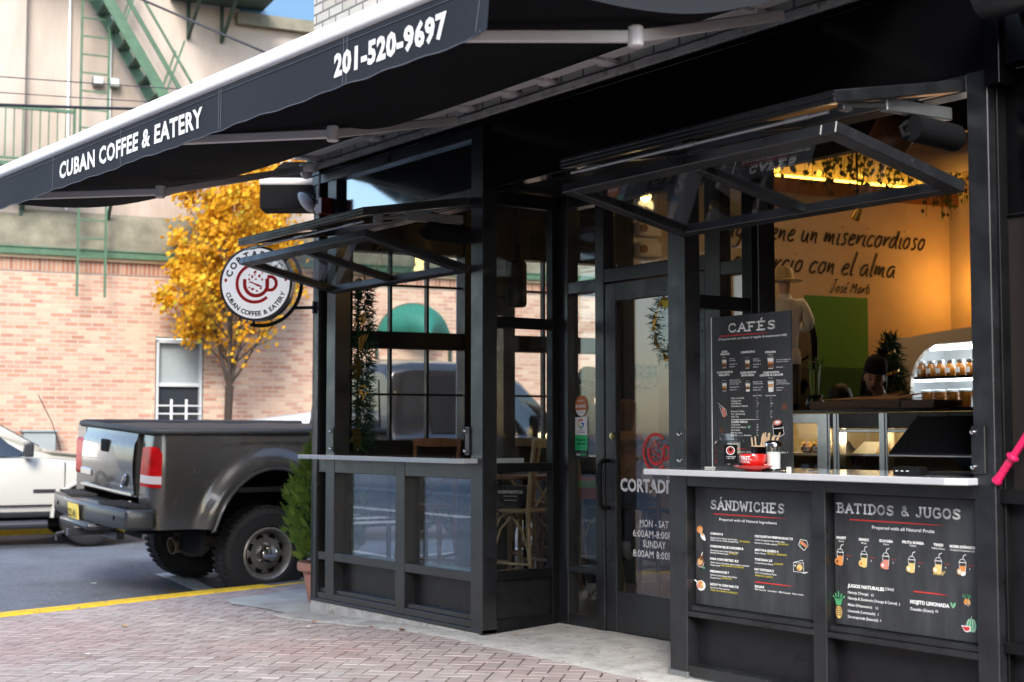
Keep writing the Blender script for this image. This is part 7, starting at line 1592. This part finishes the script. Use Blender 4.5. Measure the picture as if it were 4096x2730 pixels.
def head(m, M, s=1.0, mats=(0, 1, 2, 3, 4), mouth=.5):
    """head with face towards local -Y; M places its centre (mid eyes) in the world; mats: skin, brow/lash, lips, inner mouth, shadowed lid"""
    nu, nv = 56, 44; vs = []
    g = lambda x, a, w_: math.exp(-((x - a) / w_) ** 2)
    for j in range(nv + 1):
        ph = math.pi * j / nv; z = -math.cos(ph)
        for i in range(nu):
            th = 2 * math.pi * i / nu; x, y = math.sin(ph) * math.sin(th), -math.sin(ph) * math.cos(th)
            X, Y_, Z = x * .076, y * .095, z * .118
            if z < 0: X *= 1 - .30 * (-z) ** 1.4; Y_ *= 1 - .12 * (-z) ** 1.5 * (y > 0)
            if y < 0:
                f = -y
                Y_ -= .024 * g(x, 0, .13) * g(z, -.27, .13) * f + .012 * g(x, 0, .1) * g(z, -.05, .2) * f
                Y_ -= .010 * (g(x, .16, .1) + g(x, -.16, .1)) * g(z, -.32, .08) * f
                Y_ += .012 * (g(x, .4, .2) + g(x, -.4, .2)) * g(z, .04, .13) * f
                Y_ -= .007 * (g(x, .4, .16) + g(x, -.4, .16)) * g(z, .0, .07) * f
                Y_ -= .006 * g(x, 0, .9) * g(z, .24, .1) * f
                Y_ -= .010 * g(x, 0, .26) * (g(z, -.53, .055) + g(z, -.68, .06)) * f
                Y_ += .014 * mouth * g(x, 0, .2) * g(z, -.605, .04) * f
                Y_ -= .012 * g(x, 0, .3) * g(z, -.88, .1) * f
                Y_ -= .006 * (g(x, .55, .2) + g(x, -.55, .2)) * g(z, -.25, .2) * f
            vs.append(M @ Vector((X * s, Y_ * s, Z * s)))
    o = len(m.v); m.v += vs
    for j in range(nv):
        for i in range(nu):
            th = 2 * math.pi * (i + .5) / nu; ph = math.pi * (j + .5) / nv; z = -math.cos(ph); x, y = math.sin(ph) * math.sin(th), -math.sin(ph) * math.cos(th); mi = mats[0]
            if y < -.3:
                ax = abs(x)
                if .18 < ax < .62 and abs(z - (.22 - .12 * (ax - .4) ** 2)) < .035: mi = mats[1]
                elif ((ax - .4) / .17) ** 2 + ((z + .035) / .035) ** 2 < 1: mi = mats[1]
                elif ((ax - .4) / .2) ** 2 + ((z - .06) / .07) ** 2 < 1: mi = mats[4]
                elif (x / .2) ** 2 + ((z + .605) / .045) ** 2 < 1 and mouth > .3: mi = mats[3]
                elif (x / .29) ** 2 + ((z + .605) / .115) ** 2 < 1: mi = mats[2]
            a, b_ = o + j * nu + i, o + j * nu + (i + 1) % nu
            m.f.append([a, b_, b_ + nu, a + nu]); m.m.append(mi); m.r.append(0)
    T0 = m.T; m.T = M
    m.mi = mats[0]
    for sd_ in (-1, 1): m.ball((sd_ * .074 * s, .01 * s, -.01 * s), .03 * s, 8, (.35, .8, 1.0))
    m.T = T0
K['skinA'] = mat('warm brown skin', (.60, .36, .25), .5, var=.08, vs=30); K['lidA'] = mat('eyelid', (.34, .16, .10), .5); K['lip'] = mat('lips', (.34, .09, .07), .4); K['brow'] = mat('dark hair', (.012, .008, .006), .6); K['mouth'] = mat('inner mouth', (.10, .015, .015), .5)
K['shirtw'] = mat('white linen', (.82, .80, .76), .85, var=.1, vs=8, bump=.3, bs=25); K['trouser'] = mat('grey tweed', (.16, .13, .105), .95, var=.3, vs=60); K['straw'] = mat('straw', (.62, .48, .26), .8, var=.15, vs=40); K['skinB'] = mat('light skin', (.52, .30, .21), .5, var=.06, vs=30)
mo = thing('mannequin', 'small mannequin of a man in white shirt and straw hat on the case', 'mannequin', (-8.28, 8.85, 1.576))
b0 = Vector((-8.29, 8.82, 1.576)); rx, fx = Vector((.586, .81, 0)), Vector((-.81, .586, 0))
def mp(r_, f_, z): return b0 + rx * r_ + fx * f_ + Vector((0, 0, z))
J = {'pel': (mp(0, 0, .50), (.115, .085)), 'waist': (mp(0, 0, .62), (.115, .085)), 'chest': (mp(0, .01, .80), (.13, .09)), 'neck0': (mp(0, .01, .93), (.07, .06)), 'neck': (mp(0, .01, 1.0), .042), 'head': (mp(0, .01, 1.07), .062), 'top': (mp(0, .01, 1.14), .05),
     'shR': (mp(.14, .0, .90), .068), 'elR': (mp(.205, .0, .72), .056), 'wrR': (mp(.16, .13, .70), .04), 'haR': (mp(.11, .17, .71), .03), 'shL': (mp(-.14, .0, .90), .068), 'elL': (mp(-.185, .03, .70), .055), 'wrL': (mp(-.18, .12, .62), .035),
     'hiR': (mp(.06, 0, .44), .075), 'knR': (mp(.065, 0, .25), .058), 'anR': (mp(.07, .01, .05), .045), 'toR': (mp(.07, .1, .025), .03), 'hiL': (mp(-.06, 0, .44), .075), 'knL': (mp(-.065, 0, .25), .058), 'anL': (mp(-.07, .01, .05), .045), 'toL': (mp(-.07, .1, .025), .03), 'hem': (mp(0, 0, .42), (.135, .10))}
ED = [('pel', 'waist'), ('waist', 'chest'), ('chest', 'neck0'), ('neck0', 'neck'), ('neck', 'head'), ('head', 'top'), ('chest', 'shR'), ('shR', 'elR'), ('elR', 'wrR'), ('wrR', 'haR'), ('chest', 'shL'), ('shL', 'elL'), ('elL', 'wrL'), ('pel', 'hiR'), ('hiR', 'knR'), ('knR', 'anR'), ('anR', 'toR'), ('pel', 'hiL'), ('hiL', 'knL'), ('knL', 'anL'), ('anL', 'toL')]
J.pop('hem')
skin('body', J, ED, [K['shirtw'], K['trouser'], K['skinB'], K['brow']], mo, lambda c: (3 if c.z < 1.576 + .07 else 1 if c.z < 1.576 + .43 else 2 if c.z > 1.576 + .985 else 0))
m = MB(); m.lathe([(.125, .0), (.13, .04), (.12, .12), (.10, .13), (.10, .1), (.11, .0)], mp(0, 0, .39), 28, sx=1.05, sy=.85); m.build('shirt_hem', K['shirtw'], mo, smooth=60)
m = MB(); m.lathe([(.145, -.012), (.15, -.006), (.11, .004), (.075, .012), (.07, .06), (.06, .10), (.03, .115), (.001, .11)], mp(0, .01, 1.10), 28); m.build('straw_hat', K['straw'], mo, smooth=50)
o = thing('painted_panel', 'tall tan panel with bold black brush shapes beside the mannequin', 'painting', (-8.05, 9.15, 1.576))
m = MB(); PXf = frameM((-8.42, 8.98, 1.576), (.75, .66, 0), (-.66, .75, 0)); m.T = PXf; m.prism([(0, 0, 0), (.20, 0, 0), (.245, 0, .25), (.25, 0, .6), (.22, 0, .78), (0, 0, .84)], (0, .02, 0)); m.build('panel', K['straw'], o)
m = MB(PXf); m.poly([(.19, -.002, .35), (.24, -.002, .28), (.249, -.002, .6), (.22, -.002, .775), (.12, -.002, .805), (.19, -.002, .66), (.2, -.002, .5)]); m.poly([(.06, -.002, .22), (.14, -.002, .28), (.17, -.002, .22), (.13, -.002, .15), (.08, -.002, .14)]); m.poly([(.10, -.002, .44), (.18, -.002, .475), (.17, -.002, .45), (.11, -.002, .42)]); m.poly([(.15, -.002, .0), (.2, -.002, .0), (.225, -.002, .16), (.18, -.002, .08)]); m.build('brushwork', K['ink'], o)
# ================================================================== PEOPLE
K['jacket'] = mat('dark padded jacket', (.012, .012, .014), .8, var=.3, vs=20); K['knit'] = mat('black knit', (.010, .010, .011), .95, bump=.8, bs=220); K['blueshirt'] = mat('navy shirt', (.03, .05, .11), .85, var=.2, vs=10); K['denim'] = mat('denim', (.05, .07, .12), .9, var=.2, vs=20); K['tancoat'] = mat('tan fleece coat', (.36, .19, .085), .95, var=.35, vs=14, bump=.9, bs=50); K['auburn'] = mat('auburn hair', (.11, .035, .015), .5, var=.5, vs=30, stretch=(4, 4, .6)); K['greycap'] = mat('grey cap', (.36, .37, .34), .9); K['shoe'] = mat('white trainer', (.72, .72, .72), .7); K['vest'] = mat('orange vest', (.65, .14, .03), .8); K['vestg'] = mat('lime band', (.35, .60, .05), .7)
def hand5(m, wr, d, nrm, s=1.0, curl=.6):
    """palm, four unequal fingers bent at the knuckles, and a side thumb"""
    wr, d, nrm = Vector(wr), Vector(d).normalized(), Vector(nrm).normalized(); sd_ = d.cross(nrm).normalized(); nrm = sd_.cross(d)
    m.beam(wr - d * .01 * s, wr + d * .075 * s, .078 * s, .028 * s, nrm)
    for k, (u, L_) in enumerate(((-.03, .062), (-.010, .072), (.011, .068), (.030, .052))):
        p = wr + d * .072 * s + sd_ * u * s; P = [p - d * .015 * s]; dd = d.copy(); q = p
        for t in range(3):
            P.append(q); dd = (dd * math.cos(curl * .55) + nrm * math.sin(curl * .55)).normalized(); q = q + dd * L_ * s * (.45, .32, .27)[t]
        P.append(q); m.tube(P, [.0095 * s, .0095 * s, .0088 * s, .008 * s, .006 * s], 8)
    p = wr + d * .022 * s - sd_ * .036 * s; m.tube([p, p + (d * .5 - sd_ * .75 + nrm * .3).normalized() * .032 * s, p + (d * .85 - sd_ * .5 + nrm * .6).normalized() * .060 * s], [.013 * s, .011 * s, .008 * s], 8)
from mathutils import Euler
# woman behind the pastry case
wo_ = thing('person', 'woman in a black knit hat and dark jacket leaning behind the pastry case', 'person', (-7.5, 9.1, ZF))
fd = Vector((.62, -.78, 0)).normalized(); rd = Vector((-fd.y, fd.x, 0)); hc = Vector((-7.51, 9.0, 1.835))
def wp_(r_, f_, z): return Vector((-7.55, 9.12, 0)) + rd * r_ + fd * f_ + Vector((0, 0, z))
J = {'pel': (wp_(0, -.10, 1.0), (.15, .12)), 'waist': (wp_(0, -.08, 1.18), (.14, .11)), 'chest': (wp_(0, -.04, 1.38), (.16, .12)), 'nb': (wp_(0, .02, 1.54), (.09, .08)), 'nk': (wp_(0, .05, 1.64), .055), 'hd': (Vector(hc) - fd * .01, .06),
     'shR': (wp_(.18, -.02, 1.48), .075), 'elR': (wp_(.24, .12, 1.28), .058), 'wrR': (wp_(.10, .24, 1.60), .036), 'shL': (wp_(-.18, -.02, 1.48), .075), 'elL': (wp_(-.24, .06, 1.24), .058), 'wrL': (wp_(-.16, .24, 1.2), .036),
     'hiR': (wp_(.09, -.1, .92), .1), 'knR': (wp_(.09, -.06, .5), .07), 'anR': (wp_(.09, -.1, .10), .05), 'toR': (wp_(.09, .04, .07), .035), 'hiL': (wp_(-.09, -.1, .92), .1), 'knL': (wp_(-.09, -.06, .5), .07), 'anL': (wp_(-.09, -.1, .10), .05), 'toL': (wp_(-.09, .04, .07), .035)}
E2 = [('pel', 'waist'), ('waist', 'chest'), ('chest', 'nb'), ('nb', 'nk'), ('nk', 'hd'), ('chest', 'shR'), ('shR', 'elR'), ('elR', 'wrR'), ('chest', 'shL'), ('shL', 'elL'), ('elL', 'wrL'), ('pel', 'hiR'), ('hiR', 'knR'), ('knR', 'anR'), ('anR', 'toR'), ('pel', 'hiL'), ('hiL', 'knL'), ('knL', 'anL'), ('anL', 'toL')]
def addmesh(ob, m, mats):
    """join hand and head surfaces into the body mesh"""
    bm = bmesh.new(); bm.from_mesh(ob.data); I = XF[ob.name].inverted(); n0 = len(bm.verts); off = len(ob.data.materials)
    for x in mats: ob.data.materials.append(x)
    vv = [bm.verts.new(I @ p) for p in m.v]
    for f, mi in zip(m.f, m.m):
        try: fc = bm.faces.new([vv[i] for i in f]); fc.material_index = off + mi; fc.smooth = True
        except ValueError: pass
    bm.to_mesh(ob.data); bm.free()
bd = skin('body', J, E2, [K['jacket'], K['denim'], K['skinA'], K['brow']], wo_, lambda c: 2 if c.z > 1.62 and (c - Vector(hc)).length < .2 else 3 if c.z < .12 else 1 if c.z < .98 else 0)
HM = Matrix.Translation(hc) @ Matrix.Rotation(math.atan2(fd.x, -fd.y), 4, 'Z') @ Matrix.Rotation(R(13), 4, 'X') @ Matrix.Rotation(R(8), 4, 'Y')
m = MB(); head(m, HM, 1.0, (0, 1, 2, 3, 4), .9); m.mi = 0; hand5(m, J['wrR'][0], (hc + fd * .11 + Vector((0, 0, -.085))) - J['wrR'][0], -fd, 1.0, .9); hand5(m, J['wrL'][0], fd + Vector((0, 0, -.3)), (0, 0, -1), 1.0, .5)
addmesh(bd, m, [K['skinA'], K['brow'], K['lip'], K['mouth'], K['lidA']])
m = MB(HM); prf = [(.084, .035), (.092, .045), (.094, .075), (.090, .11), (.074, .145), (.045, .168), (.001, .175)]; m.lathe([(.088, .028)] + prf, (0, .012, .012), 32, sx=.95, sy=1.14); m.lathe([(.09, .03), (.098, .036), (.099, .058), (.092, .066)], (0, .012, .015), 32, sx=.96, sy=1.13); m.build('knit_hat', K['knit'], wo_, smooth=60)
m = MB(HM); rh = random.Random(2)
for i in range(260):
    a = rh.gauss(0, 1); b_ = rh.gauss(0, 1); c = rh.gauss(0, 1); d = Vector((a, b_, c)).normalized(); p = Vector((.03, .05, .19)); s = d.orthogonal().normalized() * .004; m.add([p + s, p - s, p + d * rh.uniform(.05, .075)], [(0, 1, 2)])
m.build('pompom', K['knit'], wo_)
m = MB(HM)
for sd_ in (-1, 1): m.tube([(sd_ * .076, .035, .03), (sd_ * .082, .045, -.04), (sd_ * .08, .055, -.13), (sd_ * .085, .05, -.2)], [.016, .022, .022, .012], 8)
m.lathe([(.070, -.16), (.074, .02), (.06, .05)], (0, .045, 0), 24, sx=.9, sy=.8); m.build('hair', K['brow'], wo_, smooth=60)
# second person bowed low, only dark hair shows
o = thing('person', 'dark haired person bent low behind the pastry case next to the bamboo', 'person', (-7.85, 9.2, ZF)); h2 = Vector((-7.84, 8.98, 1.655)); b2 = Vector((-7.95, 9.35, 0))
J2 = {'pel': (b2 + Vector((0, .08, .95)), (.15, .12)), 'waist': (b2 + Vector((.02, .02, 1.14)), (.14, .11)), 'chest': (b2 + Vector((.06, -.14, 1.34)), (.16, .12)), 'nb': (b2 + Vector((.09, -.26, 1.46)), (.09, .08)), 'nk': (b2 + Vector((.10, -.32, 1.55)), .055), 'hd': (h2, .085),
      'shR': (b2 + Vector((.22, -.12, 1.38)), .07), 'elR': (b2 + Vector((.26, -.26, 1.14)), .055), 'wrR': (b2 + Vector((.16, -.38, 1.04)), .035), 'shL': (b2 + Vector((-.12, -.18, 1.38)), .07), 'elL': (b2 + Vector((-.16, -.32, 1.14)), .055), 'wrL': (b2 + Vector((-.06, -.42, 1.04)), .035),
      'hiR': (b2 + Vector((.1, .08, .88)), .1), 'knR': (b2 + Vector((.1, .05, .48)), .07), 'anR': (b2 + Vector((.1, .1, .1)), .05), 'toR': (b2 + Vector((.1, -.04, .07)), .035), 'hiL': (b2 + Vector((-.1, .08, .88)), .1), 'knL': (b2 + Vector((-.1, .05, .48)), .07), 'anL': (b2 + Vector((-.1, .1, .1)), .05), 'toL': (b2 + Vector((-.1, -.04, .07)), .035)}
bd = skin('body', J2, E2, [K['jacket'], K['denim'], K['skinA'], K['brow']], o, lambda c: 2 if (c - h2).length < .17 else 3 if c.z < .12 else 1 if c.z < .93 else 0)
H2 = Matrix.Translation(h2) @ Matrix.Rotation(R(20), 4, 'Z') @ Matrix.Rotation(R(48), 4, 'X'); m = MB(); head(m, H2, 1.0, (0, 1, 2, 3, 4), 0); m.mi = 0; hand5(m, J2['wrR'][0], (-.1, -.8, -.3), (0, 0, -1)); hand5(m, J2['wrL'][0], (.1, -.8, -.3), (0, 0, -1)); addmesh(bd, m, [K['skinA'], K['brow'], K['lip'], K['mouth'], K['lidA']])
m = MB(H2); m.lathe([(.08, -.14), (.095, -.02), (.098, .05), (.085, .10), (.05, .135), (.001, .142)], (0, .022, .0), 28, sx=.95, sy=1.0); m.build('hair', K['brow'], o, smooth=60)
# seated guest seen from behind through the door
def guest(label, base, face, headz, top, bottom, hairmat, cap, skinm, lean=.06, tall=None):
    o = thing('person', label, 'person', (base[0], base[1], ZF)); f = Vector((face[0], face[1], 0)).normalized(); r_ = Vector((-f.y, f.x, 0)); B = Vector((base[0], base[1], 0))
    P = lambda a, b_, z: B + r_ * a + f * b_ + Vector((0, 0, z)); H = headz; h = P(0, lean + .06, H)
    if tall: hip, kn, an, to = [(lambda s: P(s * .09, 0, .86)), (lambda s: P(s * .1, .03, .48)), (lambda s: P(s * .1, -.02, .10)), (lambda s: P(s * .11, .14, .065))]
    else: hip, kn, an, to = [(lambda s: P(s * .1, .04, .86)), (lambda s: P(s * .12, .42, .80)), (lambda s: P(s * .12, .36, .42)), (lambda s: P(s * .12, .50, .37))]
    J = {'pel': (P(0, 0, .93), (.15, .12)), 'waist': (P(0, .01, H - .48), (.14, .11)), 'chest': (P(0, lean, H - .30), (.17, .12)), 'nb': (P(0, lean, H - .16), (.09, .08)), 'nk': (P(0, lean + .03, H - .1), .055), 'hd': (h, .08), 'shR': (P(.19, lean, H - .22), .07), 'elR': (P(.25, .12, H - .48), .05), 'wrR': (P(.16, .34, H - .40), .033), 'shL': (P(-.19, lean, H - .22), .07), 'elL': (P(-.25, .12, H - .48), .05), 'wrL': (P(-.14, .34, H - .42), .033)}
    for s, n_ in ((1, 'R'), (-1, 'L')): J['hi' + n_] = (hip(s), .095); J['kn' + n_] = (kn(s), .07); J['an' + n_] = (an(s), .048); J['to' + n_] = (to(s), .036)
    wrs = [J['wrR'][0], J['wrL'][0]]; ank = [J['anR'][0], J['anL'][0], J['toR'][0], J['toL'][0]]
    def pick(c):
        if (c - h).length < .17: return 2
        if min((c - w_).length for w_ in wrs) < (.24 if tall else .06): return 2
        if min((c - w_).length for w_ in ank) < .085: return 3
        return 1 if c.z < .99 and not (top is K['vest'] and c.z > .9) else 0
    b_ = skin('body', J, E2, [top, bottom, skinm, K['shoe']], o, pick); Hm = Matrix.Translation(h) @ Matrix.Rotation(math.atan2(f.x, -f.y), 4, 'Z') @ Matrix.Rotation(R(8), 4, 'X')
    m = MB(); head(m, Hm, 1.0, (0, 1, 2, 3, 4), 0); m.mi = 0
    for w_ in wrs: hand5(m, w_, f + Vector((0, 0, -.1)), (0, 0, -1), 1, .5)
    addmesh(b_, m, [skinm, K['brow'], K['lip'], K['mouth'], K['lidA']])
    m = MB(Hm); m.lathe([(.07, -.20 if hairmat is K['auburn'] else -.1), (.092, -.06), (.094, .04), (.082, .10), (.05, .13), (.001, .138)], (0, .03, 0), 28, sx=.92, sy=.95)
    m.build('hair', hairmat, o, smooth=60)
    if cap: m = MB(Hm); m.lathe([(.09, .035), (.092, .06), (.08, .11), (.05, .138), (.001, .145)], (0, .012, .005), 28, sx=.95, sy=1.13); m.prism([(-.06, -.09, .042), (.06, -.09, .042), (.045, -.165, .03), (-.045, -.165, .03)], (0, 0, .008)); m.build('cap', K['greycap'], o, smooth=50)
    return o, P, J
g1, P1, J1 = guest('seated guest with long auburn hair in a tan coat seen through the door', (-8.74, 7.42), (-.5, .86), 1.53, K['tancoat'], K['denim'], K['auburn'], False, K['skinB'])
m = MB(); m.lathe([(.12, 0), (.15, .04), (.13, .09), (.09, .11)], P1(0, .05, 1.30), 24, sx=1.1, sy=.9); m.build('hood', K['tancoat'], g1, smooth=60)
g2, P2, J2b = guest('guest in a grey cap and navy shirt standing behind the door side light', (-9.2, 7.36), (.8, -.1), 1.79, K['blueshirt'], K['denim'], K['brow'], True, K['skinB'], tall=True)
m = MB(); m.lathe([(.165, 0), (.17, .02), (.17, .16), (.16, .18)], P2(0, .01, .86), 28, sx=.95, sy=.82); m.build('apron', K['vest'], g2, smooth=50); m = MB(); m.lathe([(.172, 0), (.173, .06)], P2(0, .01, .95), 28, sx=.95, sy=.82); m.build('apron_band', K['vestg'], g2, smooth=50)
# wall fittings seen through the door
for i, s in enumerate((2.90, 2.985, 3.06)):
    o = thing('wall_socket', ['left wall socket', 'middle wall socket', 'right wall socket'][i] + ' of three with black cords on the white wall', 'socket', WF @ Vector((s, -.03, 1.94)), group='three wall sockets on the white wall')
    m = wm(); m.box(s - .027, s + .027, -.05, .0, 1.915, 2.03); m.build('plate', K['steel'], o, bevel=.006); m = wm()
    for z in (1.945, 1.995): m.lathe([(.001, .05), (.018, .05), (.018, .056), (.001, .056)], WF.inverted() @ (WF @ Vector((s, 0, z))), 12, (0, -1, 0))
    m.build('outlet', K['black'], o); m = wm(); m.tube([(s, -.06, 1.935), (s + .01, -.08, 1.86), (s - .04, -.06, 1.80), (s - .12, -.03, 1.83)], .006, 6); m.build('cord', K['black'], o, smooth=60)
for i, z in enumerate((3.08, 3.27)):
    o = thing('emergency_light', ['lower white twin lamp emergency light above the door glass', 'upper white twin lamp emergency light above the door glass'][i], 'emergency light', WF @ Vector((2.95, -.05, z)), group='emergency lights on the white wall')
    m = wm(); m.box(2.86, 3.10, -.12, 0, z - .07, z + .07); m.build('housing', K['fridgew'], o, bevel=.02, seg=2); m = wm(); m.lathe([(.001, .12), (.04, .12), (.04, .135), (.001, .138)], (2.9, 0, z), 16, (0, -1, 0)); m.build('lamp', K['wood_dk'], o)
# hanging lamps
o = thing('pendant_lamp', 'brown basket pendant lamp hanging behind the motor of the service window', 'pendant lamp', (-6.1, 7.5, 3.25)); m = MB(); m.lathe([(.02, .34), (.03, .30), (.05, .27), (.06, .25), (.15, .09), (.155, .06), (.14, .03), (.09, -.03), (.001, -.04)], (-6.1, 7.5, 3.26), 26); m.build('lamp_shade', K['wood_dk'], o, smooth=40); m = MB(); m.tube([(-6.1, 7.5, 3.58), (-6.1, 7.5, 4.3)], .006, 6); m.build('cord', K['black'], o)
o = thing('ceiling_lamp', 'wide flat wooden ceiling shade beyond the pendant lamp', 'ceiling lamp', (-6.55, 9.0, 3.45)); m = MB(); m.lathe([(.001, .09), (.3, .085), (.5, .05), (.6, .0), (.55, -.04), (.3, -.07), (.001, -.075)], (-6.55, 9.0, 3.50), 36, sx=1.15); m.build('lamp_shade', mat('slatted wood', (.28, .14, .06), .5, var=.4, vs=5, stretch=(1, 14, 1)), o, smooth=50); m = MB(); m.tube([(-6.55, 9, 3.58), (-6.55, 9, 4.3)], .01, 6); m.build('rod', K['black'], o)
def lamp(par, loc, col, en, rad=.06):
    l = bpy.data.lights.new('lamp_light', 'POINT'); l.energy = en; l.color = col; l.shadow_soft_size = rad; ob = bpy.data.objects.new('lamp_light', l); COL.objects.link(ob); ob.parent = par; ob.location = XF[par.name].inverted() @ Vector(loc)
o = thing('bare_bulb', 'glowing clear bulb hanging behind the left pane of the right window', 'light bulb', (-7.98, 7.0, 3.15)); m = MB(); m.ball((-7.98, 7, 3.18), .045, 10, (1, 1, 1.25)); m.build('bulb', emis('bulb glow', (1, .60, .16), 22), o, smooth=60); m = MB(); m.tube([(-7.98, 7, 3.23), (-7.98, 7, 4.3)], .007, 6); m.tube([(-7.98, 7, 3.23), (-7.98, 7, 3.30)], .02, 8); m.build('cord', K['black'], o)
lamp(o, (-7.98, 7.0, 3.08), (1, .66, .28), 2)
for i, (x, y, z, lab) in enumerate(((-8.08, 9.5, 3.27, 'small gold spotlight shining on the quotation wall'), (-6.9, 10.6, 3.6, 'small gold spotlight farther right near the ceiling'))):
    o = thing('spotlight', lab, 'spotlight', (x, y, z), group='gold spotlights'); m = MB(); m.lathe([(.02, .07), (.03, .0), (.04, -.05), (.03, -.05), (.001, .02)], (x, y, z), 16, (.6, -.2, .75)); m.build('housing', K['gold'], o, smooth=40); m = MB(); m.lathe([(.001, -.048), (.03, -.046), (.001, -.044)], (x, y, z), 14, (.6, -.2, .75)); m.build('lens', emis('spot glow', (1, .68, .28), 40), o); m = MB(); m.tube([(x, y, z + .06), (x, y, 4.3)], .008, 6); m.build('rod', K['black'], o)
    lamp(o, (x - .08, y + .05, z - .08), (1, .68, .40), 3.6, .1)
o = thing('wall_sconce', 'warm wall sconce glowing beside the fridge', 'wall lamp', (-8.9, 12.2, 2.7)); m = MB(); m.lathe([(.05, -.1), (.07, .1), (.06, .1), (.04, -.1)], (-8.82, 12.18, 2.75), 16); m.build('shade', emis('sconce glow', (1, .42, .04), 2.5), o, smooth=50); lamp(o, (-8.8, 12.0, 2.9), (1, .45, .08), 5, .08)
for s_ in (3.9, 4.4, 4.9, 5.4, 5.9, 6.3): lamp(led, WF @ Vector((s_, -.12, 3.93)), (1, .58, .08), .35, .03)
lamp(cs0, (-8.1, 8.6, 1.42), (1, .72, .36), 2.2, .05); lamp(cs0, (-7.05, 8.6, 1.36), (1, .72, .36), 2.2, .05); lamp(cs0, (-6.4, 8.6, 1.36), (1, .72, .36), 2.2, .05)
lamp(fr, (-7.8, FY + .35, 2.1), (.85, .94, 1), 3, .08); lamp(fr, (-7.9, FY + .35, 1.8), (.85, .94, 1), 1.8, .05)

K['litter'] = mat('paper scrap', (.7, .7, .68), .9)
for (x, y, s, lb_) in ((-9.55, 5.02, .03, 'tiny white paper scrap on the pavement below the left bay'), (-9.1, 3.2, .035, 'white scrap of paper on the bricks at the lower left'), (-14.9, 5.3, .06, 'white paper scrap lying on the asphalt behind the pickup')):
    z = (road_z(x) if x < -12.7 else GZ(x)) + .004; m = MB(); m.add([(x - s, y, z), (x, y - s * .6, z + .006), (x + s, y + .01, z + .002), (x + .01, y + s * .7, z + .008)], [(0, 1, 2, 3)]); tag(m.build('paper_scrap', K['litter']), lb_, 'litter')
